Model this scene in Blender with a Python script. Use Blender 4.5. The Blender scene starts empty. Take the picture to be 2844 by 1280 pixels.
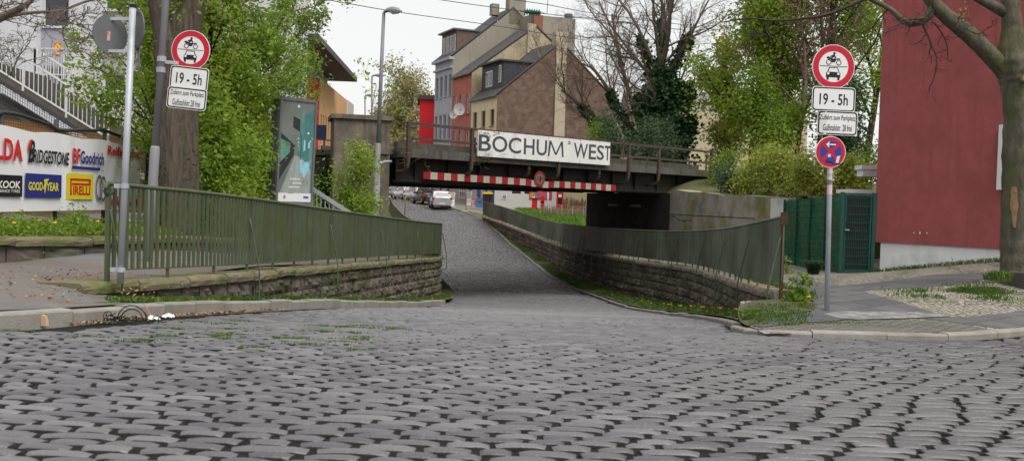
import bpy, math, random
import numpy as np
from mathutils import Vector

# ------------------------------------------------------------------ camera, sky, light
SC = bpy.context.scene
COL = SC.collection
FPX, U0, V0 = 2765.0, 1422.0, 640.0
ROLL = math.radians(1.7)
PITCH = math.atan(80.0 / 2765.0)
AX_F = np.array([0, math.cos(PITCH), -math.sin(PITCH)])
_r0 = np.array([1.0, 0, 0]); _u0 = np.array([0, math.sin(PITCH), math.cos(PITCH)])
AX_R = math.cos(ROLL) * _r0 + math.sin(ROLL) * _u0
AX_U = -math.sin(ROLL) * _r0 + math.cos(ROLL) * _u0

cam_data = bpy.data.cameras.new("camera")
cam = bpy.data.objects.new("camera", cam_data)
COL.objects.link(cam)
from mathutils import Matrix
cam.matrix_world = Matrix((
    (AX_R[0], AX_U[0], -AX_F[0], 0), (AX_R[1], AX_U[1], -AX_F[1], 0),
    (AX_R[2], AX_U[2], -AX_F[2], 0), (0, 0, 0, 1)))
cam_data.sensor_width = 36.0
cam_data.sensor_fit = 'HORIZONTAL'
cam_data.lens = 35.0
cam_data.clip_start = 0.1
cam_data.clip_end = 5000
cam_data.dof.use_dof = True
cam_data.dof.focus_distance = 22.0
cam_data.dof.aperture_fstop = 4.5
SC.camera = cam

SC.view_settings.view_transform = 'Standard'
SC.view_settings.look = 'None'
SC.view_settings.gamma = 1
SC.view_settings.exposure = 1.18

SUN_EL, SUN_AZ = math.radians(58), math.radians(138)
world = bpy.data.worlds.new("World")
SC.world = world
world.use_nodes = True
nt = world.node_tree
nt.nodes.clear()
_out = nt.nodes.new('ShaderNodeOutputWorld')
_bg = nt.nodes.new('ShaderNodeBackground')
_sky = nt.nodes.new('ShaderNodeTexSky')
_sky.sky_type = 'NISHITA'
_sky.sun_disc = False
_sky.sun_elevation = SUN_EL
_sky.sun_rotation = SUN_AZ
_sky.dust_density = 3.0
_mx = nt.nodes.new('ShaderNodeMix'); _mx.data_type = 'RGBA'
_mx.inputs[0].default_value = 0.9
_mx.inputs[7].default_value = (4.3, 4.28, 4.16, 1)      # closed cloud cover
nt.links.new(_sky.outputs[0], _mx.inputs[6])
nt.links.new(_mx.outputs[2], _bg.inputs[0])
_bg.inputs[1].default_value = 0.1
nt.links.new(_bg.outputs[0], _out.inputs[0])

sun_d = bpy.data.lights.new("sun", 'SUN')
sun_d.energy = 1.5
sun_d.angle = math.radians(45)
sun_d.color = (1.0, 0.96, 0.9)
sun = bpy.data.objects.new("sun", sun_d)
COL.objects.link(sun)
_sd = Vector((math.sin(SUN_AZ) * math.cos(SUN_EL), math.cos(SUN_AZ) * math.cos(SUN_EL), math.sin(SUN_EL)))
sun.rotation_euler = _sd.to_track_quat('Z', 'Y').to_euler()

# ------------------------------------------------------------------ helpers
RNG = np.random.default_rng(7)

def P(u, v, k):
    """world point at photo position (u, v) where one metre spans k photo pixels"""
    d = FPX / k
    return (AX_F + (u - U0) / FPX * AX_R + (V0 - v) / FPX * AX_U) * d

def A(*p):
    return np.array(p, float)

def norm(v):
    v = np.asarray(v, float)
    return v / (np.linalg.norm(v) + 1e-12)

def catmull(ctrl, n=12):
    c = np.asarray(ctrl, float)
    p = np.vstack([2 * c[0] - c[1], c, 2 * c[-1] - c[-2]])
    out = []
    for i in range(1, len(p) - 2):
        t = np.linspace(0, 1, n, endpoint=False)[:, None]
        a, b, d, e = p[i - 1], p[i], p[i + 1], p[i + 2]
        out.append(0.5 * (2 * b + (d - a) * t + (2 * a - 5 * b + 4 * d - e) * t ** 2 + (3 * b - a - 3 * d + e) * t ** 3))
    out.append(c[-1:])
    return np.vstack(out)

def resample(path, step):
    path = np.asarray(path, float)
    seg = np.linalg.norm(np.diff(path[:, :2], axis=0), axis=1)
    s = np.concatenate([[0], np.cumsum(seg)])
    n = max(2, int(round(s[-1] / step)) + 1)
    q = np.linspace(0, s[-1], n)
    return np.stack([np.interp(q, s, path[:, i]) for i in range(path.shape[1])], 1)

def path_normals(path):
    t = np.gradient(path[:, :2], axis=0)
    t /= np.linalg.norm(t, axis=1)[:, None] + 1e-9
    return t, np.stack([t[:, 1], -t[:, 0]], 1)          # tangent, right-hand normal

ORG = {}

class MB:
    """collects shapes, then links them as ONE mesh object"""
    def __init__(s):
        s.v, s.f, s.n = [], [], 0
    def add(s, verts, faces):
        verts = np.asarray(verts, float).reshape(-1, 3)
        s.v.append(verts)
        if isinstance(faces, np.ndarray):
            s.f.append(faces + s.n)
        else:
            for f in faces:
                s.f.append(np.asarray([f]) + s.n)
        s.n += len(verts)
        return s
    def obox(s, c, ax, ay, az):
        """box from centre and three half-axes"""
        c, ax, ay, az = (np.asarray(q, float) for q in (c, ax, ay, az))
        vs = [c + i * ax + j * ay + k * az for k in (-1, 1) for j in (-1, 1) for i in (-1, 1)]
        fs = np.array([[0, 2, 3, 1], [4, 5, 7, 6], [0, 1, 5, 4], [2, 6, 7, 3], [0, 4, 6, 2], [1, 3, 7, 5]])
        return s.add(vs, fs)
    def box(s, c, size, rz=0.0):
        co, si = math.cos(rz), math.sin(rz)
        return s.obox(c, A(co, si, 0) * size[0] / 2, A(-si, co, 0) * size[1] / 2, A(0, 0, size[2] / 2))
    def bar(s, p0, p1, w, h, up=(0, 0, 1)):
        p0, p1 = np.asarray(p0, float), np.asarray(p1, float)
        t = norm(p1 - p0); up = np.asarray(up, float)
        if abs(np.dot(t, up)) > .98: up = A(0, 1, 0)
        r = norm(np.cross(t, up)); u = np.cross(r, t)
        return s.obox((p0 + p1) / 2, r * w / 2, (p1 - p0) / 2, u * h / 2)
    def quad(s, *pts):
        return s.add(pts, [list(range(len(pts)))])
    def tube(s, pts, rad, n=8, cap=True, furrow=0., lump=0.):
        pts = np.asarray(pts, float)
        m = len(pts)
        rad = np.full(m, rad, float) if np.isscalar(rad) else np.asarray(rad, float)
        t = np.gradient(pts, axis=0)
        t /= np.linalg.norm(t, axis=1)[:, None] + 1e-12
        ref = A(0, 0, 1) if abs(t.mean(0)[2]) < .75 * np.linalg.norm(t.mean(0)) + 1e-9 else A(0.3, 1, 0)
        r = np.cross(t, ref); r /= np.linalg.norm(r, axis=1)[:, None] + 1e-12
        b = np.cross(t, r)
        a = np.linspace(0, 2 * math.pi, n, endpoint=False)
        ring = pts[:, None] + rad[:, None, None] * (np.cos(a)[None, :, None] * r[:, None] + np.sin(a)[None, :, None] * b[:, None])
        if furrow or lump:
            rg_ = np.random.default_rng(m + n); L_ = np.cumsum(np.linalg.norm(np.gradient(pts, axis=0), axis=1))[:, None]
            fac = 1 + furrow * sum(rg_.uniform(.4, 1) * np.sin(q * a[None] + rg_.uniform(0, 6) + .9 * np.sin(L_ * rg_.uniform(1.5, 4) + q)) for q in (7, 11, 16, 23)) / 2 \
                + lump * sum(rg_.uniform(.4, 1) * np.sin(q * a[None] + L_ * w + rg_.uniform(0, 6)) for q, w in ((1, 2.2), (2, 3.1), (3, -4.3), (2, 7.0))) / 2 + rg_.normal(0, .35 * furrow, (m, n))
            ring = pts[:, None] + (ring - pts[:, None]) * fac[:, :, None]
        i = np.arange(m - 1)[:, None] * n; j = np.arange(n)[None]; j2 = (j + 1) % n
        f = np.stack([i + j, i + j2, i + n + j2, i + n + j], -1).reshape(-1, 4)
        s.add(ring.reshape(-1, 3), f)
        if cap:
            s.f.append(np.array([list(range(s.n - m * n, s.n - m * n + n))[::-1]]))
            s.f.append(np.array([list(range(s.n - n, s.n))]))
        return s
    def disc(s, c, r, u, rad, n=40, rad2=None, inner=0):
        rad2 = rad if rad2 is None else rad2
        a = np.linspace(0, 2 * math.pi, n, endpoint=False)
        c, r, u = (np.asarray(q, float) for q in (c, r, u))
        o = c + np.cos(a)[:, None] * r * rad + np.sin(a)[:, None] * u * rad2
        if inner:
            q = c + np.cos(a)[:, None] * r * inner + np.sin(a)[:, None] * u * inner * rad2 / rad
            j = np.arange(n); j2 = (j + 1) % n
            return s.add(np.vstack([o, q]), np.stack([j, j2, n + j2, n + j], 1))
        return s.add(o, [list(range(n))])
    def drum(s, c, r, u, nn, rad, depth, n=40, rad2=None):
        """solid disc of a thickness; its front at c, its back at c - nn*depth"""
        rad2 = rad if rad2 is None else rad2
        a = np.linspace(0, 2 * math.pi, n, endpoint=False)
        o = np.asarray(c) + np.cos(a)[:, None] * np.asarray(r) * rad + np.sin(a)[:, None] * np.asarray(u) * rad2
        q = o - np.asarray(nn) * depth
        j = np.arange(n); j2 = (j + 1) % n
        s.add(np.vstack([o, q]), np.stack([j, n + j, n + j2, j2], 1))
        b = s.n - 2 * n
        s.f.append(np.array([list(range(b, b + n))])); s.f.append(np.array([list(range(b + n, b + 2 * n))[::-1]]))
        return s
    def prism(s, pts, depth):
        """polygon pts extruded by the vector depth"""
        pts = np.asarray(pts, float); n = len(pts)
        s.add(np.vstack([pts, pts + np.asarray(depth)]), [[i, (i + 1) % n, n + (i + 1) % n, n + i] for i in range(n)])
        b = s.n - 2 * n
        s.f.append(np.array([list(range(b, b + n))[::-1]])); s.f.append(np.array([list(range(b + n, b + 2 * n))]))
        return s
    def grid(s, g):
        """g: (m, n, 3) points"""
        g = np.asarray(g, float); m, n = g.shape[:2]
        i = np.arange(m - 1)[:, None] * n; j = np.arange(n - 1)[None]
        f = np.stack([i + j, i + j + 1, i + n + j + 1, i + n + j], -1).reshape(-1, 4)
        return s.add(g.reshape(-1, 3), f)
    def build(s, name, material, parent=None, smooth=False, base=None):
        v = np.vstack(s.v) if s.v else np.zeros((0, 3))
        if parent is not None:
            o = ORG[parent.name]
        elif base is not None:
            o = np.asarray(base, float)
        else:
            o = A((v[:, 0].min() + v[:, 0].max()) / 2, (v[:, 1].min() + v[:, 1].max()) / 2, v[:, 2].min())
        me = bpy.data.meshes.new(name)
        me.vertices.add(len(v))
        me.vertices.foreach_set('co', (v - o).astype(np.float32).ravel())
        loops = np.concatenate([f.ravel() for f in s.f]).astype(np.int32)
        tot = np.concatenate([np.full(f.shape[0], f.shape[1]) for f in s.f]).astype(np.int32)
        me.loops.add(len(loops)); me.loops.foreach_set('vertex_index', loops)
        me.polygons.add(len(tot))
        me.polygons.foreach_set('loop_start', np.concatenate([[0], np.cumsum(tot)[:-1]]).astype(np.int32))
        me.polygons.foreach_set('use_smooth', np.full(len(tot), bool(smooth)))
        me.update(calc_edges=True)
        me.materials.append(material)
        ob = bpy.data.objects.new(name, me)
        COL.objects.link(ob)
        if parent is not None:
            ob.parent = parent
        else:
            ob.location = o
        ORG[ob.name] = o
        return ob

def thing(name, label, cat, loc, group=None):
    o = bpy.data.objects.new(name, None)
    o.empty_display_size = .2
    COL.objects.link(o)
    o.location = tuple(loc)
    ORG[o.name] = np.asarray(loc, float)
    return tag(o, label, cat, group)

def tag(o, label, cat, group=None, kind=None):
    o['label'] = label; o['category'] = cat
    if group: o['group'] = group
    if kind: o['kind'] = kind
    return o

def struct(o):
    o['kind'] = 'structure'
    return o

def dup(root, loc, rz=0, label=None):
    r = root.copy(); COL.objects.link(r); r.location = tuple(loc); r.rotation_euler = (0, 0, rz)
    if label: r['label'] = label
    for ch in list(root.children):
        c = ch.copy(); COL.objects.link(c); c.parent = r
        for g in list(ch.children):
            d = g.copy(); COL.objects.link(d); d.parent = c
    return r

# ------------------------------------------------------------------ materials
MATS = {}
def mat(name, c1, c2=None, scale=4., rough=.8, bump=0., bscale=40., metal=0., spot=None, spot_scale=2., spot_at=.6,
        spot_w=.12, spec=.3, stretch=None, detail=6., coat=0., streak=None, streak_at=.6):
    if name in MATS: return MATS[name]
    m = bpy.data.materials.new(name); m.use_nodes = True
    N = m.node_tree.nodes; L = m.node_tree.links
    b = N['Principled BSDF']
    b.inputs['Roughness'].default_value = rough
    b.inputs['Metallic'].default_value = metal
    b.inputs['Specular IOR Level'].default_value = spec
    b.inputs['Coat Weight'].default_value = coat
    tc = N.new('ShaderNodeTexCoord')
    co = tc.outputs['Object']
    if stretch:
        mp = N.new('ShaderNodeMapping'); mp.inputs['Scale'].default_value = stretch
        L.new(co, mp.inputs[0]); cs = mp.outputs[0]
    else: cs = co
    def noise(sc, d=detail, src=None):
        n = N.new('ShaderNodeTexNoise'); n.inputs['Scale'].default_value = sc; n.inputs['Detail'].default_value = d
        n.inputs['Roughness'].default_value = .6
        L.new(src if src is not None else cs, n.inputs['Vector']); return n.outputs[0]
    def ramp(src, a, w):
        r = N.new('ShaderNodeValToRGB'); r.color_ramp.elements[0].position = max(0, a - w); r.color_ramp.elements[1].position = min(1, a + w)
        L.new(src, r.inputs[0]); return r.outputs[0]
    def mix(f, x, y):
        q = N.new('ShaderNodeMix'); q.data_type = 'RGBA'
        L.new(f, q.inputs[0])
        for s, i in ((x, 6), (y, 7)):
            if isinstance(s, tuple): q.inputs[i].default_value = (*s, 1)
            else: L.new(s, q.inputs[i])
        return q.outputs[2]
    cur = tuple(c1)
    if c2 is not None:
        cur = mix(ramp(noise(scale), .5, .2), tuple(c1), tuple(c2))
    if spot is not None:
        cur = mix(ramp(noise(spot_scale), spot_at, spot_w), cur, tuple(spot))
    if streak is not None:
        mp = N.new('ShaderNodeMapping'); mp.inputs['Scale'].default_value = (5, 5, .35)
        L.new(co, mp.inputs[0])
        cur = mix(ramp(noise(1.2, 5, mp.outputs[0]), streak_at, .1), cur, tuple(streak))
    if isinstance(cur, tuple): b.inputs['Base Color'].default_value = (*cur, 1)
    else: L.new(cur, b.inputs['Base Color'])
    if bump:
        bp = N.new('ShaderNodeBump'); bp.inputs['Strength'].default_value = min(1, bump); bp.inputs['Distance'].default_value = .02 if bump <= 1 else .02 * bump
        L.new(noise(bscale), bp.inputs['Height']); L.new(bp.outputs[0], b.inputs['Normal'])
    MATS[name] = m
    return m

def island_mat(name, cols, rough=.6, bump=.3, bscale=60, spec=.4, translucent=0., noise_mix=None, noise_scale=1.):
    """each separate piece (sett, leaf) takes a random tone of cols"""
    if name in MATS: return MATS[name]
    m = bpy.data.materials.new(name); m.use_nodes = True
    N = m.node_tree.nodes; L = m.node_tree.links
    b = N['Principled BSDF']
    b.inputs['Roughness'].default_value = rough
    b.inputs['Specular IOR Level'].default_value = spec
    g = N.new('ShaderNodeNewGeometry')
    r = N.new('ShaderNodeValToRGB')
    el = r.color_ramp.elements
    while len(el) < len(cols): el.new(.5)
    for i, c in enumerate(cols):
        el[i].position = i / (len(cols) - 1); el[i].color = (*c, 1)
    L.new(g.outputs['Random Per Island'], r.inputs[0])
    cur = r.outputs[0]
    tc = N.new('ShaderNodeTexCoord')
    if noise_mix is not None:
        n = N.new('ShaderNodeTexNoise'); n.inputs['Scale'].default_value = noise_scale; n.inputs['Detail'].default_value = 5
        L.new(tc.outputs['Object'], n.inputs['Vector'])
        rr = N.new('ShaderNodeValToRGB'); rr.color_ramp.elements[0].position = .45; rr.color_ramp.elements[1].position = .7
        L.new(n.outputs[0], rr.inputs[0])
        q = N.new('ShaderNodeMix'); q.data_type = 'RGBA'
        L.new(rr.outputs[0], q.inputs[0]); L.new(cur, q.inputs[6]); q.inputs[7].default_value = (*noise_mix, 1)
        cur = q.outputs[2]
    L.new(cur, b.inputs['Base Color'])
    if bump:
        n = N.new('ShaderNodeTexNoise'); n.inputs['Scale'].default_value = bscale; n.inputs['Detail'].default_value = 4
        L.new(tc.outputs['Object'], n.inputs['Vector'])
        bp = N.new('ShaderNodeBump'); bp.inputs['Strength'].default_value = bump; bp.inputs['Distance'].default_value = .01
        L.new(n.outputs[0], bp.inputs['Height']); L.new(bp.outputs[0], b.inputs['Normal'])
    if translucent:
        t = N.new('ShaderNodeBsdfTranslucent'); L.new(cur, t.inputs[0])
        ms = N.new('ShaderNodeMixShader'); ms.inputs[0].default_value = translucent
        L.new(b.outputs[0], ms.inputs[1]); L.new(t.outputs[0], ms.inputs[2])
        L.new(ms.outputs[0], N['Material Output'].inputs[0])
    MATS[name] = m
    return m

def brick_mat(name, ang, c1, c2, mortar, bw=.25, bh=.08, ms=.012, rough=.9, spot=None, spot_at=.6, spot_scale=.6, bump=.5, flat=False, off=.5):
    """brick or slate pattern on a wall that runs along the angle ang (flat: on the ground)"""
    if name in MATS: return MATS[name]
    m = bpy.data.materials.new(name); m.use_nodes = True
    N = m.node_tree.nodes; L = m.node_tree.links
    b = N['Principled BSDF']; b.inputs['Roughness'].default_value = rough; b.inputs['Specular IOR Level'].default_value = .25
    tc = N.new('ShaderNodeTexCoord')
    cb = N.new('ShaderNodeCombineXYZ')
    d1 = N.new('ShaderNodeVectorMath'); d1.operation = 'DOT_PRODUCT'
    d1.inputs[1].default_value = (math.cos(ang), math.sin(ang), 0)
    d2 = N.new('ShaderNodeVectorMath'); d2.operation = 'DOT_PRODUCT'
    d2.inputs[1].default_value = (-math.sin(ang), math.cos(ang), 0) if flat else (0, 0, 1)
    L.new(tc.outputs['Object'], d1.inputs[0]); L.new(tc.outputs['Object'], d2.inputs[0])
    L.new(d1.outputs['Value'], cb.inputs[0]); L.new(d2.outputs['Value'], cb.inputs[1])
    br = N.new('ShaderNodeTexBrick')
    br.inputs['Color1'].default_value = (*c1, 1); br.inputs['Color2'].default_value = (*c2, 1); br.inputs['Mortar'].default_value = (*mortar, 1)
    br.inputs['Scale'].default_value = 1; br.inputs['Brick Width'].default_value = bw; br.inputs['Row Height'].default_value = bh
    br.inputs['Mortar Size'].default_value = ms; br.inputs['Mortar Smooth'].default_value = .3; br.offset = off
    ns = N.new('ShaderNodeTexNoise'); ns.inputs['Scale'].default_value = 3; ns.inputs['Detail'].default_value = 5
    L.new(tc.outputs['Object'], ns.inputs['Vector'])
    # wobble the courses a little
    vm = N.new('ShaderNodeVectorMath'); vm.operation = 'MULTIPLY_ADD'
    L.new(ns.outputs[1], vm.inputs[0]); vm.inputs[1].default_value = (bh * .3, bh * .3, 0); L.new(cb.outputs[0], vm.inputs[2])
    L.new(vm.outputs[0], br.inputs['Vector'])
    cur = br.outputs[0]
    n2 = N.new('ShaderNodeTexNoise'); n2.inputs['Scale'].default_value = spot_scale; n2.inputs['Detail'].default_value = 6
    L.new(tc.outputs['Object'], n2.inputs['Vector'])
    if spot is not None:
        r = N.new('ShaderNodeValToRGB'); r.color_ramp.elements[0].position = spot_at - .12; r.color_ramp.elements[1].position = spot_at + .12
        L.new(n2.outputs[0], r.inputs[0])
        q = N.new('ShaderNodeMix'); q.data_type = 'RGBA'
        L.new(r.outputs[0], q.inputs[0]); L.new(cur, q.inputs[6]); q.inputs[7].default_value = (*spot, 1)
        cur = q.outputs[2]
    L.new(cur, b.inputs['Base Color'])
    bp = N.new('ShaderNodeBump'); bp.inputs['Strength'].default_value = bump; bp.inputs['Distance'].default_value = .02; bp.invert = True
    L.new(br.outputs[1], bp.inputs['Height']); L.new(bp.outputs[0], b.inputs['Normal'])
    MATS[name] = m
    return m

# ------------------------------------------------------------------ lettering
TXT = {}
def text_shape(s, bold=0.0):
    key = (s, bold)
    if key not in TXT:
        cu = bpy.data.curves.new("lettering_curve", 'FONT'); cu.body = s; cu.offset = bold
        cu.resolution_u = 3
        ob = bpy.data.objects.new("lettering_curve", cu); COL.objects.link(ob)
        dg = bpy.context.evaluated_depsgraph_get()
        me = bpy.data.meshes.new_from_object(ob.evaluated_get(dg))
        v = np.array([tuple(p.co)[:2] for p in me.vertices]); f = [list(p.vertices) for p in me.polygons]
        bpy.data.objects.remove(ob); bpy.data.curves.remove(cu); bpy.data.meshes.remove(me)
        mn, mxx = v.min(0), v.max(0)
        TXT[key] = ((v - mn) / (mxx - mn), f)
    return TXT[key]

def put_text(mb, s, c, r, u, w, h, bold=.02, slant=0.):
    """lettering s in a w x h box whose lower left corner is c"""
    v, f = text_shape(s, bold)
    c, r, u = (np.asarray(q, float) for q in (c, r, u))
    pts = c + (v[:, :1] * w + v[:, 1:] * slant * h) * r + v[:, 1:] * h * u
    mb.add(pts, f)

def put_poly(mb, pts, c, r, u):
    c, r, u = (np.asarray(q, float) for q in (c, r, u))
    mb.add([c + x * r + y * u for x, y in pts], [list(range(len(pts)))])
# ------------------------------------------------------------------ the lie of the land
PROF = [(-6, -.55), (0, -.875), (4, -1.06), (10.2, -1.36), (13.8, -1.68), (17.7, -2.02), (25, -2.72), (30.7, -3.22), (35, -3.5),
        (40, -3.66), (47, -3.72), (53, -3.66), (58, -3.47), (62, -3.2), (66, -2.8), (70, -2.3), (75, -1.66), (82.5, -.8),
        (90, -.42), (97, -.22), (108, -.02), (140, .3), (220, .6)]
_py = np.linspace(-6, 220, 1600)
_pz = np.interp(_py, [p[0] for p in PROF], [p[1] for p in PROF])
_ker = np.ones(21) / 21
_pz = np.convolve(np.pad(_pz, 10, mode='edge'), _ker, 'valid')
def road_z(x, y):
    x = np.asarray(x, float); y = np.asarray(y, float)
    y = y - np.clip(y - 12.5, 0, 60) * np.clip((x - 4.9) / 1.6, 0, 1) * np.where(y < 62, .9, 0)
    return np.interp(y, _py, _pz) + np.where(x < 0, -.012 * x, 0) * np.clip((26 - y) / 8, 0, 1) * np.clip((x + 14) / 4, .5, 1)

KL = [(-60, 4.5), (-30, 5.0), (-12, 5.9), (-7, 6.6), (-5.2, 7.4), (-4.45, 8.4), (-4.05, 10.2), (-3.83, 13.8), (-3.2, 20.5), (-2.4, 27), (-1.9, 31),
      (-1.85, 34.5), (-2.3, 40), (-3.5, 48), (-5.6, 58), (-8.0, 70), (-10.2, 80), (-15, 91), (-22, 106), (-34, 126)]
KR_FAR = [(4.26, 12.0), (5.72, 12.62), (6.66, 13.2), (8.6, 14.6), (12, 17.6), (20, 25), (34, 38), (60, 60)]
KR = [(4.26, 12.0), (3.5, 11.98), (3.02, 12.35), (2.98, 13.0), (3.12, 14.0), (3.5, 15.8), (3.85, 19.5), (3.95, 24.4), (3.8, 31), (3.45, 38), (2.25, 47),
      (1.4, 56), (.75, 61), (-.17, 66), (-1.2, 71.5), (-2.45, 77), (-4.6, 82.5), (-9.5, 93), (-16, 107), (-28, 127)]
PKL = resample(catmull(KL, 10), .5)
PKR = resample(catmull(KR, 10), .4)
PKRF = resample(catmull(KR_FAR, 10), .4)
_klm = np.maximum.accumulate(PKL[:, 1] + np.arange(len(PKL)) * 1e-6)
def kl_x(y): return np.interp(y, _klm, PKL[:, 0])
_i0 = int(np.argmin(PKR[:, 0] + 100 * (PKR[:, 1] > 20)))
_krm = np.maximum.accumulate(PKR[_i0:, 1] + np.arange(len(PKR) - _i0) * 1e-6)
def kr_x(y): return np.interp(y, _krm, PKR[_i0:, 0])
_kfm = PKRF[:, 1]
def krf_x(y): return np.interp(y, _kfm, PKRF[:, 0])

def rbf(points):
    pts = np.array(points, float)
    n = len(pts)
    d = np.linalg.norm(pts[:, None, :2] - pts[None, :, :2], axis=2)
    M = np.zeros((n + 3, n + 3)); M[:n, :n] = d + np.eye(n) * .02
    M[:n, n] = 1; M[:n, n + 1:] = pts[:, :2]; M[n, :n] = 1; M[n + 1:, :n] = pts[:, :2].T
    w = np.linalg.solve(M, np.concatenate([pts[:, 2], [0, 0, 0]]))
    def f(x, y):
        x = np.asarray(x, float); y = np.asarray(y, float)
        dd = np.sqrt((x[..., None] - pts[:, 0]) ** 2 + (y[..., None] - pts[:, 1]) ** 2)
        return dd @ w[:n] + w[n] + w[n + 1] * x + w[n + 2] * y
    return f
# (x, y, z) read off the photo: pavements, footpaths and the plots beside them
right_z = rbf([(6.66, 13.2, -1.53), (5.72, 12.62, -1.51), (4.26, 12, -1.475), (3.0, 12.6, -1.5), (3.1, 13.6, -1.55), (8.6, 14.6, -1.52), (12, 17.6, -1.48), (20, 25, -1.5), (4.6, 14.55, -1.46),
               (4.14, 15.2, -1.36), (4.47, 18.7, -1.5), (5.05, 23.8, -1.64), (5.54, 30, -1.86), (5.2, 34.6, -2.0), (4.3, 39, -2.1), (3, 48.5, -2.2),
               (2.3, 56.4, -2.2), (1.1, 62.8, -2.0), (-.5, 69, -1.6), (-2.3, 77, -1.0), (8, 25.3, -1.55), (8.95, 24.7, -1.52), (10.9, 22.1, -1.0),
               (8.9, 17.3, -1.12), (15, 21, -.8), (20, 30, 0), (6.5, 62, -1.9), (6, 75, -1.2), (4, 88, -.65), (-2, 92, -.6), (12, 60, -1.5), (30, 80, -.5), (-8, 104, -.1), (-20, 125, .1), (60, 120, 0)])
left_z = rbf([(-4.45, 8.4, -1.07), (-4.05, 10.2, -1.2), (-5.2, 7.4, -1.0), (-7, 6.6, -.95), (-12, 5.9, -.9), (-30, 5, -.85), (-60, 4.5, -.8), (-4.67, 11.5, -1.09), (-3.98, 11.5, -1.25), (-4.3, 11.6, -1.22), (-4.07, 14.7, -1.2),
              (-3.53, 22.7, -1.53), (-2.47, 34.1, -1.98), (-3.0, 40, -2.15), (-5, 52, -2.15), (-6.9, 62, -1.95), (-9.2, 72, -1.4), (-11, 84, -.9), (-16, 95, -.3), (-30, 120, .1), (-5.5, 15, -1.05),
              (-7.1, 13.8, -1.08), (-6.3, 21, -1.25), (-6, 28, -1.6), (-9, 22, -.75), (-9, 17, -.7), (-15, 20, -.4), (-20, 40, .2), (-9, 40, -1.6), (-60, 60, 1), (-60, 120, 1)])

def loft(mb, xa, xb, ys, zf, n, bias=1.0):
    t = np.linspace(0, 1, n) ** bias
    X = xa[:, None] + (xb - xa)[:, None] * t
    Y = np.repeat(ys[:, None], n, 1)
    mb.grid(np.stack([X, Y, zf(X, Y)], -1))

m_soil = mat('soil', (.06, .045, .032), (.1, .08, .055), 3, .95, .6, 25, spot=(.05, .075, .02), spot_scale=1.2, spot_at=.58)
m_bed = mat('sett_joint', (.005, .0045, .004), (.012, .01, .008), 9, .95, .5, 60, spot=(.03, .05, .012), spot_scale=5, spot_at=.68, spot_w=.05)
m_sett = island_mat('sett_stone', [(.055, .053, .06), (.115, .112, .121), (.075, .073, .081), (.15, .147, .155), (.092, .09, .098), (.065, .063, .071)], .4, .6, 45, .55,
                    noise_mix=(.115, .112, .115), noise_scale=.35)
m_kerb = mat('kerb_stone', (.23, .215, .195), (.31, .295, .265), 5, .85, .5, 60, spot=(.2, .18, .15), spot_scale=1.5, spot_at=.6)
m_asph = mat('pavement_asphalt', (.12, .118, .118), (.17, .166, .165), 1.3, .9, .5, 120, spot=(.15, .11, .08), spot_scale=.9, spot_at=.54, spot_w=.12)

# base sheet out to the horizon
b = MB(); b.quad((-3000, -1500, -5.2), (3000, -1500, -5.2), (3000, 4000, -5.2), (-3000, 4000, -5.2))
struct(b.build('ground', m_soil))

# road bed under the setts
b = MB()
ys = np.concatenate([np.linspace(-6, 30, 90), np.linspace(30.5, 126, 160)])
def road_left(y): return np.where(y < 4.7, -60, kl_x(y))
def road_right(y):
    return np.where(y < 12.0, 60, kr_x(y))
bed_z = lambda x, y: road_z(x, y) - .031
ya = np.linspace(-6, 8.42, 60); loft(b, np.full(60, -60.), np.full(60, 60.), ya, bed_z, 121)
yb = np.linspace(8.42, 12.0, 24); loft(b, kl_x(yb) - .1, np.full(24, 60.), yb, bed_z, 65)
ys = np.concatenate([np.linspace(12.0, 40, 90), np.linspace(40.5, 126, 130)])
loft(b, kl_x(ys) - .1, kr_x(ys) + .1, ys, bed_z, 24)
ys2 = np.linspace(12.0, 60, 60)
loft(b, krf_x(ys2) - .1, np.full(60, 60.2), ys2, lambda x, y: road_z(x, y) - .031, 12)
struct(b.build('road_bed', m_bed))

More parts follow.
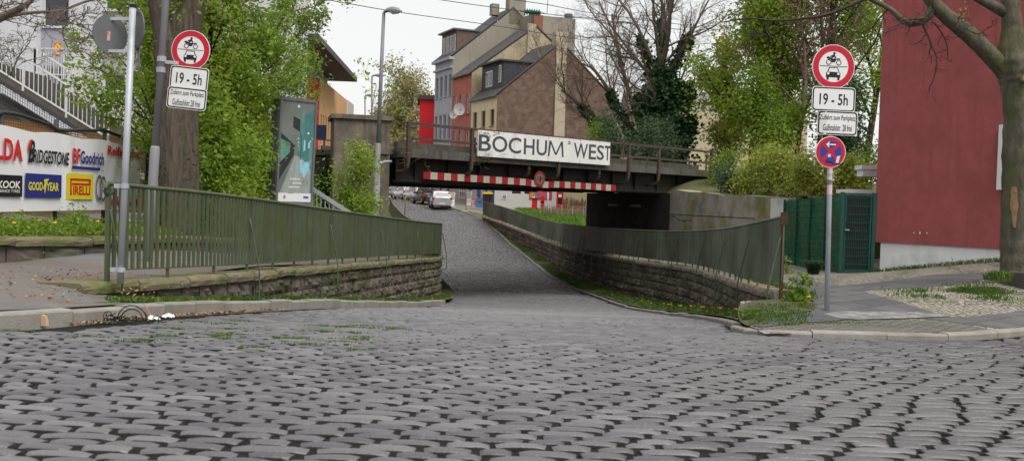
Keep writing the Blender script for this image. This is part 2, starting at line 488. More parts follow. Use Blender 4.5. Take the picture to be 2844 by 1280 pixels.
# cobbled road: every sett is a domed stone
def sett_field(rows, nx, drop):
    """rows: list of (x, y, hx, hy) arrays"""
    x, y, hx, hy = (np.concatenate([r[i] for r in rows]) for i in range(4))
    n = len(x)
    g = {7: np.array([-1, -.92, -.55, 0, .55, .92, 1.]), 5: np.array([-1, -.93, 0, .93, 1.]), 4: np.array([-1, -.94, .94, 1.])}[nx]
    e = {7: (.965, .9), 5: (.965, .91), 4: (.975, .95)}[nx]
    gxx = g.copy(); gyy = g.copy(); gxx[[1, -2]] = (-e[0], e[0]); gyy[[1, -2]] = (-e[1], e[1])
    gx, gy = np.meshgrid(gxx, gyy)
    # round the corners in plan
    rr = np.maximum(np.abs(gx), np.abs(gy)); el = np.sqrt(gx ** 2 + gy ** 2) + 1e-9
    fac = 1 - .07 * np.clip(el / np.maximum(rr, 1e-9) - 1, 0, .42) / .42 * rr ** 2
    px, py = gx * fac, gy * fac
    zz = -drop * (.1 * gx ** 2 + .5 * gy ** 2 + .4 * rr ** 16)
    rg = RNG
    tiltx, tilty = rg.normal(0, .011, n), rg.normal(0, .013, n)
    dz = rg.normal(0, .0024, n) - .004
    ang = rg.normal(0, .009, n)
    bx = rg.normal(0, .045, (n, 4))           # bulge of the four sides
    PX = px[None] * hx[:, None, None] * (1 + bx[:, 0, None, None] * py[None]) ; PY = py[None] * hy[:, None, None] * (1 + bx[:, 1, None, None] * px[None])
    Z = zz[None] + tiltx[:, None, None] * PX + tilty[:, None, None] * PY + dz[:, None, None] + rg.normal(0, .0009, (n, nx, nx))
    c, s = np.cos(ang)[:, None, None], np.sin(ang)[:, None, None]
    X = x[:, None, None] + PX * c - PY * s; Y = y[:, None, None] + PX * s + PY * c
    Z = Z + road_z(X, Y)
    V = np.stack([X, Y, Z], -1).reshape(n, nx * nx, 3)
    # skirt
    idx = np.arange(nx * nx).reshape(nx, nx)
    rim = np.concatenate([idx[0, :-1], idx[:-1, -1], idx[-1, :0:-1], idx[:0:-1, 0]])
    S = V[:, rim].copy(); S[:, :, 2] -= .075
    S[:, :, :2] += (S[:, :, :2] - np.stack([x, y], -1)[:, None]) * .04
    V = np.concatenate([V, S], 1)
    f = [np.array([idx[i, j], idx[i, j + 1], idx[i + 1, j + 1], idx[i + 1, j]]) for i in range(nx - 1) for j in range(nx - 1)]
    m = len(rim)
    f += [np.array([rim[(k + 1) % m], rim[k], nx * nx + k, nx * nx + (k + 1) % m]) for k in range(m)]
    f = np.array(f)
    F = (f[None] + (np.arange(n) * V.shape[1])[:, None, None]).reshape(-1, 4)
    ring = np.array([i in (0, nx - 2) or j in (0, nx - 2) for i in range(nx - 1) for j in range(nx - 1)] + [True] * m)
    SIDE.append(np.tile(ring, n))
    return V.reshape(-1, 3), F
SIDE = []
m_flank = mat('sett_flank_shade', (.012, .011, .011), (.03, .027, .026), 20, .95, .4, 60)  # dark tone paints the shaded fronts of the setts, along with joint grime
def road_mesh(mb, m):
    """link a field of setts: worn tops, flanks painted dark for joint shade and grime"""
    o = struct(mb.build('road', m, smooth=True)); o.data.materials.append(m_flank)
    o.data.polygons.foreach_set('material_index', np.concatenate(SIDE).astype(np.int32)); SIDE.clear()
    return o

def sett_rows(y0, y1, depth, length, gap):
    rows, y, prev = [], y0, np.array([99.])
    while y < y1:
        xl = max(-.62 * y - 3.0, float(road_left(np.array(y))) + (.3 if y < 29 else -.4) if y > 8.5 else -30)
        xr = min(.62 * y + 3.0, float(kr_x(y)) - .03 if y >= 12.0 else 30)
        spans = [(xl, xr)]
        if 12 <= y < 24: spans.append((float(krf_x(y)) + .05, .62 * y + 2))
        h = depth * RNG.uniform(.93, 1.1)
        for a, c in spans:
            x = a + RNG.uniform(0, length)
            xs, ls = [], []
            while x < c - .05:
                l = length * RNG.uniform(.78, 1.28)
                if np.abs(prev - (x + l)).min() < .045: l += .075        # broken joints, as in a laid course
                xs.append(x + l / 2); ls.append(l); x += l
            if not xs: continue
            xs, ls = np.array(xs), np.array(ls); prev = xs + ls / 2
            wob = .03 * np.sin(xs * .9 + y * .35) + .05 * np.sin(xs * .23 + 1.3 - y * .1) + RNG.normal(0, .0035, len(xs)) - .02 * xs
            yy = y + wob
            ok = (yy > 12.1) | (np.abs(xs) < 60)
            inside = np.where(yy > 8.5, xs - ls * .5 > kl_x(yy) - np.where(yy > 29.5, .5, .06), (yy < kl_y_at(xs) + .06) | (xs > -4.3))
            ok &= inside
            ok &= ~((xs > 2.9) & (yy > pave_front(xs) + .05) & (xs < krf_x(np.maximum(yy, 12.0)) + .08) & (xs > kr_x(yy) - .12))
            if ok.sum() == 0: continue
            xs, ls, yy = xs[ok], ls[ok], yy[ok]
            rows.append((xs, yy, (ls - gap * RNG.uniform(.35, 1.6, len(xs))) / 2, (h - gap * RNG.uniform(.8, 1.35, len(xs))) / 2 * np.ones(len(xs))))
        y += h
    return rows
_klx = PKL[:, 0]; _f = _klx < -4.2
def kl_y_at(x): return np.interp(x, _klx[_f], PKL[_f, 1])
_pfx = np.concatenate([[2.9, 3.0, 3.5], PKRF[:, 0]]); _pfy = np.concatenate([[12.9, 12.3, 11.98], PKRF[:, 1]])
def pave_front(x): return np.interp(x, _pfx, _pfy)
b = MB()
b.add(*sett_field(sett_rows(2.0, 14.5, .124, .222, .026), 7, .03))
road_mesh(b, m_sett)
m_sett_mid = island_mat('sett_stone_mid', [(.082, .08, .088), (.14, .137, .146), (.1, .098, .107), (.17, .167, .174), (.115, .112, .121)], .4, .6, 45, .55, noise_mix=(.12, .116, .12), noise_scale=.4)  # paler step towards the sheen painted into the far setts
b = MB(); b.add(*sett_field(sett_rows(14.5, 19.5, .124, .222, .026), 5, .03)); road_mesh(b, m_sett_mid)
m_sett_far = island_mat('sett_stone_sheen', [(.11, .108, .116), (.165, .161, .17), (.125, .122, .131), (.19, .186, .192), (.14, .137, .147)], .42, .6, 45, .6, noise_mix=(.17, .166, .169), noise_scale=.4)  # sheen of the distant road painted in as paler stone
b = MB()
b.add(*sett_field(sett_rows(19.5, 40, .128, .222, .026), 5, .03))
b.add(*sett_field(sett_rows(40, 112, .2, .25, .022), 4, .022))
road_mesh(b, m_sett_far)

# kerbs: one stone after another
def kerb_line(path, inner_sign, w, top, face, stone=1.0, gap=.012, jit=.01):
    mb = MB()
    p = resample(path, .25)
    per = max(1, int(round(stone / .25)))
    for a in range(0, len(p) - 1, per):
        q = p[a:a + per + 1]
        if len(q) < 2: continue
        q = resample(q, .25) if len(q) > 2 else q
        _, nr = path_normals(q)
        d = np.diff(q[:, :2], axis=0); L = np.linalg.norm(d, axis=1).sum()
        q = q.copy(); q[0, :2] += d[0] / np.linalg.norm(d[0]) * gap / 2; q[-1, :2] -= d[-1] / np.linalg.norm(d[-1]) * gap / 2
        zb = road_z(q[:, 0], q[:, 1]); dz = RNG.normal(0, jit)
        n2 = nr * inner_sign
        prof = [(0, -.2), (0, top - .025), (.012, top - .007), (.03, top), (w - .015, top + .004), (w, top - .012), (w, -.2)]
        g = np.stack([np.column_stack([q[:, :2] + n2 * o, zb + h + dz]) for o, h in prof], 1)
        mb.grid(g)
        for e in (0, -1): mb.add(g[e], [list(range(len(prof)))])
    return mb
kl_path = PKL[PKL[:, 1] < 30.6]
struct(kerb_line(kl_path[::-1], 1, .16, .13, .13).build('kerb', m_kerb))
struct(kerb_line(np.vstack([PKRF[::-1][:-1], PKR[PKR[:, 1] < 100]])[::-1], -1, .15, .06, .1).build('kerb', m_kerb))

# ------------------------------------------------------------------ retaining walls along the underpass
WL = catmull([(-4.67, 11.5, .07), (-4.07, 14.7, -.05), (-3.53, 22.7, -.38), (-2.9, 30, -.68), (-2.47, 34.1, -.83), (-2.62, 36.2, -.9), (-2.95, 38.6, -.98), (-3.95, 46, -1.15),
              (-5.3, 53, -1.15), (-6.6, 60, -.98), (-8.4, 70, -.45), (-10.4, 84, .1)], 10)
WR = catmull([(4.14, 15.2, -.11), (4.47, 18.7, -.29), (5.05, 23.8, -.5), (5.5, 30, -.72), (5.19, 34.6, -.87), (4.33, 39, -.96), (3.73, 43.2, -1.02), (2.98, 48.5, -1.05),
              (2.27, 56.4, -1.08), (1.11, 62.8, -.85), (-.5, 69, -.44), (-2.28, 76.8, -.05)], 10)

m_wstone = island_mat('wall_stone', [(.08, .07, .055), (.14, .12, .096), (.105, .092, .074), (.185, .16, .13), (.12, .105, .09)], .9, .8, 18, .2, noise_mix=(.075, .08, .035), noise_scale=.9)
m_wstone_r = island_mat('wall_stone_right', [(.09, .076, .063), (.155, .13, .104), (.118, .1, .082), (.22, .18, .138), (.135, .113, .092)], .9, .8, 18, .2, noise_mix=(.08, .068, .055), noise_scale=1.2)
m_joint = mat('wall_joint', (.03, .025, .02), (.05, .04, .03), 5, .95)
m_cope = mat('coping_stone', (.14, .115, .085), (.22, .185, .14), 3, .9, .8, 22, spot=(.11, .12, .035), spot_scale=2.2, spot_at=.5, spot_w=.15)
m_cope_r = mat('coping_stone_right', (.17, .14, .11), (.26, .22, .18), 3, .9, .7, 22, spot=(.1, .1, .05), spot_scale=1.6, spot_at=.62)

def rail_path(path, step): return resample(path, step)

def stone_blocks(path, side, top_off, depth_of_wall, course=.27, block=(.26, .6), seed=1):
    """rock-faced blocks in courses that follow the coping; side: +1 face to the right-hand normal"""
    rg = np.random.default_rng(seed)
    mb = MB()
    seg = np.linalg.norm(np.diff(path[:, :2], axis=0), axis=1); s = np.concatenate([[0], np.cumsum(seg)])
    _, nr = path_normals(path)
    def at(q):
        return np.stack([np.interp(q, s, path[:, i]) for i in range(3)], -1), np.stack([np.interp(q, s, nr[:, i]) for i in range(2)], -1)
    nmax = int(math.ceil(depth_of_wall / course))
    for j in range(nmax):
        q = rg.uniform(-.5, 0)
        while q < s[-1]:
            L = rg.uniform(*block); a, c = max(q, 0), min(q + L, s[-1]); q += L
            if c - a < .08: continue
            n = 6
            u = np.linspace(a + .009, c - .009, n); v = np.linspace(.006, course - .006, 5)
            pt, nn = at(u)
            ztop = pt[:, 2] + top_off - j * course
            ground = road_z(*(pt[n // 2, :2]))
            if ztop.mean() < ground - .25: continue
            uu, vv = np.meshgrid(np.linspace(-1, 1, n), np.linspace(-1, 1, 5), indexing='ij')
            edge = np.maximum(np.abs(uu) ** 6, np.abs(vv) ** 6)
            edge = edge ** 1.8; out = (.03 + rg.uniform(-.02, .03) + rg.normal(0, .014) * uu + rg.normal(0, .014) * vv) * (1 - edge) + rg.normal(0, .017, (n, 5)) * (1 - edge)
            X = pt[:, None, 0] + nn[:, None, 0] * side * out; Y = pt[:, None, 1] + nn[:, None, 1] * side * out
            Z = ztop[:, None] - v[None, :]
            mb.grid(np.stack([X, Y, Z], -1))
    return mb

def wall_core(path, side, top_off, thick, depth):
    mb = MB()
    _, nr = path_normals(path)
    lo = np.column_stack([path[:, :2] + nr * side * -.012, path[:, 2] + top_off - depth])
    hi = lo.copy(); hi[:, 2] = path[:, 2] + top_off - .002
    bi = np.column_stack([path[:, :2] - nr * side * thick, hi[:, 2]]); bl = bi.copy(); bl[:, 2] = lo[:, 2]
    mb.grid(np.stack([lo, hi, bi, bl], 1))
    for e in (0, -1): mb.add([lo[e], hi[e], bi[e], bl[e]], [[0, 1, 2, 3]])
    return mb

def coping(path, side, top_off, w_out, w_in, h, stone=1.3, seed=3):
    rg = np.random.default_rng(seed); mb = MB()
    p = resample(path, .22); per = int(stone / .22)
    for a in range(0, len(p) - 1, per):
        q = p[a:a + per + 1].copy()
        if len(q) < 2: continue
        _, nr = path_normals(q)
        dz = rg.normal(0, .008); do = rg.normal(0, .01)
        prof = [(w_out + do, -h), (w_out + do + .01, -h * .5), (w_out + do, -.03), (w_out + do - .035, 0), (0, .008), (-w_in, 0), (-w_in, -h)]
        sh = rg.normal(0, .006, (len(q), len(prof)))
        g = np.stack([np.column_stack([q[:, :2] + nr * side * (o + sh[:, i:i + 1]), q[:, 2] + top_off + hh + dz + sh[:, i] * .8]) for i, (o, hh) in enumerate(prof)], 1)
        g[0, :, :2] += (g[1, :, :2] - g[0, :, :2]) * .025; g[-1, :, :2] += (g[-2, :, :2] - g[-1, :, :2]) * .025
        mb.grid(np.concatenate([g, g[:, :1]], 1))
        for e in (0, -1): mb.add(g[e], [list(range(len(prof)))])
    return mb

def retaining_wall(path, side, label, ms, mc, w_in, seed):
    p = resample(path, .3)
    t = thing('retaining_wall', label, 'wall', (p[0, 0], p[0, 1], road_z(p[0, 0], p[0, 1])))
    stone_blocks(p, side, -1.26, 2.2, seed=seed).build('stone_face', ms, t, smooth=False)
    wall_core(p, side, -1.255, .5, 2.6).build('core', m_joint, t)
    coping(p, side, -1.125, .09, w_in, .13, seed=seed).build('coping', mc, t, smooth=False)
    return t
retaining_wall(np.vstack([[(-4.79, 10.95, .085)], WL]), 1, 'mossy left retaining wall of rock-faced stone below the see-through green railing', m_wstone, m_cope, .5, 5)
wr = retaining_wall(WR, -1, 'brown right retaining wall of rock-faced stone that curves down under the bridge', m_wstone_r, m_cope_r, .32, 9)

# ------------------------------------------------------------------ green railings
m_rail = mat('railing_green', (.062, .084, .05), (.092, .118, .075), 2.5, .6, .25, 60, spot=(.07, .085, .025), spot_scale=1.0, spot_at=.58, spot_w=.2, streak=(.045, .045, .03), streak_at=.62)
m_rail_r = mat('railing_green_right', (.115, .145, .1), (.165, .2, .15), 1.5, .55, .25, 60, spot=(.045, .052, .03), spot_scale=.45, spot_at=.52, spot_w=.16, streak=(.04, .045, .03), streak_at=.6)
m_rust = mat('rusty_iron', (.1, .045, .025), (.05, .03, .022), 12, .85, .5, 50)

def railing(path, side, label, m, bar_step, bar_w, post_step, brace_every, end_post=True):
    p = resample(path, .2)
    t = thing('green_railing', label, 'railing', (p[0, 0], p[0, 1], p[0, 2] - 1.12))
    MB().tube(p, .026, 8).build('top_rail', m, t, smooth=True)
    lo = p.copy(); lo[:, 2] -= 1.0
    _, nr = path_normals(p)
    b = MB()
    prof = [(-.022, -.008), (.022, -.008), (.022, .008), (-.022, .008), (-.022, -.008)]
    b.grid(np.stack([np.column_stack([lo[:, :2] + nr * o, lo[:, 2] + h]) for o, h in prof], 1))
    b.build('bottom_rail', m, t)
    q = resample(path, bar_step); tq, nq = path_normals(q)
    b = MB()
    n = len(q)
    dx = np.column_stack([tq * bar_w / 2, np.zeros(n)]); dy = np.column_stack([nq * .012, np.zeros(n)])
    for i in range(n):
        b.obox(q[i] - A(0, 0, .505), dx[i], dy[i], A(0, 0, .485))
    o = b.build('bar_panel', m, t)
    if n > 100: o['kind'] = 'stuff'
    r = resample(path, post_step); tr, nr = path_normals(r)
    for i in range(len(r)):
        MB().bar(r[i] - A(0, 0, 1.0), r[i] - A(0, 0, 1.16), .035, .035).build('support_post', m, t)
        if i % brace_every == brace_every - 1 or i == 0:
            n3 = A(*(nr[i] * side), 0)
            pts = catmull([r[i] - A(0, 0, .3) + n3 * .03, r[i] - A(0, 0, .95) + n3 * .17, r[i] - A(0, 0, 1.15) + n3 * .2, r[i] - A(0, 0, 1.5) + n3 * .2, r[i] - A(0, 0, 1.58) + n3 * .17, r[i] - A(0, 0, 1.6) + n3 * .03], 5)
            MB().tube(pts, .014, 6).build('brace', m, t, smooth=True)
    return t, r
tl, pl = railing(WL, 1, 'left green iron railing with see-through bars and a scrolled end', m_rail, .125, .05, 1.25, 4)
p0 = WL[0]
# scrolled end and end post of the left railing
tt = norm(A(*(WL[3] - WL[0])[:2], 0))
a = np.linspace(0, 1.5 * math.pi, 14)
MB().tube([p0 - tt * (.0 + .06 * math.sin(x)) + A(0, 0, -.06 + .06 * math.cos(x)) for x in a], .03, 8).build('scroll', m_rail, tl, smooth=True)
MB().bar(p0 - A(0, 0, .03), p0 - A(0, 0, 1.2), .05, .05).build('end_post', m_rail, tl)
trr, prr = railing(WR, -1, 'right green iron railing of tight bars sweeping down under the bridge', m_rail_r, .12, .1, 1.15, 4)
q0 = WR[0]
MB().bar(q0 + A(0, 0, .04), q0 - A(0, 0, 1.62), .045, .06).build('end_post', m_rust, trr)
MB().bar(q0 + A(.0, -.03, .07), q0 - A(0, .03, .12), .1, .05).build('rusty_bracket', m_rust, trr)

# ------------------------------------------------------------------ verges, pavements, plots
m_verge = mat('verge_soil', (.07, .06, .035), (.055, .08, .025), 2.5, .95, .6, 30, spot=(.16, .14, .11), spot_scale=1.4, spot_at=.62)
def clampz(f, lo): return lambda x, y: np.maximum(f(x, y), lo(x, y))
_wlx = lambda y: np.interp(y, WL[:, 1], WL[:, 0]); _wrx = lambda y: np.interp(y, WR[:, 1], WR[:, 0])
# left upper ground (pavement)
b = MB()
ys = np.linspace(4.5, 11.6, 40)
def left_front_z(x, y):
    w = np.clip((y - 9.6) / 1.2, 0, 1) * np.clip((x + 4.8) / .3, 0, 1)
    return left_z(x, y) * (1 - w) + (road_z(kl_x(y), y) + .135) * w
loft(b, kl_x(ys) - .13, np.full(40, -60.0), ys, left_front_z, 90, 2.6)
ys = np.linspace(11.6, 84, 150)
loft(b, _wlx(ys) - .35, np.full(150, -60.0), ys, left_z, 40, 2.2)
xe = np.linspace(kl_x(11.6) - .13, -5.1, 24); ze = left_front_z(xe, xe * 0 + 11.6)
b.grid(np.stack([np.column_stack([xe, xe * 0 + 11.6, ze]), np.column_stack([xe, xe * 0 + 11.75, ze - .25])], 1))
struct(b.build('left_pavement', m_asph, smooth=True))
b = MB()
ys = np.linspace(9.6, 84, 200)
wx = np.where(ys < 11.5, kl_x(ys) - .75, _wlx(ys) + .02)
loft(b, kl_x(ys) - .1, wx - .05, ys, lambda x, y: road_z(kl_x(y), y) + .115 + .03 * np.clip((kl_x(y) - x) / .5, 0, 1), 6)
struct(b.build('left_verge', m_verge, smooth=True))
b = MB()
ys = np.linspace(84, 126, 50)
loft(b, kl_x(ys) - .1, np.full(50, -60.0), ys, left_z, 20, 2)
struct(b.build('far_left_pavement', m_asph, smooth=True))

# right side
m_slab = brick_mat('pavement_slabs', math.radians(38), (.085, .083, .09), (.118, .115, .12), (.04, .045, .025), .5, .5, .012, .85, spot=(.15, .147, .145), spot_at=.64, flat=True)
m_block = brick_mat('concrete_blocks', math.radians(8), (.12, .112, .105), (.17, .16, .15), (.045, .05, .025), .2, .1, .014, .9, spot=(.13, .125, .115), spot_at=.6, flat=True)
def mosaic_mat():
    m = bpy.data.materials.new('mosaic_setts'); m.use_nodes = True; N = m.node_tree.nodes; L = m.node_tree.links
    b = N['Principled BSDF']; b.inputs['Roughness'].default_value = .85
    tc = N.new('ShaderNodeTexCoord')
    v1 = N.new('ShaderNodeTexVoronoi'); v2 = N.new('ShaderNodeTexVoronoi'); v2.feature = 'DISTANCE_TO_EDGE'
    for v in (v1, v2): v.inputs['Scale'].default_value = 9.5; v.inputs['Randomness'].default_value = .55; L.new(tc.outputs['Object'], v.inputs['Vector'])
    r = N.new('ShaderNodeValToRGB'); r.color_ramp.elements[0].color = (.17, .155, .135, 1); r.color_ramp.elements[1].color = (.36, .33, .29, 1); L.new(v1.outputs['Color'], r.inputs[0])
    e = N.new('ShaderNodeValToRGB'); e.color_ramp.elements[0].position = .05; e.color_ramp.elements[1].position = .13; L.new(v2.outputs['Distance'], e.inputs[0])
    n = N.new('ShaderNodeTexNoise'); n.inputs['Scale'].default_value = .9; n.inputs['Detail'].default_value = 5; L.new(tc.outputs['Object'], n.inputs['Vector'])
    j = N.new('ShaderNodeValToRGB'); j.color_ramp.elements[0].position = .4; j.color_ramp.elements[1].position = .62; j.color_ramp.elements[0].color = (.1, .085, .06, 1); j.color_ramp.elements[1].color = (.07, .095, .025, 1); L.new(n.outputs[0], j.inputs[0])
    q = N.new('ShaderNodeMix'); q.data_type = 'RGBA'; L.new(e.outputs[0], q.inputs[0]); L.new(j.outputs[0], q.inputs[6]); L.new(r.outputs[0], q.inputs[7]); L.new(q.outputs[2], b.inputs['Base Color'])
    bp = N.new('ShaderNodeBump'); bp.inputs['Strength'].default_value = .8; bp.inputs['Distance'].default_value = .02; L.new(e.outputs[0], bp.inputs['Height']); L.new(bp.outputs[0], b.inputs['Normal'])
    return m
m_mosaic = mosaic_mat()
b = MB()
ys = np.linspace(12.02, 15.2, 24)
loft(b, kr_x(ys) + .12, krf_x(ys) - .12, ys, right_z, 34)
ys = np.linspace(15.2, 77, 120)
loft(b, _wrx(ys) + .2, np.where(ys < 59, np.minimum(krf_x(np.minimum(ys, 59.9)) - .12, 60), 60.), ys, right_z, 50, 1.7)
ys = np.linspace(77, 126, 60)
loft(b, kr_x(ys) + .12, np.full(60, 60.), ys, right_z, 30, 1.7)
struct(b.build('right_pavement', m_mosaic, smooth=True))
b = MB()
ys = np.linspace(13.2, 77, 200)
loft(b, kr_x(ys) + .1, np.where(ys < 15.2, np.interp(ys, [13.2, 15.2], [3.2, 4.16]), _wrx(ys) - .02) + .05, ys,
     lambda x, y: np.where(y < 15.2, np.minimum(right_z(x, y) + .006, road_z(kr_x(y), y) + .1 + .1 * (15.2 - y)), road_z(kr_x(y), y) + .085 + .06 * np.clip((x - kr_x(y)) / .8, 0, 1)), 8)
struct(b.build('right_verge', m_verge, smooth=True))

def patch(name, outline, m, lift, n=26):
    """an overlay sheet laid on the right-hand pavement"""
    o = np.array(outline, float)
    mn, mx_ = o.min(0), o.max(0)
    nx = max(6, int((mx_[0] - mn[0]) / .14)); ny = max(6, int((mx_[1] - mn[1]) / .14))
    import bmesh
    bm = bmesh.new()
    c = catmull(np.vstack([o, o[:1]]), 6)[:-1]
    vs = [bm.verts.new((p[0], p[1], 0)) for p in c]
    bm.faces.new(vs)
    bmesh.ops.triangulate(bm, faces=bm.faces[:])
    for ax, cnt, lo, hi in ((0, nx, mn[0], mx_[0]), (1, ny, mn[1], mx_[1])):
        for i in range(1, cnt):
            pc = [0, 0, 0]; pn = [0, 0, 0]; pc[ax] = lo + (hi - lo) * i / cnt; pn[ax] = 1
            bmesh.ops.bisect_plane(bm, geom=bm.verts[:] + bm.edges[:] + bm.faces[:], plane_co=pc, plane_no=pn)
    V = np.array([v.co[:] for v in bm.verts]); bm.verts.index_update()
    F = [[v.index for v in f.verts] for f in bm.faces]
    bm.free()
    V[:, 1] = np.maximum(V[:, 1], pave_front(V[:, 0]) + .135)
    V[:, 2] = right_z(V[:, 0], V[:, 1]) + lift
    me = MB(); me.add(V, F)
    return struct(me.build(name, m, smooth=True))
def on_right(u, v):
    """where the sight line through photo position (u, v) meets the right-hand pavement"""
    k = np.linspace(330, 60, 3000); q = AX_F + (u - U0) / FPX * AX_R + (V0 - v) / FPX * AX_U
    p = q[None] * (FPX / k)[:, None]; i = int(np.argmax(p[:, 2] <= right_z(p[:, 0], p[:, 1]))); return (p[i, 0], p[i, 1])
def outline(*uv): return [on_right(*q) for q in uv]
patch('block_pavement', outline((2100, 913), (2130, 906), (2200, 900), (2290, 894), (2400, 889), (2520, 889), (2620, 896), (2720, 909), (2740, 918), (2690, 926), (2560, 931), (2410, 931), (2250, 926), (2150, 919)), m_block, .004)
patch('slab_path', outline((2330, 868), (2250, 855), (2222, 805), (2190, 770), (2240, 778), (2311, 791), (2390, 789), (2500, 776), (2589, 764), (2744, 757), (2765, 768), (2700, 784), (2628, 794), (2500, 802), (2402, 808), (2450, 825), (2520, 845), (2601, 871), (2652, 881), (2760, 874), (2850, 866), (2850, 915), (2740, 908), (2640, 895), (2560, 884), (2450, 876)), m_slab, .005)
m_tar = mat('asphalt_patch', (.075, .077, .085), (.11, .11, .12), 4, .85, .6, 120)
patch('asphalt_patch', outline((2088, 905), (2120, 890), (2160, 880), (2220, 872), (2290, 866), (2330, 872), (2400, 880), (2300, 894), (2200, 900), (2120, 909)), m_tar, .012)
patch('verge_corner', outline((2075, 908), (2110, 893), (2160, 880), (2225, 870), (2260, 862), (2245, 845), (2205, 836), (2165, 834), (2100, 838), (2056, 850), (2050, 878), (2062, 900)), m_verge, .018)
m_dust = mat('mortar_spill', (.12, .12, .125), (.18, .18, .18), 5, .9, .3, 80, spot=(.3, .295, .285), spot_scale=4.2, spot_at=.55, spot_w=.12)
patch('mortar_spill', outline((2285, 874), (2340, 867), (2430, 868), (2520, 868), (2600, 874), (2640, 880), (2560, 884), (2450, 888), (2350, 888)), m_dust, .016)
# ------------------------------------------------------------------ railway bridge
BA, BB = A(-3.8, 32.2, 0), A(8.46, 43.9, 0)
BD = norm(BB - BA); BN = A(BD[1], -BD[0], 0)            # along the face; towards the camera side
BL = np.linalg.norm(BB - BA)
BZ = 2.4
m_conc_shade = mat('shaded_concrete', (.032, .03, .027), (.055, .05, .045), 1.2, .95, .6, 30, spot=(.02, .019, .017), spot_scale=.8)  # shadow under the bridge painted into the concrete colour
m_conc_dark = mat('bridge_concrete', (.075, .07, .062), (.12, .112, .1), 1.2, .9, .6, 30, spot=(.075, .085, .03), spot_scale=.8, spot_at=.6, streak=(.05, .047, .042), streak_at=.58)
m_girder = mat('bridge_steel', (.016, .015, .014), (.028, .025, .02), 3, .6, .2, 40, spot=(.03, .034, .014), spot_scale=.7, spot_at=.62)
m_brail = mat('bridge_railing_rust', (.075, .05, .04), (.05, .04, .034), 6, .8, .3, 60, spot=(.11, .09, .07), spot_scale=4, spot_at=.62)
m_conc = mat('weathered_concrete', (.19, .165, .135), (.27, .24, .2), 1.6, .95, .9, 35, streak=(.1, .085, .07), streak_at=.6)
bridge = thing('railway_bridge', 'dark riveted steel railway bridge with rusty railing spanning the cobbled underpass', 'bridge', (BA[0], BA[1], .53))
W9 = 10.5
def bp(t, o, z): return BA + BD * t + BN * o + A(0, 0, z)
MB().obox(bp(BL / 2, .28, 1.46), BD * BL / 2, BN * .22, A(0, 0, .14)).build('ledge', m_conc_dark, bridge)
MB().obox(bp(BL / 2 - .3, -.06, 1.68), BD * (BL / 2 - .3), BN * .1, A(0, 0, .15)).build('upstand', m_conc_dark, bridge)
g = MB()
g.obox(bp(BL / 2, -.02, .97), BD * BL / 2, BN * .012, A(0, 0, .36))
g.obox(bp(BL / 2, .0, .575), BD * BL / 2, BN * .2, A(0, 0, .02))
g.obox(bp(BL / 2, .0, .535), BD * BL / 2, BN * .16, A(0, 0, .018))
g.obox(bp(BL / 2, .02, .66), BD * BL / 2, BN * .03, A(0, 0, .06))
for i in range(60):                                                  # rivets and stiffeners
    for zz in (.66, 1.2): g.obox(bp(.15 + i * BL / 60.5, .055 if zz < 1 else .0, zz), BD * .018, BN * .02, A(0, 0, .018))
for i in range(12): g.obox(bp(.7 + i * 1.41, .05, .95), BD * .012, BN * .07, A(0, 0, .33))
for i in range(170): g.obox(bp(.05 + i * .1, .12, .508), BD * .02, BN * .022, A(0, 0, .016))
g.build('front_girder', m_girder, bridge)
g = MB()
for o in (1.8, 3.2, 5.4, 7.4, 10.5):
    g.obox(bp(BL / 2, -o, .95), BD * BL / 2, BN * .02, A(0, 0, .42)); g.obox(bp(BL / 2, -o, .55), BD * BL / 2, BN * .16, A(0, 0, .02))
g.build('rear_girders', m_girder, bridge)
MB().obox(bp(BL / 2, -W9 / 2, 1.36), BD * BL / 2, BN * (W9 / 2 + .05), A(0, 0, .06)).build('deck', m_girder, bridge)
m_ballast = mat('track_ballast', (.1, .08, .065), (.2, .17, .15), 25, .95, .9, 40)
MB().obox(bp(BL / 2, -W9 / 2, 1.5), BD * (BL / 2 + .5), BN * (W9 / 2 - .3), A(0, 0, .09)).build('ballast', m_ballast, bridge)
m_steel = mat('rail_steel', (.09, .06, .045), (.12, .09, .07), 8, .6)
for o in (2.2, 3.64, 6.0, 7.44): MB().obox(bp(BL / 2, -o, 1.66), BD * (BL / 2 + .5), BN * .035, A(0, 0, .08)).build('rail', m_steel, bridge)
# front railing: posts bend under the ledge into the girder
ts_post = [.05, 2.75, 7.0, 11.0, 12.9, BL - .4]
for z, h in ((BZ, .045), (1.92, .04)):
    MB().obox(bp(BL / 2, .52, z), BD * BL / 2, BN * .03, A(0, 0, h)).build('railing_bar', m_brail, bridge)
for t in ts_post:
    b = MB(); b.obox(bp(t, .54, 1.8), BD * .055, BN * .05, A(0, 0, .62))
    pts = catmull([bp(t, .54, 1.2), bp(t, .52, 1.02), bp(t, .4, .9), bp(t, .2, .86), bp(t, .0, .86)], 4)
    b.tube(pts, .06, 6)
    b.build('railing_post', m_brail, bridge)
for t in (5.6, 9.4): MB().tube(catmull([bp(t, .4, 1.32), bp(t, .42, 1.08), bp(t, .32, .95), bp(t, .1, .9), bp(t, 0, .9)], 4), .055, 6).build('bracket', m_brail, bridge)
for z in (2.4, 1.95): MB().obox(bp(BL / 2, -W9 - .2, z), BD * BL / 2, BN * .03, A(0, 0, .03)).build('railing_bar', m_brail, bridge)
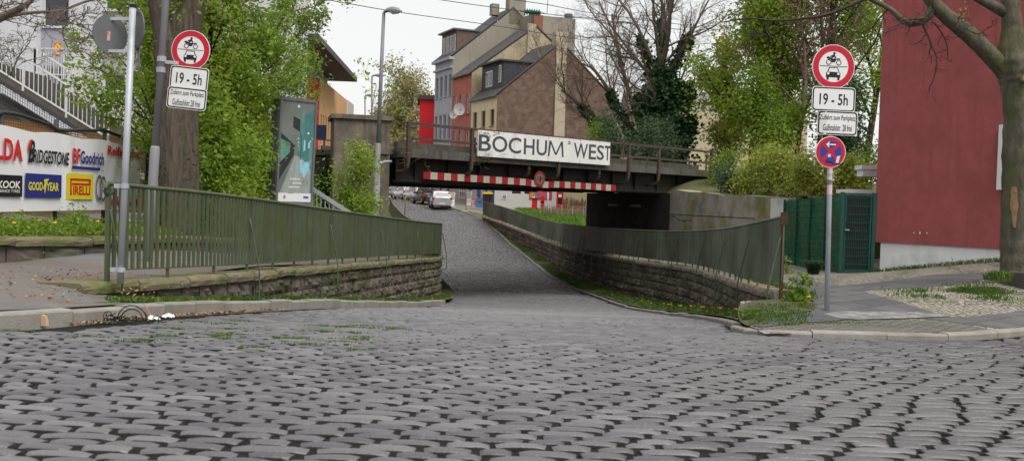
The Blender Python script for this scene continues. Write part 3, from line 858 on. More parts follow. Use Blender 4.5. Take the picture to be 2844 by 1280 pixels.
# dry creeper hanging over the left end
b = MB(); rg = np.random.default_rng(4)
for i in range(26):
    t = rg.choice([rg.uniform(0, .9), rg.uniform(2.4, 4.2)]); p = bp(t, .55, rg.uniform(1.5, 1.75)); pts = [p]
    for _ in range(6): p = p + A(*(rg.normal(0, .13, 2)), -abs(rg.normal(.06, .1)) if rg.random() < .7 else .04); pts.append(p)
    b.tube(catmull(pts, 3), .005, 3)
c1 = b.build('dry_creeper', mat('dry_creeper', (.25, .19, .12), (.16, .11, .07), 6), smooth=True)
tag(c1, 'dry leafless creeper draped over the left part of the bridge ledge', 'creeper')

# station name board
Zu = A(0, 0, 1)
m_white = mat('enamel_white', (.62, .62, .6), (.72, .72, .7), 1.5, .55, 0, spot=(.42, .41, .38), spot_scale=1.3, spot_at=.68, spot_w=.1)
m_ink = mat('enamel_ink', (.05, .055, .07), (.07, .075, .09), 3, .6)
t0, t1 = .2166 * BL - .74, .6195 * BL - .76
c = bp((t0 + t1) / 2, .62, 1.945)
sb = thing('station_sign', 'long white board reading BOCHUM WEST on the bridge railing', 'station sign', c - A(0, 0, .44))
MB().obox(c, BD * (t1 - t0) / 2, BN * .025, A(0, 0, .44)).build('board', m_white, sb)
b = MB()
letters = [('B', 0.0, .085), ('O', .092, .105), ('C', .205, .09), ('H', .315, .078), ('U', .408, .078), ('M', .5, .11), ('W', .695, .115), ('E', .818, .06), ('S', .885, .06), ('T', .95, .05)]
m_edge = mat('sign_edge', (.3, .3, .3))
LW_ = t1 - t0
for ch, x, w in letters:
    s0 = bp(t0, .62, 1.945) + BN * .029 + BD * (x * LW_ + .02) - A(0, 0, .26)
    if ch == 'M':
        w_ = w * LW_; pts4 = [(.0, 0), (.09, 1), (.5, .12), (.91, 1), (1, 0)]
        for (xa, za), (xb, zb) in zip(pts4, pts4[1:]):
            pa_, pb_ = s0 + BD * xa * w_ + Zu * za * .56, s0 + BD * xb * w_ + Zu * zb * .56; o_ = BD * .045
            b.add([pa_ - o_, pa_ + o_, pb_ + o_, pb_ - o_], [[0, 1, 2, 3]])
        continue
    put_text(b, ch, s0, BD, A(0, 0, 1), w * LW_, .56, bold=.012)
b.build('lettering', m_ink, sb)
b = MB()
for x in (.25, .5, .75): b.obox(bp(t0 + x * LW_, .62, 1.945) + BN * .0265, BD * .006, BN * .001, A(0, 0, .44))
for x in np.linspace(.01, .99, 13):
    for z in (-.41, .41): b.obox(bp(t0 + x * LW_, .62, 1.945 + z) + BN * .027, BD * .014, BN * .002, A(0, 0, .014))
b.build('seams_and_bolts', mat('seam_grey', (.25, .25, .25)), sb)
b = MB()
for (x, z, w, h) in ((.035, .36, .5, .03), (.06, .33, .25, .05), (.12, .36, .3, .04), (.66, .28, .1, .03)):
    for i in range(9):
        b.obox(bp(t0 + x * LW_ + rg.normal(0, w / 2) ** 2 ** .5 if False else t0 + x * LW_ + rg.uniform(-.5, .5) * w, .62, 1.945 + z + rg.normal(0, h)) + BN * .027, BD * rg.uniform(.01, .05), BN * .001, A(0, 0, rg.uniform(.005, .025)))
b.build('dirt', mat('sign_dirt', (.22, .2, .18)), sb)

# clearance bar and height limit sign
m_red = mat('sign_red', (.32, .012, .02), (.25, .012, .02), 3, .5, 0, spot=(.3, .02, .02), spot_scale=2, spot_at=.65)
m_cream = mat('bar_cream', (.37, .34, .27), (.44, .41, .33), 3, .6, 0, spot=(.32, .29, .23), spot_scale=3, spot_at=.62)
ta, tb = .073 * BL - .36, .642 * BL - .36
nst = 33; tm = ta + (tb - ta) * .385
bar = thing('clearance_bar', 'red and cream striped warning beam hung under the bridge girder', 'warning beam', bp((ta + tb) / 2, .3, .55))
def bar_z(t): return .775 + (.65 - .775) * (t - ta) / (tb - ta)
for name, mm, odd in (('red_stripe', m_red, 0), ('cream_stripe', m_cream, 1)):
    for i in range(nst):
        if i % 2 != odd: continue
        x0, x1 = ta + (tb - ta) * i / nst, ta + (tb - ta) * (i + 1) / nst
        sag = -.05 * math.exp(-((i - 18.5) / 2.) ** 2)
        b = MB(); b.obox(bp((x0 + x1) / 2, .3 + .004 * ((i * 7) % 3), bar_z((x0 + x1) / 2) + sag), BD * (x1 - x0) / 2 * .999, BN * .02, A(0, 0, .118)); b.build(name, mm, bar)
b = MB(); b.obox(bp((ta + tb) / 2, .27, .7), BD * (tb - ta) / 2, BN * .012, A(0, 0, .05))
for i in range(8): b.bar(bp(ta + (i + .5) * (tb - ta) / 8, .26, .7), bp(ta + (i + .5) * (tb - ta) / 8, 0.0, .95), .03, .03)
b.build('hangers', m_girder, bar)
m_swhite = mat('sign_white', (.7, .7, .69), (.74, .74, .73), 2, .45, 0)
m_black = mat('sign_black', (.012, .012, .014), None, rough=.5)
m_alu = mat('sign_back', (.11, .115, .12), (.14, .145, .15), 3, .6, 0)
hs_c = bp(.391 * BL - .4, .36, .86)
hs = thing('height_limit_sign', 'round 3,7m height limit sign in the middle of the striped beam', 'road sign', hs_c - A(0, 0, .27))
Zu = A(0, 0, 1)
MB().drum(hs_c, BD, Zu, BN, .27, .02).build('plate', m_red, hs)
b = MB(); b.disc(hs_c + BN * .003, BD, Zu, .275, 40, inner=.255); b.build('rim', mat('rim_brown', (.14, .05, .04), (.2, .11, .085), 9), hs)
MB().disc(hs_c + BN * .004, BD, Zu, .185).build('field', mat('faded_field', (.16, .1, .08), (.24, .18, .14), 6, .7), hs)
b = MB(); put_text(b, '3,7m', hs_c + BN * .007 - BD * .15 - Zu * .07, BD, Zu, .3, .16, .02)
put_poly(b, [(-.02, .1), (.02, .1), (.03, .03), (.02, -.03), (.05, -.14), (.015, -.11), (0, -.15), (-.015, -.11), (-.05, -.14), (-.02, -.03), (-.03, .03)], hs_c + BN * .006 + BD * .02, BD, Zu)
b.build('lettering', m_black, hs)
b = MB(); b.bar(hs_c - BN * .02, bp(.391 * BL - .4, 0, .86), .05, .05); b.build('bracket', m_girder, hs)

# left pier
m_pier = mat('pier_concrete', (.15, .125, .1), (.23, .2, .165), 2.2, .95, 1.0, 26, streak=(.085, .072, .058), streak_at=.6, spot=(.075, .065, .055), spot_scale=1.4, spot_at=.6)
pl_r = P(1085, 560, 84); pier_c = A(-5.12, 33.0, 0)
pier = thing('bridge_pier', 'tall square concrete pier with a slab cap at the left end of the bridge', 'bridge pier', (pier_c[0], pier_c[1], -2.1))
pd = norm(A(.97, .24, 0)); pn = A(pd[1], -pd[0], 0)
b = MB(); b.obox(pier_c + A(0, 0, .2), pd * .9, pn * .85, A(0, 0, 2.3)); b.build('shaft', m_pier, pier)
b = MB(); b.obox(pier_c + A(0, 0, 2.57), pd * 1.0, pn * .95, A(0, 0, .07)); b.build('cap', m_pier, pier)
# abutments and wing walls
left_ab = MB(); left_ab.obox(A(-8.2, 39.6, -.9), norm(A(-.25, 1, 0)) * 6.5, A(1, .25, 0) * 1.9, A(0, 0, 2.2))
tag(left_ab.build('left_abutment', m_conc_shade), 'dark concrete abutment behind the left pier under the bridge', 'abutment')
ab = thing('right_abutment', 'massive weathered concrete abutment and wing wall under the right end of the bridge', 'abutment', (6.4, 40.7, -2.2))
fa, fb = A(6.4, 40.7, 0), A(3.7, 50.0, 0); fd = norm(fb - fa); fn = A(-fd[1], fd[0], 0)
b = MB(); b.obox((fa + fb) / 2 - fn * 1.5 + A(0, 0, -.9), fd * np.linalg.norm(fb - fa) / 2, fn * 1.5, A(0, 0, 1.44)); b.build('bearing_wall', m_conc_shade, ab)
m_wing = mat('wing_wall_concrete', (.24, .215, .185), (.38, .35, .31), 1.8, .95, .8, 30, spot=(.15, .145, .045), spot_scale=.7, spot_at=.57, spot_w=.1)
wa, wb = A(6.42, 40.68, 0), A(8.55, 31.2, 0); wd = norm(wb - wa); wn = norm(A(wd[1], -wd[0], 0))
if wn[0] > 0: wn = -wn
Lw = np.linalg.norm(wb - wa)
top = [(0, .62), (.06, .68), (.2, .58), (.35, .56), (.5, .47), (.7, .46), (.85, .4), (1, .38)]
poly = [wa + wd * Lw * s + A(0, 0, z) for s, z in top] + [wb + A(0, 0, -2.6), wa + A(0, 0, -2.6)]
MB().prism(poly, -wn * .8).build('wing_wall', m_wing, ab)
b = MB()                                                           # construction joint and cracks
b.bar(wa + wn * .004 + A(0, 0, -.32), wa + wd * Lw * .78 + wn * .004 + A(0, 0, -.32), .012, .022)
ck = [(.0, -.42), (.05, -.38), (.09, -.5), (.16, -.56), (.2, -.52), (.24, -.54)]
for (s0, z0), (s1, z1) in zip(ck, ck[1:]): b.bar(wa + wd * Lw * s0 + wn * .005 + A(0, 0, z0), wa + wd * Lw * s1 + wn * .005 + A(0, 0, z1), .012, .02)
b.build('crack', m_joint, ab)
MB().obox(wa + wd * Lw * .955 + wn * .012 + A(0, 0, -.1), wd * Lw * .055, wn * .006, A(0, 0, .45)).build('white_patch', mat('whitewash', (.55, .54, .52), (.62, .61, .6), 2, .9, 0, spot=(.35, .34, .28), spot_scale=1.5), ab)
b = MB(); put_text(b, '15', wa + wd * Lw * .31 + wn * .01 + A(0, 0, -.05), -wd if False else wd, Zu, .16, .2, .02); b.obox(wa + wd * Lw * .322 + wn * .006 + A(0, 0, .0), wd * .11, wn * .003, A(0, 0, .17)); b.build('blue_marking', mat('blue_paint', (.1, .17, .32)), ab)
b = MB()
for t, o in ((.35, .5), (.62, 1.2)): b.obox((fa * (1 - t) + fb * t) + fn * .05 + A(0, 0, -.02), fd * .5, fn * .05, A(0, 0, .05))
b.build('light_fitting', mat('fitting', (.3, .3, .28)), ab)
# railway embankments
W_ = resample(catmull([(6.2, 42.5, .5), (6.6, 41, .55), (7.3, 38, .5), (8.1, 34.5, .42), (8.9, 31.3, .35), (9.6, 29.4, .3), (12, 28.5, .4), (16, 30, .7), (30, 36, 1)], 8), .8)
T_ = resample([(8.2, 43.7, 1.5), (10, 45.3, 1.5), (12, 47.2, 1.5), (20, 54.8, 1.5), (34, 68, 1.5), (60, 93, 1.5)], .8)
def rs(p, n):
    i = np.linspace(0, len(p) - 1, n); return np.stack([np.interp(i, np.arange(len(p)), p[:, k]) for k in range(3)], 1)
W_, T_ = rs(W_, 60), rs(T_, 60)
e = np.linspace(0, 1, 14)[None, :, None]
g = W_[:, None] * (1 - e) + T_[:, None] * e
g[:, :, 2] += .25 * np.sin(np.pi * e[0, :, 0]) + RNG.normal(0, .05, g.shape[:2])
back = T_ + A(-6.2, 6.5, 0)
b = MB(); b.grid(g); b.grid(np.stack([T_, back], 1))
low = W_.copy(); low[:, 2] = -3; b.grid(np.stack([low, W_], 1))
m_bank = mat('embankment_grass', (.06, .07, .025), (.1, .1, .04), 2, .95, .6, 20, spot=(.12, .09, .055), spot_scale=.9)
struct(b.build('railway_embankment', m_bank, smooth=True))
# embankment railing to the right of the bridge
er = thing('embankment_railing', 'thin rusty three-bar railing on the railway embankment right of the bridge', 'railing', (9.2, 44.2, .9))
epts = [P(1962, 432, 62), P(2060, 447, 62), P(2168, 463, 61), P(2300, 470, 60), P(2420, 478, 59)]
for dz in (0, -.55, -1.05): MB().tube(catmull([p + A(0, 0, dz) for p in epts], 5), .03, 5).build('railing_bar', m_brail, er)
for p in catmull(epts, 2): MB().bar(p + A(0, 0, .02), p - A(0, 0, 1.6), .07, .07).build('railing_post', m_brail, er)

# ------------------------------------------------------------------ traffic signs
m_galv = mat('galvanised', (.36, .39, .43), (.46, .49, .53), 6, .5, .1, 80, metal=.25, spot=(.3, .32, .34), spot_scale=3)
m_grey = mat('lamp_post_grey', (.2, .2, .225), (.25, .25, .27), 3, .55, .1, 60, spot=(.16, .16, .17), spot_scale=1.5)
m_sred = mat('sign_red_fresh', (.5, .012, .035), None, rough=.4)
m_blue = mat('sign_blue', (.02, .05, .28), None, rough=.4)
def frame(yaw, roll):
    n = A(math.sin(yaw), -math.cos(yaw), 0); r = A(math.cos(yaw), math.sin(yaw), 0)
    return math.cos(roll) * r + math.sin(roll) * Zu, -math.sin(roll) * r + math.cos(roll) * Zu, n
def moto(b, w, c, r, u, S, n):
    """motorcycle with rider (b: black, w: white cut-outs)"""
    def q(pts): put_poly(b, [(x * S, y * S) for x, y in pts], c, r, u)
    for x in (-.33, .33): b.disc(c + (x * r - .16 * u) * S, r, u, .17 * S, 24, inner=.125 * S)
    q([(-.5, .12), (-.46, .17), (-.36, .2), (-.28, .14), (-.2, .13), (-.08, .07), (.1, .07), (.28, .06), (.42, .05), (.42, .09), (.22, .1), (.12, .0), (.14, -.06), (.05, -.16), (-.14, -.16), (-.17, -.05), (-.22, .02), (-.36, .02)])
    q([(-.22, .16), (-.02, .33), (.06, .3), (.16, .12), (.08, .06), (.02, .2), (-.1, .1)])
    q([(-.3, .17), (-.2, .2), (0, .28), (-.02, .34), (-.24, .23)])
    b.disc(c + (.02 * r + .4 * u) * S, r, u, .075 * S, 14)
    q([(-.09, .42), (.0, .48), (.06, .45), (.02, .38)])
def carp(b, w, c, r, u, S, n):
    def q(m, pts, e=0.): put_poly(m, [(x * S, y * S) for x, y in pts], c + n * e, r, u)
    q(b, [(-.42, -.2), (-.42, .06), (-.36, .1), (-.26, .36), (.26, .36), (.36, .1), (.42, .06), (.42, -.2)])
    q(w, [(-.3, .1), (-.22, .31), (.22, .31), (.3, .1)], .0015)
    for x in (-.3, .3): w.disc(c + n * .0015 + (x * r + .01 * u) * S, r, u, .075 * S, 16)
    for x in (-.32, .32): q(b, [(x - .06, -.2), (x - .06, -.36), (x + .06, -.36), (x + .06, -.2)])
def round_rect(w, h, rad):
    o = []
    for cx, cy, a0 in ((w / 2 - rad, h / 2 - rad, 0), (-w / 2 + rad, h / 2 - rad, 90), (-w / 2 + rad, -h / 2 + rad, 180), (w / 2 - rad, -h / 2 + rad, 270)):
        o += [(cx + rad * math.cos(math.radians(a0 + a)), cy + rad * math.sin(math.radians(a0 + a))) for a in (0, 22, 45, 68, 90)]
    return o
def ban_sign(c, D, yaw, roll, label, pole_p):
    r, u, n = frame(yaw, roll)
    t = thing('motor_vehicle_ban_sign', label, 'road sign', c - u * D / 2)
    MB().drum(c, r, u, n, D / 2, .012).build('plate', m_swhite, t)
    MB().disc(c + n * .0025, r, u, D * .485, 48, inner=D * .35).build('red_ring', m_sred, t)
    b, w = MB(), MB()
    b.obox(c + n * .003 + u * D * .01, r * D * .33, u * D * .006, n * .0005)
    moto(b, w, c + n * .003 + u * D * .155, r, u, D * .36, n)
    carp(b, w, c + n * .003 - u * D * .16, r, u, D * .4, n)
    b.build('pictogram', m_black, t); w.build('pictogram_cutout', m_swhite, t)
    b = MB(); b.bar(c - n * .03, pole_p, .04, .04); b.obox(c - n * .025, r * .1, u * .015, n * .012); b.build('clamp', m_galv, t)
    return t
def plate_sign(c, w, h, yaw, roll, label, lines, pole_p, bend=False):
    r, u, n = frame(yaw, roll)
    t = thing('supplementary_sign', label, 'road sign', c - u * h / 2)
    o = round_rect(w, h, .05)
    def warp(x, y): return c + r * x + u * y + (n * 0 if not bend else -n * .55 * max(0., -(x + w * .28)) ** 1.15)
    def poly(mb, pts, e): mb.add([warp(x, y) + n * e for x, y in pts], [list(range(len(pts)))])
    if not bend:
        b = MB(); b.prism([c + r * x + u * y for x, y in o][::-1], -n * .006); b.build('plate', m_swhite, t)
    else:
        b = MB(); xs = np.linspace(-w / 2, w / 2, 22)
        b.grid([[warp(x, y) - n * e for y, e in ((-h / 2, 0), (h / 2, 0), (h / 2, .006), (-h / 2, .006), (-h / 2, 0))] for x in xs]); b.build('plate', m_swhite, t)
    b = MB(); oi = round_rect(w - .055, h - .055, .035); oo = round_rect(w - .02, h - .02, .045)
    def dens(pts, k=6):
        pts = np.array(pts + pts[:1]); return np.vstack([pts[i] + (pts[i + 1] - pts[i]) * np.linspace(0, 1, k, endpoint=False)[:, None] for i in range(len(pts) - 1)])
    a1, a2 = dens(oo), dens(oi); m = len(a1)
    b.add([warp(x, y) + n * .0025 for x, y in a1] + [warp(x, y) + n * .0025 for x, y in a2], [[i, (i + 1) % m, m + (i + 1) % m, m + i] for i in range(m)])
    for s, x, y, lw, lh, bold in lines:
        v, f = text_shape(s, bold)
        b.add([warp(x + p[0] * lw, y + p[1] * lh) + n * .003 for p in v], f)
    b.build('lettering', m_black, t)
    b = MB(); b.bar(c - n * .01 - u * h * .25, pole_p - u * h * .25, .03, .03); b.build('clamp', m_galv, t)
    return t

# right pole
pr0, pr1 = P(2297, 864, 190), P(2312, 128, 190)
rp = thing('sign_pole', 'grey steel sign pole with stickers standing on the right pavement', 'pole', pr0)
MB().tube([pr0 - A(0, 0, .2), pr0 * .5 + pr1 * .5, pr1], .036, 14).build('tube', m_galv, rp, smooth=True)
def onpole(v): s = (864 - v) / (864 - 128.); return pr0 + (pr1 - pr0) * s
st = MB(); r_, u_, n_ = frame(-.25, -.03)
for v, hh, cc in ((483, .05, 0), (540, .13, 0)): st.tube([onpole(v), onpole(v) + (pr1 - pr0) / np.linalg.norm(pr1 - pr0) * hh * 2], .0375, 14, cap=False)
st.build('sticker', mat('sticker_pale', (.55, .52, .55), (.6, .4, .38), 14), rp)
st = MB(); st.tube([onpole(514), onpole(500)], .0375, 14, cap=False); st.build('sticker', mat('sticker_blue', (.1, .13, .4)), rp)
KR_ = 190.
yw = math.radians(6)
fr, fu, fn_ = frame(yw, math.radians(-1))
off = fn_ * .05
c = P(2311, 187, KR_) + off
ban_sign(c, 122 / KR_, yw, math.radians(-.6), 'large round red-ringed ban sign for motorcycles and cars on the right pole', c - off)
c = P(2311.5, 277, KR_) + off
plate_sign(c, 125 / KR_, 68 / KR_, yw, math.radians(-.4), 'flat white 19 - 5h time plate on the right pole', [('19 - 5h', -.215, -.085, .43, .165, .012)], c - off)
c = P(2323, 343, KR_) + off * 1.15
plate_sign(c, 112 / KR_, 67 / KR_, yw, math.radians(-.6), 'bent white parking access plate with its left edge curled back on the right pole',
           [('Zufahrt zum Parkplatz', -.27, .02, .53, .095, .004), ('Gußstahlstr. 28 frei', -.22, -.115, .43, .095, .004)], P(2311, 343, KR_), bend=True)
c = P(2303, 423, KR_) + off
D = 87 / KR_
r, u, n = frame(yw, math.radians(-1))
ns = thing('no_stopping_sign', 'round blue and red no stopping sign with arrow and stickers, lowest on the right pole', 'road sign', c - u * D / 2)
MB().drum(c, r, u, n, D / 2, .012).build('plate', m_swhite, ns)
MB().disc(c + n * .0025, r, u, D * .48, 44, inner=D * .36).build('red_ring', m_sred, ns)
MB().disc(c + n * .002, r, u, D * .37).build('blue_field', m_blue, ns)
b = MB()
for s in (-1, 1): b.obox(c + n * .004, (r + s * u) / 2 ** .5 * D * .38, (r - s * u) / 2 ** .5 * D * .055, n * (.0005 + .0002 * s))
b.build('red_cross', m_sred, ns)
b = MB(); ac = c + n * .006 + u * D * .24
b.obox(ac + r * D * .03, r * D * .12, u * D * .02, n * .0005)
put_poly(b, [(-.17, 0), (-.08, .085), (-.04, .085), (-.09, .02), (-.09, -.02), (-.04, -.085), (-.08, -.085)], ac, r * D, u * D)
b.build('arrow', m_swhite, ns)
b = MB(); put_poly(b, [(-.1, -.1), (-.02, -.05), (.02, -.14), (-.06, -.18)], c + n * .006, r * D, u * D); put_poly(b, [(.22, -.12), (.32, -.1), (.27, -.33), (.17, -.35)], c + n * .006, r * D, u * D)
b.build('sticker', mat('sticker_white', (.6, .66, .7), (.45, .6, .68), 30), ns)
b = MB(); sc_ = [(-.16, -.33), (-.08, -.27), (-.1, -.34), (-.02, -.3), (.0, -.36), (.06, -.3), (.08, -.37), (.2, -.34), (.36, -.36)]
b.tube([c + n * .007 + r * D * x + u * D * y for x, y in sc_], .005, 4); b.build('scribble', m_black, ns)
b = MB(); b.bar(c - n * .02, c - off, .04, .04); b.build('clamp', m_galv, ns)

# left lamp post carrying signs
KB = 184.
lb0, lb1 = P(408, 726, KB), P(461, 0, KB)
lt = lb1 + (lb1 - lb0) * .85
lp = thing('street_lamp', 'leaning grey lamp post behind the left railing that carries traffic signs', 'street lamp', lb0)
m_ = lb0 + (lb1 - lb0) * ((726 - 412) / 726.)
MB().tube([lb0 - A(0, 0, .3), m_, m_ + (lb1 - lb0) * .008], [.072, .07, .056], 16).build('lower_post', m_grey, lp, smooth=True)
MB().tube([m_, lt], [.054, .045], 14).build('upper_post', m_grey, lp, smooth=True)
b = MB(); b.tube([lt, lt + A(.2, .5, .12), lt + A(.35, 1.0, .1)], [.05, .09, .05], 10); b.build('lamp_head', m_grey, lp, smooth=True)
b = MB()
for v in (165, 195): 
    q = lb0 + (lb1 - lb0) * ((726 - v) / 726.); b.tube([q - A(0, 0, .04), q + A(0, 0, .04)], .068, 14)
b.build('clamp_ring', m_galv, lp)
yw = math.radians(-4)
c = P(529.5, 140, KB); q = lb0 + (lb1 - lb0) * ((726 - 172) / 726.)
off = -frame(yw, 0)[2] * .03
ban_sign(c, 110 / KB, yw, math.radians(-3), 'round red-ringed ban sign for motorcycles and cars in front of the tree trunk', c + off)
b = MB(); b.bar(q, P(505, 176, KB) + A(0, .05, 0), .05, .05); b.build('sign_arm', m_galv, lp)
c = P(525, 219, KB)
plate_sign(c, 110 / KB, 66 / KB, yw, math.radians(-5), 'tilted white 19 - 5h time plate in front of the tree trunk', [('19 - 5h', -.2, -.085, .4, .165, .012)], c + off)
c = P(519, 274, KB) - off * .2
plate_sign(c, 113 / KB, 60 / KB, yw, math.radians(-5), 'tilted flat white parking access plate in front of the tree trunk',
           [('Zufahrt zum Parkplatz', -.26, .02, .52, .095, .004), ('Gußstahlstr.28 frei', -.215, -.115, .43, .095, .004)], c + off)

# galvanised pole with two signs seen from behind
KA = 242.
pa0, pa1 = P(334, 776, KA), P(369, 20, KA)
gp = thing('sign_pole', 'galvanised pole clamped to the end of the left railing carrying two signs turned away', 'pole', pa0)
MB().tube([pa0 - A(0, 0, .05), pa1], .038, 14).build('tube', m_galv, gp, smooth=True)
b = MB(); b.tube([pa1 - A(0, 0, .01), pa1 + A(.002, 0, .03)], .042, 12); b.build('cap', m_black, gp)
b = MB()
for v in (517, 749): q = pa0 + (pa1 - pa0) * ((776 - v) / 756.); b.tube([q - A(0, 0, .025), q + A(0, 0, .025)], .05, 12); b.bar(q - A(.12, 0, 0), q + A(.05, 0, 0), .02, .05)
b.build('clamp', m_galv, gp)
m_stick = mat('sticker_red', (.6, .5, .48), (.5, .1, .08), 22)
for (u_, v_, rad, yaw, lab, kk) in ((305, 97, .222, math.radians(180 + 55), 'round sign turned away, left of the galvanised pole', KA), (380, 84, .235, math.radians(180 - 48), 'round sign turned away, right behind the galvanised pole', KA - 4)):
    r, u, n = frame(yaw, 0.05)
    c = P(u_, v_, kk)
    t = thing('traffic_sign', lab, 'road sign', c - u * rad)
    MB().drum(c, r, u, n, rad, .012, 40).build('plate', m_alu, t)
    MB().disc(c + n * .003, r, u, rad * .97, 40, inner=rad * .7).build('red_ring', m_sred, t)
    MB().disc(c + n * .002, r, u, rad * .72).build('field', m_swhite, t)
    b = MB(); b.obox(c - n * .015 + r * rad * .1 - u * rad * .1, r * .02, u * .055, n * .001); b.build('sticker', m_stick, t)
    b = MB()
    for s in (.82, -.85): 
        e = c - n * .02 + u * rad * s; q = pa0 + (pa1 - pa0) * ((776 - (v_ - s * rad * KA)) / 756.)
        b.bar(e - (q - e) * .15, q, .012, .035)
    b.build('bracket', m_galv, t)
c = P(383, 160, KA - 5); r, u, n = frame(math.radians(180 - 62), .03)
t = thing('supplementary_sign', 'small dark rectangular plate turned away with two stickers, below the round sign', 'road sign', c - u * .14)
MB().obox(c, r * .15, u * .135, n * .004).build('plate', m_alu, t)
b = MB(); put_poly(b, [(-.06, .06), (.0, .03), (.0, -.02), (-.07, .0)], c - n * .006, -r, u); put_poly(b, [(-.03, -.06), (.02, -.06), (.02, -.1), (-.03, -.1)], c - n * .006, -r, u); b.build('sticker', m_swhite, t)
b = MB(); b.bar(c - n * .01 + u * .1, pa0 + (pa1 - pa0) * ((776 - 140) / 756.), .012, .03); b.build('bracket', m_galv, t)

# ------------------------------------------------------------------ street lamps
def lamp(p0, p1, r0, label, swan, group='street lamps along the underpass road', collar=.45):
    t = thing('street_lamp', label, 'street lamp', p0, group)
    ax = p1 - p0; m1 = p0 + ax * collar
    MB().tube([p0 - A(0, 0, .3), p0 + ax * .06, p0 + ax * .062, m1, m1 + ax * .004], [r0 * 1.35, r0 * 1.3, r0, r0, r0 * .8], 14).build('lower_post', m_grey, t, smooth=True)
    MB().tube([m1, p1], [r0 * .75, r0 * .6], 12).build('upper_post', m_grey, t, smooth=True)
    d = norm(swan); sd = norm(np.cross(d, Zu)); L = np.linalg.norm(swan)
    g = []
    for s, w, h, z in ((0, .05, .06, .0), (.2, .12, .11, .03), (.5, .17, .13, .05), (.8, .16, .1, .05), (1, .06, .03, .02)):
        a = np.linspace(0, math.pi, 9); g.append([p1 + d * s * L + sd * w * math.cos(x) + A(0, 0, z + h * math.sin(x)) for x in a])
    b = MB(); b.grid(g); b.add(g[0], [list(range(9))]); b.build('lamp_head', m_grey, t, smooth=True)
    g = []
    for s, w, h in ((.25, .1, .02), (.5, .15, .1), (.8, .14, .08), (.98, .05, .0)):
        a = np.linspace(math.pi, 2 * math.pi, 9); g.append([p1 + d * s * L + sd * w * math.cos(x) + A(0, 0, .045 + h * math.sin(x)) for x in a])
    b = MB(); b.grid(g); b.build('lens', mat('lamp_lens', (.6, .6, .58), None, rough=.25), t, smooth=True)
    return t
lamp(P(1037, 700, 92), P(1066, 36, 92), .085, 'tall slim grey street lamp in front of the concrete pier', A(.55, -.12, 0))
lamp(A(-9.3, 66, -1.7), P(1033, 213, 42), .09, 'middle street lamp rising behind the pier, head to the right', A(.9, -.3, .0))
lamp(A(-11.6, 79, -1.1), P(1013.5, 268, 35), .09, 'smallest and farthest street lamp above the pier', A(.8, -.3, 0))
dpipe = catmull([P(1049, 600, 88), P(1053, 470, 88), P(1060, 452, 88), P(1086, 449, 86)], 6)
tag(MB().tube(dpipe, .05, 8).build('drain_pipe', m_galv, smooth=True), 'thin grey drain pipe bent over at the edge of the pier', 'pipe')
wp = MB(); wp.tube([P(1124, 597, 47), P(1129, 510, 47)], .035, 6)
tag(wp.build('wooden_post', mat('post_wood', (.28, .18, .13), (.36, .25, .19), 8), smooth=True), 'slim brown post rising from the far left railing before the parked cars', 'post')
# ------------------------------------------------------------------ left side: bed wall, banner fence, stairs, pale building, poster
LOWW = catmull([(-9.5, 10.2, -.98), (-8.0, 11.6, -1.0), (-7.1, 13.8, -1.03), (-6.5, 15.8, -1.08), (-6.15, 19, -1.2), (-6.05, 23, -1.38), (-6.0, 28, -1.65)], 8)
lw_p = LOWW.copy(); lw_p[:, 2] += .34 + 1.125
lwall = thing('low_bed_wall', 'low mossy stone wall along the planted bed on the left pavement', 'wall', (lw_p[0, 0], lw_p[0, 1], -1))
m_bedstone = island_mat('bed_wall_stone', [(.09, .08, .068), (.14, .12, .1), (.11, .098, .082)], .95, .8, 20, .2, noise_mix=(.085, .09, .05), noise_scale=1.0)
_rz = road_z
def road_z(x, y): return np.asarray(x, float) * 0 - 1.9
stone_blocks(resample(lw_p, .3), 1, -1.26, .5, course=.36, block=(.5, .9), seed=22).build('stone_face', m_bedstone, lwall)
road_z = _rz
wall_core(resample(lw_p, .3), 1, -1.255, .5, .9).build('core', m_joint, lwall)
coping(resample(lw_p, .3), 1, -1.125, .08, .55, .12, stone=1.6, seed=8).build('coping', m_cope, lwall)
# bed soil behind it
b = MB(); q = resample(LOWW, .5)
e = np.linspace(0, 1, 12)[None, :, None]
fx = q.copy(); fx[:, 0] = -16; fx[:, 1] = q[:, 1]; fx[:, 2] = -.35
g = (q + A(-.4, 0, .32))[:, None] * (1 - e) + fx[:, None] * e
g[:, :, 2] += RNG.normal(0, .03, g.shape[:2])
b.grid(g); struct(b.build('planted_bed_soil', m_soil, smooth=True))

# banner on a mesh fence
BX0, BX1, BYE = -8.72, -8.62, 23.0
def bnx(y): return BX1 + (BX0 - BX1) * (BYE - y) / (BYE - 12)
fence = thing('mesh_fence', 'dark pipe-framed fence with orange mesh behind the tyre banner', 'fence', (bnx(17), 17, -.7))
m_pipe = mat('fence_pipe', (.035, .036, .042), (.055, .055, .06), 5, .6)
m_orange = mat('orange_mesh', (.36, .17, .045), (.45, .24, .07), 6, .8)
def ft(y): return 1.16 + .09 * abs(math.sin((y - 12.1) * math.pi / 4.0)) ** .6
for y0 in (11.0, 13.0, 15.0, 17.0, 19.0, 21.2, 23.6):
    MB().tube([A(bnx(y0) - .08, y0, -.9), A(bnx(y0) - .08, y0, 1.3)], .04, 8).build('fence_post', m_pipe, fence, smooth=True)
tops = [A(bnx(y) - .06, y, 1.16 + (.06 if int((y - 11) / 2) % 2 else 0) + .05 * math.sin(y * 1.9)) for y in np.linspace(11, 26, 46)]
MB().tube(tops, .035, 8).build('top_pipe', m_pipe, fence, smooth=True)
b = MB()
for z in np.arange(-.5, 1.15, .045): b.bar(A(bnx(11) - .1, 11, z), A(bnx(25.9) - .1, 25.9, z), .008, .012)
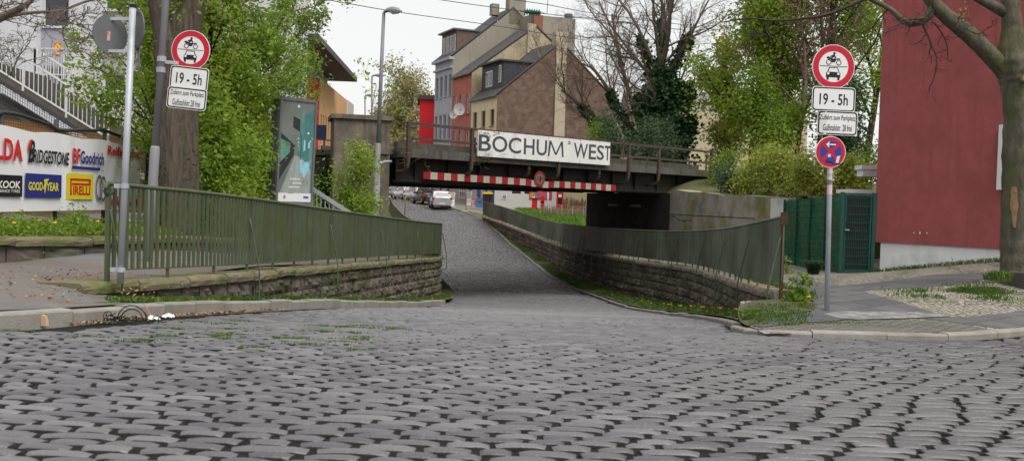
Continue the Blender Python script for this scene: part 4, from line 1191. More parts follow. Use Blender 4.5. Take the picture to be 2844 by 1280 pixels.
for y in np.arange(11, 25.9, .06): b.bar(A(bnx(y) - .1, y, -.5), A(bnx(y) - .1, y, 1.17), .008, .01)
b.build('orange_netting', m_orange, fence)
ban = thing('tyre_banner', 'long white banner printed with tyre company logos on the left fence', 'banner', (bnx(18), 18, -.43))
Yn = A(0, 1, 0); Xf = A(1, 0, 0)
ys = np.linspace(12, 23.0, 120); zs = np.linspace(-.43, 1.0, 16)
def cloth(y, z):
    wr = .006 * math.sin(y * 5 + z * 3) + .022 * math.exp(-((y - 19.35) / .18) ** 2) + .01 * math.sin(y * 11 - z * 6) * math.exp(-((y - 22) / .8) ** 2)
    return A(bnx(y) + wr, y, z + .012 * math.sin(y * 3.1) * (z > .5) + (.07 - (y - 17) * 0.0) * (1 if z > .95 else 0) * abs(math.sin(y * 1.57)) * .4)
g = np.array([[cloth(y, z) for z in zs] for y in ys])
b = MB(); b.grid(g); g2 = g - A(.006, 0, 0); b.grid(g2[:, ::-1]); 
b.build('cloth', mat('banner_white', (.78, .78, .81), (.84, .84, .87), .9, .6, .25, 6), ban, smooth=True)
def by(u): return -8.66 * FPX / (u - U0)
def bz(u, v): 
    y = by(u); k = FPX / y; return (560 + .0297 * (u - U0) - v) / k
def btxt(mb, s, u0, u1, z0, z1, bold=.02, slant=0., e=.036):
    y0, y1 = by(u0), by(u1)
    v, f = text_shape(s, bold)
    Y = y0 + v[:, 0] * (y1 - y0) + v[:, 1] * slant * (z1 - z0)
    Z = z0 + v[:, 1] * (z1 - z0)
    mb.add(np.stack([np.array([bnx(y) for y in Y]) + e, Y, Z], 1), f)
def bpoly(mb, pts, e=.034):     # pts: (u, z)
    mb.add([A(bnx(by(u)) + e, by(u), z) for u, z in pts], [list(range(len(pts)))])
def brect(mb, u0, u1, z0, z1, e=.034): bpoly(mb, [(u0, z0), (u1, z0), (u1, z1), (u0, z1)], e)
cr, ck, cb_, cy, cw = MB(), MB(), MB(), MB(), MB()
btxt(cr, 'FULDA', -62, 56, .44, .82, .03)
btxt(ck, 'RIDGESTONE', 84, 181, .44, .69, .03, .12)
btxt(ck, 'B', 71, 86, .44, .84, .03, .2)
bpoly(cr, [(70, .72), (74, .84), (82, .86), (71, .6)], .038)
btxt(cr, 'BF', 193, 213, .49, .79, .03)
btxt(cb_, 'Goodrich', 213.5, 278, .50, .76, .03)
brect(cb_, 191, 268, .385, .445); btxt(cb_, 'Tires', 269, 277, .37, .42, .01)
btxt(cr, 'Reifen Lissa', 288, 379, .735, .93, .035)
btxt(cr, 'Reifen Lissa', 284, 382, -.34, -.14, .035)
btxt(cy, 'AN UND VERKAUF', 317, 364, .5, .57, .02); btxt(cy, 'VON NEU UND', 321, 361, .34, .41, .02); btxt(cy, 'GEBRAUCHT', 323, 359, .18, .25, .02)
brect(ck, -80, 56, -.17, .2); btxt(cw, 'HANKOOK', -62, 50, -.03, .1, .03, .15, .038); btxt(cw, 'PERFORMANCE TYRES', -45, 49, -.1, -.05, .01, 0, .038)
brect(cb_, 64, 163, -.185, .25)
bpoly(cy2 := MB(), [(114, .15), (128, .17), (122, .1), (117, -.12), (115, -.02), (112, -.02), (116, .08)], .039)
btxt(cy2, 'GOOD', 72, 111, -.055, .1, .03, 0, .039); btxt(cy2, 'YEAR', 121, 155, -.055, .1, .03, 0, .039)
brect(cy3 := MB(), 177, 250, -.21, .3)
btxt(cr, 'IRELLI', 194, 241, -.12, .05, .03, 0, .04)
for pts in ([(186, -.12), (186, .2), (189, .2), (191, -.12)], [(186, .2), (242, .2), (242, .16), (186, .16)], [(237, .16), (242, .16), (242, .07), (237, .07)], [(191, .11), (237, .11), (237, .07), (191, .07)]): bpoly(cr, pts, .04)
m_pr = {'r': mat('print_red', (.55, .02, .02)), 'k': mat('print_black', (.012, .012, .014)), 'b': mat('print_blue', (.02, .03, .2)), 'y': mat('print_yellow', (.72, .62, .02)), 'w': mat('print_white', (.75, .75, .75)), 'g': mat('print_pale_yellow', (.72, .66, .25))}
cr.build('red_lettering', m_pr['r'], ban); ck.build('black_lettering', m_pr['k'], ban); cb_.build('blue_lettering', m_pr['b'], ban)
cy.build('pale_yellow_lettering', m_pr['g'], ban); cy2.build('gold_lettering', m_pr['y'], ban); cy3.build('yellow_panel', m_pr['y'], ban); cw.build('white_lettering', m_pr['w'], ban)
b = MB(); w2 = MB()
for uc, zc in ((266, .03), (276, .01)):
    y = by(uc); k = FPX / y
    b.disc(A(bnx(y) + .038 + (uc - 266) * .0004, y, zc), Yn * .62, Zu, .27, 30, inner=.2)
b.build('tyre_print', mat('print_tyre', (.05, .05, .055), (.2, .2, .2), 30), ban)

# concrete stair with white steel railings
st = thing('station_stair', 'concrete stairway with white steel railings climbing left behind the banner', 'stairs', P(400, 470, 78))
m_wht = mat('white_steel', (.55, .55, .56), (.63, .63, .64), 4, .5)
m_stairc = mat('stair_concrete', (.075, .066, .056), (.115, .1, .088), 4, .95, .5, 30)
def rail_run(pa, pb, h, k, npost):
    """sloping railing between two foot points"""
    b1, b2, b3 = MB(), MB(), MB()
    b1.bar(pa + A(0, 0, h), pb + A(0, 0, h), .06, .08)
    b2.bar(pa + A(0, 0, .1), pb + A(0, 0, .1), .04, .06)
    n = int(np.linalg.norm((pb - pa)[:2]) / .14)
    for i in range(n + 1): q = pa + (pb - pa) * i / n; b3.bar(q + A(0, 0, .1), q + A(0, 0, h), .022, .022)
    b1.build('handrail', m_wht, st); b2.build('stringer_rail', m_wht, st); b3.build('baluster_panel', m_wht, st)
    for i in range(npost): q = pa + (pb - pa) * i / max(1, npost - 1); MB().bar(q - A(0, 0, .1), q + A(0, 0, h), .06, .06).build('newel', m_wht, st)
    return b1
f0, f1 = P(-60, 168, 82), P(300, 392, 78)
rail_run(f0, f1, 1.06, 80, 4)
g0, g1 = P(-10, 130 + 78, 70), P(96, 130 + 78, 70)
rail_run(g0, g1, 1.06, 70, 3)
h1 = P(420, 345 + 76, 68)
rail_run(g1, h1, 1.06, 70, 4)
l0, l1 = P(84, 126 + 86, 64), P(273, 142 + 76, 66)
rail_run(l0, l1, 1.2, 66, 3)
b = MB(); n = 24
ext0, ext1 = f0 + (f1 - f0) * 0, f0 + (f1 - f0) * 1.3
back = (g1 - P(96, 208, 80)); back = A(-.2, 4.9, 0)
for i in range(n):
    q0 = ext0 + (ext1 - ext0) * (i / n); q1 = ext0 + (ext1 - ext0) * ((i + 1) / n)
    z1 = q0[2] + .06
    pr = [A(q0[0], q0[1], z1), A(q1[0], q1[1], z1), A(q1[0], q1[1], z1 - .55), A(q0[0], q0[1], z1 - .35)]
    b.prism(pr, back)
b.build('steps', m_stairc, st)
dk = (f1 - f0) / np.linalg.norm(f1 - f0)
MB().bar(f0 - A(0, .05, .25), ext1 - A(0, .05, .25), .05, .12).build('dark_stringer', m_pipe, st)
MB().bar(f0 - A(0, .05, 1.05), ext1 - A(0, .05, 1.05), .05, .1).build('dark_stringer', m_pipe, st)
b = MB()
for i in range(70): q = f0 + (ext1 - f0) * i / 70; b.bar(q - A(0, .03, .25), q - A(0, .03, 1.05), .012, .012); 
for j in range(8): b.bar(f0 - A(0, .03, .28 + j * .1), ext1 - A(0, .03, .28 + j * .1), .01, .012)
b.build('guard_mesh', m_pipe, st)
b = MB(); b.prism([f0 - A(0, -.3, .9), ext1 - A(0, -.3, .9), ext1 - A(0, -.3, 3), f0 - A(0, -.3, 5)], A(-.15, 1, 0) * 2); b.build('side_wall', m_stairc, st)

# pale rendered building behind the stairs
m_ren = mat('white_render', (.55, .55, .58), (.63, .63, .66), 1.5, .9, .4, 60, streak=(.47, .47, .5), streak_at=.7)
m_lilac = mat('grey_panel', (.33, .33, .37), (.38, .38, .42), 2, .9, .3, 60)
m_glass = mat('dark_glass', (.02, .022, .025), (.05, .055, .06), 1.0, .08, 0, spec=.6)
m_frame = mat('window_frame_white', (.62, .62, .62), None, rough=.5)
KW = 56.
def wall_holes(mb, O, dx, dz, W, H, holes, depth, n):
    xs = sorted({0, W, *[h[0] for h in holes], *[h[2] for h in holes]}); zs = sorted({0, H, *[h[1] for h in holes], *[h[3] for h in holes]})
    for i in range(len(xs) - 1):
        for j in range(len(zs) - 1):
            cx, cz = (xs[i] + xs[i + 1]) / 2, (zs[j] + zs[j + 1]) / 2
            if any(h[0] < cx < h[2] and h[1] < cz < h[3] for h in holes): continue
            mb.quad(O + dx * xs[i] + dz * zs[j], O + dx * xs[i + 1] + dz * zs[j], O + dx * xs[i + 1] + dz * zs[j + 1], O + dx * xs[i] + dz * zs[j + 1])
    for x0, z0, x1, z1 in holes:
        c = [O + dx * x + dz * z for x, z in ((x0, z0), (x1, z0), (x1, z1), (x0, z1))]
        for a in range(4): mb.quad(c[a], c[(a + 1) % 4], c[(a + 1) % 4] - n * depth, c[a] - n * depth)
def add_window(parent, O, dx, dz, n, hole, depth, frame_m=None, pane_m=None, fw=.07, mull=1, sill=None, lintel=False):
    x0, z0, x1, z1 = hole
    fm = frame_m or m_frame
    b = MB(); c0 = O - n * (depth - .03)
    def bx(xa, za, xb, zb, t=.03): b.obox(c0 + dx * (xa + xb) / 2 + dz * (za + zb) / 2, dx * (xb - xa) / 2, dz * (zb - za) / 2, n * t)
    bx(x0, z0, x0 + fw, z1); bx(x1 - fw, z0, x1, z1); bx(x0 + fw, z0, x1 - fw, z0 + fw); bx(x0 + fw, z1 - fw, x1 - fw, z1)
    for i in range(mull): xm = x0 + (x1 - x0) * (i + 1) / (mull + 1); bx(xm - fw * .45, z0 + fw, xm + fw * .45, z1 - fw, .025)
    w = b.build('window', fm, parent)
    b = MB(); b.quad(*[O - n * (depth - .01) + dx * x + dz * z for x, z in ((x0, z0), (x1, z0), (x1, z1), (x0, z1))]); b.build('pane', pane_m or m_glass, w)
    if sill: b = MB(); b.obox(O + dx * (x0 + x1) / 2 + dz * (z0 - .05) + n * .04, dx * ((x1 - x0) / 2 + .06), dz * .04, n * .09); b.build('sill', sill, w)
    return w
O = P(-260, 560, KW); dxw = norm(A(1, -.1, 0)); nw = A(dxw[1], -dxw[0], 0)
pb = thing('pale_building', 'white rendered building with grey window strips behind the stairs at far left', 'building', O)
def wu(u): return (u + 260) / KW * 1.0
def wzv(v): return (560 - v) / KW
holes = [(wu(130), wzv(72), wu(205), wzv(-20)), (wu(130), wzv(244), wu(200), wzv(180)), (wu(305), wzv(244), wu(368), wzv(196)), (wu(430), wzv(240), wu(500), wzv(170)), (wu(306), wzv(25), wu(370), wzv(-60))]
b = MB(); wall_holes(b, O, dxw, Zu, 17.4, 13.5, holes, .18, nw); b.quad(O, O + Zu * 13.5, O + Zu * 13.5 - nw * 9, O - nw * 9); b.quad(O + dxw * 17.4, O + dxw * 17.4 + Zu * 13.5, O + dxw * 17.4 + Zu * 13.5 - nw * 9, O + dxw * 17.4 - nw * 9); b.build('wall', m_ren, pb)
b = MB(); b.obox(O + dxw * 8.7 + Zu * 13.6 - nw * 4.5, dxw * 8.9, nw * 4.7, Zu * .12); b.build('roof', m_pipe, pb)
for u0_, u1_, va, vb in ((128, 206, 178, 76), (303, 370, 194, 28)):
    b = MB(); b.obox(O + dxw * (wu(u0_) + wu(u1_)) / 2 + Zu * (wzv(va) + wzv(vb)) / 2 + nw * .01, dxw * (wu(u1_) - wu(u0_)) / 2, Zu * (wzv(vb) - wzv(va)) / 2, nw * .015); b.build('grey_strip', m_lilac, pb)
m_shut = mat('roller_shutter', (.16, .165, .17), (.2, .2, .2), 30, .6)
for h in holes: add_window(pb, O, dxw, Zu, nw, h, .18, mull=0, sill=m_frame)
c = P(160, 136, 61)
es = thing('hanging_sign', 'small round orange sign above the white stair railing', 'sign', c - Zu * .3)
r, u, n = frame(math.radians(10), 0)
MB().drum(c, r, u, n, .17, .02, 30, .3).build('plate', mat('sign_orange', (.75, .2, .02), (.7, .12, .02), 8), es)
b = MB(); b.disc(c + n * .003, r, u, .12, 24, rad2=.23); b.build('yellow_field', mat('sign_yellow', (.8, .5, .04)), es)
b = MB(); b.bar(c - u * .12 + n * .006, c + u * .12 + n * .006, .03, .006); b.bar(c - r * .05 + n * .006, c + r * .05 + n * .006, .006, .03); b.build('emblem', m_red, es)
b = MB(); b.bar(c - n * .03, c - n * .3 - u * .1, .03, .03); b.build('arm', m_galv, es)

# illuminated poster case
KP = 112.
TLp, TRp, BRp, BLp = P(784, 277, KP), P(871, 298, KP * .955), P(859, 570, KP * .955), P(770, 559, KP)
pc = thing('poster_case', 'tall grey framed poster case with a dark station platform picture', 'advertising display', (BLp + BRp) / 2 - A(0, 0, 1.0))
pr_ = norm(((TRp - TLp) + (BRp - BLp)) * A(1, 1, 0)); W_p = np.linalg.norm(((TRp - TLp) + (BRp - BLp))[:2]) / 2 / 1.0
# the face is set obliquely: give it its true width
pr_ = norm(A(math.cos(math.radians(48)), math.sin(math.radians(48)), 0)); W_p = 1.0
pn_ = A(pr_[1], -pr_[0], 0); pu = norm((TLp - BLp)); H_p = np.linalg.norm(TLp - BLp)
Op = BLp
def pp(x, y, e=0.): return Op + pr_ * x * W_p + pu * y * H_p + pn_ * e
m_case = mat('case_grey', (.1, .11, .115), (.14, .15, .155), 3, .45)
b = MB(); b.obox(pp(.5, .5, -.16), pr_ * (W_p / 2 + .07), pu * (H_p / 2 + .06), pn_ * .15)
b.obox(pp(.5, -.1, -.16), pr_ * .35, pu * (H_p * .25), pn_ * .08)
b.build('case', m_case, pc)
b = MB()
for x0, x1, y0, y1 in ((-.06, .0, -.03, 1.03), (1., 1.06, -.03, 1.03), (0, 1, 1., 1.03), (0, 1, -.03, 0)): b.obox(pp((x0 + x1) / 2, (y0 + y1) / 2, .005), pr_ * (x1 - x0) / 2 * W_p, pu * (y1 - y0) / 2 * H_p, pn_ * .02)
b.build('frame', m_case, pc)
def pl_(name, m, polys, e):
    b = MB()
    for pts in polys: b.add([pp(x, y, e) for x, y in pts], [list(range(len(pts)))])
    return b.build(name, m, pc)
pl_('poster', mat('poster_ceiling', (.11, .14, .13), (.19, .22, .2), .8, .3, 0, spec=.5), [[(0, 0), (1, 0), (1, 1), (0, 1)]], .001)
pl_('train_print', mat('poster_train', (.05, .15, .15), (.09, .22, .21), 3, .3), [[(.56, .44), (.98, .3), (.98, .93), (.62, .86), (.55, .6)]], .002)
pl_('tunnel_print', mat('poster_dark', (.025, .03, .03), (.045, .05, .05), 2, .3), [[(0, .2), (.42, .46), (.45, .56), (.3, .6), (0, .68)], [(.36, .85), (.57, .82), (.57, .7), (.36, .74)]], .003)
pl_('tiled_print', mat('poster_teal', (.07, .2, .18), (.14, .3, .27), 5, .3), [[(0, .38), (.3, .49), (.3, .58), (0, .62)], [(.5, .58), (.62, .42), (.66, .52), (.64, .68)], [(.62, .92), (.7, .94), (.66, .42), (.6, .42)], [(.86, .4), (.97, .34), (.97, .7), (.9, .62)]], .005)
pl_('platform_print', mat('poster_floor', (.22, .27, .25), (.36, .4, .37), 3, .3), [[(.05, .08), (.95, .08), (.95, .33), (.66, .44), (.46, .46), (.3, .32)]], .004)
pl_('edge_strip_print', mat('poster_strip', (.26, .3, .29)), [[(.3, .08), (.47, .08), (.49, .45), (.47, .45)]], .006)
pl_('figure_print', mat('poster_blue', (.2, .5, .62), (.3, .6, .7), 5, .3), [[(.68, .34), (.78, .4), (.92, .41), (.9, .33), (.74, .23)], [(.6, .42), (.68, .42), (.7, .3), (.65, .28)], [(.84, .6), (.9, .6), (.9, .54), (.84, .54)], [(.7, .5), (.76, .52), (.75, .62), (.7, .62)]], .007)
pl_('figure_detail_print', mat('poster_skin', (.4, .4, .38), (.1, .12, .12), 25), [[(.86, .41), (.96, .43), (.95, .39), (.87, .385)], [(.7, .25), (.88, .22), (.92, .17), (.88, .16), (.84, .2), (.74, .16)]], .009)
b = MB()
for x, y, rr in ((.83, .69, .04), (.9, .61, .025), (.53, .63, .025), (.54, .59, .02), (.55, .56, .015), (.42, .53, .015), (.97, .64, .015), (.5, .98 * .97, .05)): b.disc(pp(x, y, .008), pr_, pu, rr * W_p * .8, 12)
for yy, x0, x1 in ((.225, .33, .6), (.185, .42, .62), (.145, .3, .62)):
    x = x0
    while x < x1: w = RNG.uniform(.03, .07); b.obox(pp(x + w / 2, yy, .0085), pr_ * w / 2.4 * W_p, pu * .008 * H_p, pn_ * .0005); x += w
b.build('pale_print', mat('poster_white', (.6, .62, .6)), pc)
pl_('footer_print', mat('poster_footer', (.66, .66, .68)), [[(0, 0), (1, 0), (1, .085), (0, .085)]], .005)
b = MB(); b.obox(pp(.2, .045, .007), pr_ * .03, pu * .04, pn_ * .001); b.build('red_mark_print', mat('poster_red', (.5, .1, .08)), pc)
b = MB(); b.obox(pp(.85, .045, .007), pr_ * .08, pu * .03, pn_ * .001); b.build('blue_mark_print', mat('poster_mark_blue', (.08, .12, .3)), pc)
# second stair with a grey handrail beside the poster
sh = thing('stair_handrail', 'grey metal stair railing descending to the right behind the poster case', 'railing', P(930, 600, 104))
a0, a1 = P(858, 519, 104), P(972, 592, 104)
MB().bar(a0, a1, .06, .1).build('handrail', m_galv, sh); MB().bar(a0 - A(0, 0, .5), a1 - A(0, 0, .45), .05, .07).build('lower_rail', m_galv, sh)
b = MB()
for i in range(11): q = a0 + (a1 - a0) * i / 10; b.bar(q, q - A(0, 0, .9), .02, .02)
b.build('baluster_panel', m_galv, sh)
# navy hoarding boards by the platform
for (u0_, u1_, v0_, v1_, k, lab) in ((848, 906, 347, 386, 74, 'navy blue board right of the poster case'), (700, 762, 344, 382, 78, 'navy blue board half hidden by leaves left of the poster case')):
    c = P((u0_ + u1_) / 2, (v0_ + v1_) / 2, k); t = thing('navy_board', lab, 'board', c - Zu * .3)
    MB().obox(c, A((u1_ - u0_) / k / 2, .05, 0), A(0, .03, 0), Zu * (v1_ - v0_) / k / 2).build('panel', mat('navy_paint', (.012, .016, .05), (.02, .025, .07), 3, .5), t)
    b = MB()
    for s in (-.8, .8): b.bar(c + A(s * (u1_ - u0_) / k / 2, .06, .2), c + A(s * (u1_ - u0_) / k / 2, .06, -2.2), .06, .06)
    b.build('support_post', m_pipe, t)
# ------------------------------------------------------------------ houses beyond the bridge
SA = math.radians(24)
SDIR = A(-math.sin(SA), math.cos(SA), 0); GDIR = A(math.cos(SA), math.sin(SA), 0)
FN = -GDIR                                                  # facade normal (street side)
m_roof = mat('slate_roof', (.05, .048, .052), (.085, .078, .08), 2, .8, .6, 15)
m_slate = brick_mat('slate_cladding', SA, (.035, .036, .042), (.055, .056, .064), (.02, .02, .022), .25, .18, .015, .6)
m_shop = mat('shop_grey', (.3, .29, .28), (.38, .37, .36), 2, .9, .3, 40)
m_gutter = mat('gutter_dark', (.1, .11, .13), None, rough=.5)
def house(name, label, C, L, zb, eave, ridge, depth, wall_m, gable_m, cols, rows, ww, frame_m, sill_m, zshop, shop_m, rear_eave=None, roof_m=None, pane_m=None, xs=None):
    t = thing(name, label, 'house', A(C[0], C[1], zb))
    O = A(C[0], C[1], zb); H = eave - zb
    holes = []
    for (z0, z1) in rows:
        for i in range(cols):
            xc = (xs[i] if xs else L * (i + .5) / cols)
            holes.append((xc - ww / 2, z0 - zb, xc + ww / 2, z1 - zb))
    dep = .2
    b = MB(); wall_holes(b, O + Zu * (zshop - zb), SDIR, Zu, L, eave - zshop, [(h[0], h[1] - (zshop - zb), h[2], h[3] - (zshop - zb)) for h in holes], dep, FN)
    b.build('facade', wall_m, t)
    b = MB(); b.obox(O + SDIR * L / 2 + Zu * (zshop - zb) / 2 - FN * .1, SDIR * L / 2 * .998, Zu * ((zshop - zb) / 2 - .002), FN * .1); b.build('ground_floor', shop_m, t)
    re = rear_eave if rear_eave is not None else eave
    for off in (0, L):
        g = [O + SDIR * off, O + SDIR * off + GDIR * depth, O + SDIR * off + GDIR * depth + Zu * (re - zb), O + SDIR * off + GDIR * depth / 2 + Zu * (ridge - zb), O + SDIR * off + Zu * H]
        b = MB(); b.prism(g, SDIR * (.02 if off == 0 else -.02)); b.build('gable_wall', gable_m, t)
    b = MB()
    for sgn in (0, 1):
        e = O + GDIR * (0 if sgn == 0 else depth) + Zu * ((H if sgn == 0 else re - zb) + .04); rg_ = O + GDIR * depth / 2 + Zu * (ridge - zb + .1)
        out = (FN if sgn == 0 else -FN) * .25
        sl = (rg_ - e); e2 = e + out - Zu * .12
        b.prism([e2 - SDIR * .06, rg_ - SDIR * .06, rg_ + SDIR * (L + .02), e2 + SDIR * (L + .02)], Zu * .14)
    b.build('roof', roof_m or m_roof, t)
    b = MB(); b.tube([O + FN * .3 + Zu * (H - .08), O + SDIR * L + FN * .3 + Zu * (H - .08)], .09, 8); b.build('gutter', m_gutter, t, smooth=True)
    for h in holes: add_window(t, O, SDIR, Zu, FN, h, dep, frame_m, pane_m, fw=.1, mull=1, sill=sill_m)
    return t, O
m_sand = mat('sandstone_trim', (.33, .22, .14), None, rough=.9)
m_yel = mat('yellow_render', (.56, .5, .33), (.62, .56, .38), 1, .9, .3, 50, streak=(.48, .42, .28), streak_at=.66)
m_brick = brick_mat('old_brick', math.radians(24), (.12, .07, .052), (.19, .118, .088), (.17, .145, .125), .26, .085, .014, .95, spot=(.115, .074, .058), spot_at=.52, spot_scale=1.8)
m_brickC = mat('chimney_render', (.36, .3, .22), (.42, .36, .27), 2, .95, .5, 30)
C0 = A(-1.73, 92.2, 0)
hY, OY = house('brick_gable_house', 'yellow-fronted house with a big bare brick gable behind the station sign', C0, 6.5, -1.2, 9.75, 15.1, 12.8, m_yel, m_brick, 3, [(4.6, 6.1), (7.0, 8.55)], 1.0, mat('brown_frame', (.16, .1, .07)), m_sand, 3.0, mat('shop_blue', (.03, .09, .26), (.04, .11, .3), 2, .6))
# bare chimney stack with a rendered flue down the brick gable
b = MB(); cc = OY + GDIR * 6.45 - SDIR * .03; b.obox(cc + Zu * 8.2, GDIR * .55, SDIR * .1, Zu * 8.2); b.obox(cc + SDIR * .4 + Zu * 16.6, GDIR * .6, SDIR * .45, Zu * .75); b.build('chimney', m_brickC, hY)
# dormer
def dormer(t, O, L, x0, x1, d0, z0, z1, back, wins, cap_m, body_m):
    """box dormer on the street slope: x along the facade, d0 set back from it"""
    f = O - FN * d0
    b = MB(); b.obox(f + SDIR * (x0 + x1) / 2 - FN * back / 2 + Zu * (z0 + z1) / 2, SDIR * (x1 - x0) / 2, FN * back / 2, Zu * (z1 - z0) / 2)
    dm = b.build('dormer', body_m, t)
    b = MB(); b.obox(f + SDIR * (x0 + x1) / 2 - FN * (back / 2 - .15) + Zu * (z1 + .08), SDIR * ((x1 - x0) / 2 + .15), FN * (back / 2 + .3), Zu * .08); b.build('dormer_roof', cap_m, dm)
    for (a, c, za, zc) in wins:
        b = MB(); b.obox(f + FN * .02 + SDIR * (a + c) / 2 + Zu * (za + zc) / 2, SDIR * (c - a) / 2, FN * .03, Zu * (zc - za) / 2); b.build('window', m_frame, dm)
        b = MB(); b.obox(f + FN * .06 + SDIR * (a + c) / 2 + Zu * (za + zc) / 2, SDIR * ((c - a) / 2 - .09), FN * .012, Zu * ((zc - za) / 2 - .1)); b.build('pane', m_glass, dm)
z_ = 1.2
dormer(hY, OY, 6.5, .3, 5.6, .7, 10.0 + z_, 13.3 + z_ - .3, 4.6, [(.8, 1.35, 11.1 + z_, 12.7 + z_), (2.9, 3.7, 10.9 + z_, 12.4 + z_), (3.75, 4.5, 10.9 + z_, 12.4 + z_)], m_pipe, m_slate)
C1 = C0 + SDIR * 6.55
m_salm = mat('salmon_render', (.34, .115, .085), (.4, .14, .11), 1, .9, .3, 50, streak=(.28, .1, .08), streak_at=.66)
m_beige = mat('beige_gable', (.33, .28, .18), (.4, .34, .23), .8, .95, .5, 25, streak=(.24, .2, .13), streak_at=.6, spot=(.27, .24, .17), spot_scale=.5)
hS, OS = house('salmon_house', 'salmon red house with satellite dishes and a beige gable between the grey and yellow houses', C1, 5.4, -.9, 12.5, 17.6, 13.6, m_salm, m_beige, 3, [(5.2, 7.0), (8.6, 10.6)], .95, m_frame, m_salm, 3.4, m_shop)
b = MB(); cc = OS + GDIR * 7.1 + SDIR * .5; b.obox(cc + Zu * 18.9, GDIR * .5, SDIR * .4, Zu * .9); b.build('chimney', mat('red_brick', (.2, .08, .055), (.26, .11, .075), 9, .9), hS)
b = MB(); cc = OS + GDIR * 6.3 - SDIR * .05; b.obox(cc + Zu * 16.2, GDIR * .45, SDIR * .12, Zu * 2.6); b.build('flue', m_brickC, hS)
for (fx, fz, rr) in ((1.55, 9.9, .62), (3.2, 9.5, .45)):
    c = OS + SDIR * fx + FN * .7 + Zu * fz
    d = thing('satellite_dish', 'large white satellite dish on the salmon house' if rr > .5 else 'smaller white satellite dish on the salmon house', 'satellite dish', c - Zu * rr)
    r, u, n = frame(math.radians(30), 0); g = []
    for s in np.linspace(0, 1, 6): g.append([c + (math.cos(a) * r + math.sin(a) * u) * rr * max(s, .01) + n * .25 * rr * s * s for a in np.linspace(0, 2 * math.pi, 21)])
    b = MB(); b.grid(g); b.build('dish', mat('dish_white', (.6, .6, .6)), d, smooth=True)
    b = MB(); b.bar(c, c - FN * .75, .05, .05); b.bar(c - u * rr, c + n * rr * .9, .03, .03); b.build('arm', m_galv, d)
C2 = C1 + SDIR * 5.42
m_gry = mat('grey_blue_render', (.3, .31, .36), (.35, .36, .41), 1, .9, .3, 50)
m_pla = mat('grey_gable', (.24, .22, .18), (.29, .265, .22), .6, .95, .5, 25, streak=(.2, .18, .15), streak_at=.62)
hG, OG = house('grey_house', 'tall blue-grey house with a rendered gable at the left end of the row', C2, 5.4, -.6, 14.8, 20.3, 13.2, m_gry, m_pla, 4, [(3.7, 5.4), (6.3, 8.9), (10.8, 13.0)], .8, mat('grey_frame', (.3, .31, .34)), m_gry, 2.8, mat('shop_red', (.3, .02, .035), (.36, .03, .05), 2, .6))
b = MB(); b.obox(OG + SDIR * 2.7 + FN * .15 + Zu * 15.2, SDIR * 2.75, FN * .3, Zu * .14); b.obox(OG + SDIR * 2.7 + FN * .1 + Zu * 14.3, SDIR * 2.72, FN * .15, Zu * .1); b.build('cornice', m_gry, hG)
dormer(hG, OG, 5.4, .4, 4.9, .5, 15.6, 18.2, 3.6, [(.7, 1.3, 15.9, 17.8), (1.6, 2.4, 15.9, 17.8), (2.7, 3.5, 15.9, 17.8), (3.8, 4.5, 15.9, 17.8)], m_gutter, mat('dormer_brown', (.1, .07, .06), (.14, .1, .08), 3, .8))
b = MB(); b.obox(OG + GDIR * 7.1 + SDIR * .5 + Zu * 20.9, GDIR * .95, SDIR * .5, Zu * 1.6); b.obox(OG + GDIR * 5.3 + SDIR * 2 + Zu * 21, GDIR * .4, SDIR * .4, Zu * .6); b.build('chimney', m_pla, hG)
RB = OG + GDIR * 7.4 - SDIR * .3
rb = thing('rear_block', 'plain grey concrete block rising behind the brick gable house chimneys', 'building', RB)
b = MB(); b.obox(RB + GDIR * 2.6 + Zu * 10.0, GDIR * 2.6, SDIR * 2.5, Zu * 10.0); b.build('wall', m_pla, rb)
b = MB(); b.obox(RB + GDIR * 4.6 + Zu * 20.2 - SDIR * 2.0, GDIR * .35, SDIR * .3, Zu * .35); b.obox(RB + GDIR * .4 + Zu * 19.6 - SDIR * 2.52, GDIR * .55, SDIR * .05, Zu * .8); b.build('vent', m_gutter, rb)
# red house beyond
rr0 = P(1158, 560, 24.2)
rh = thing('bright_red_house', 'bright red flat-roofed house at the far left of the row', 'house', A(rr0[0], rr0[1], -.3))
rc = A(rr0[0] + 1.1, rr0[1] + 3, 5.4)
m_bred = mat('bright_red_render', (.62, .02, .03), (.55, .02, .03), 1, .8)
b = MB(); b.obox(rc, A(1.35, .1, 0), A(-.4, 4, 0), Zu * 5.9); b.build('wall', m_bred, rh)
b = MB(); b.obox(rc + Zu * 6.1, A(1.6, .1, 0), A(-.4, 4.3, 0), Zu * .22); b.build('roof', m_roof, rh)
b = MB(); b.obox(rc + A(-1.4, -2.6, -.6), A(.05, 0, 0), A(-.05, .6, 0), Zu * .9); b.build('window', m_pipe, rh)
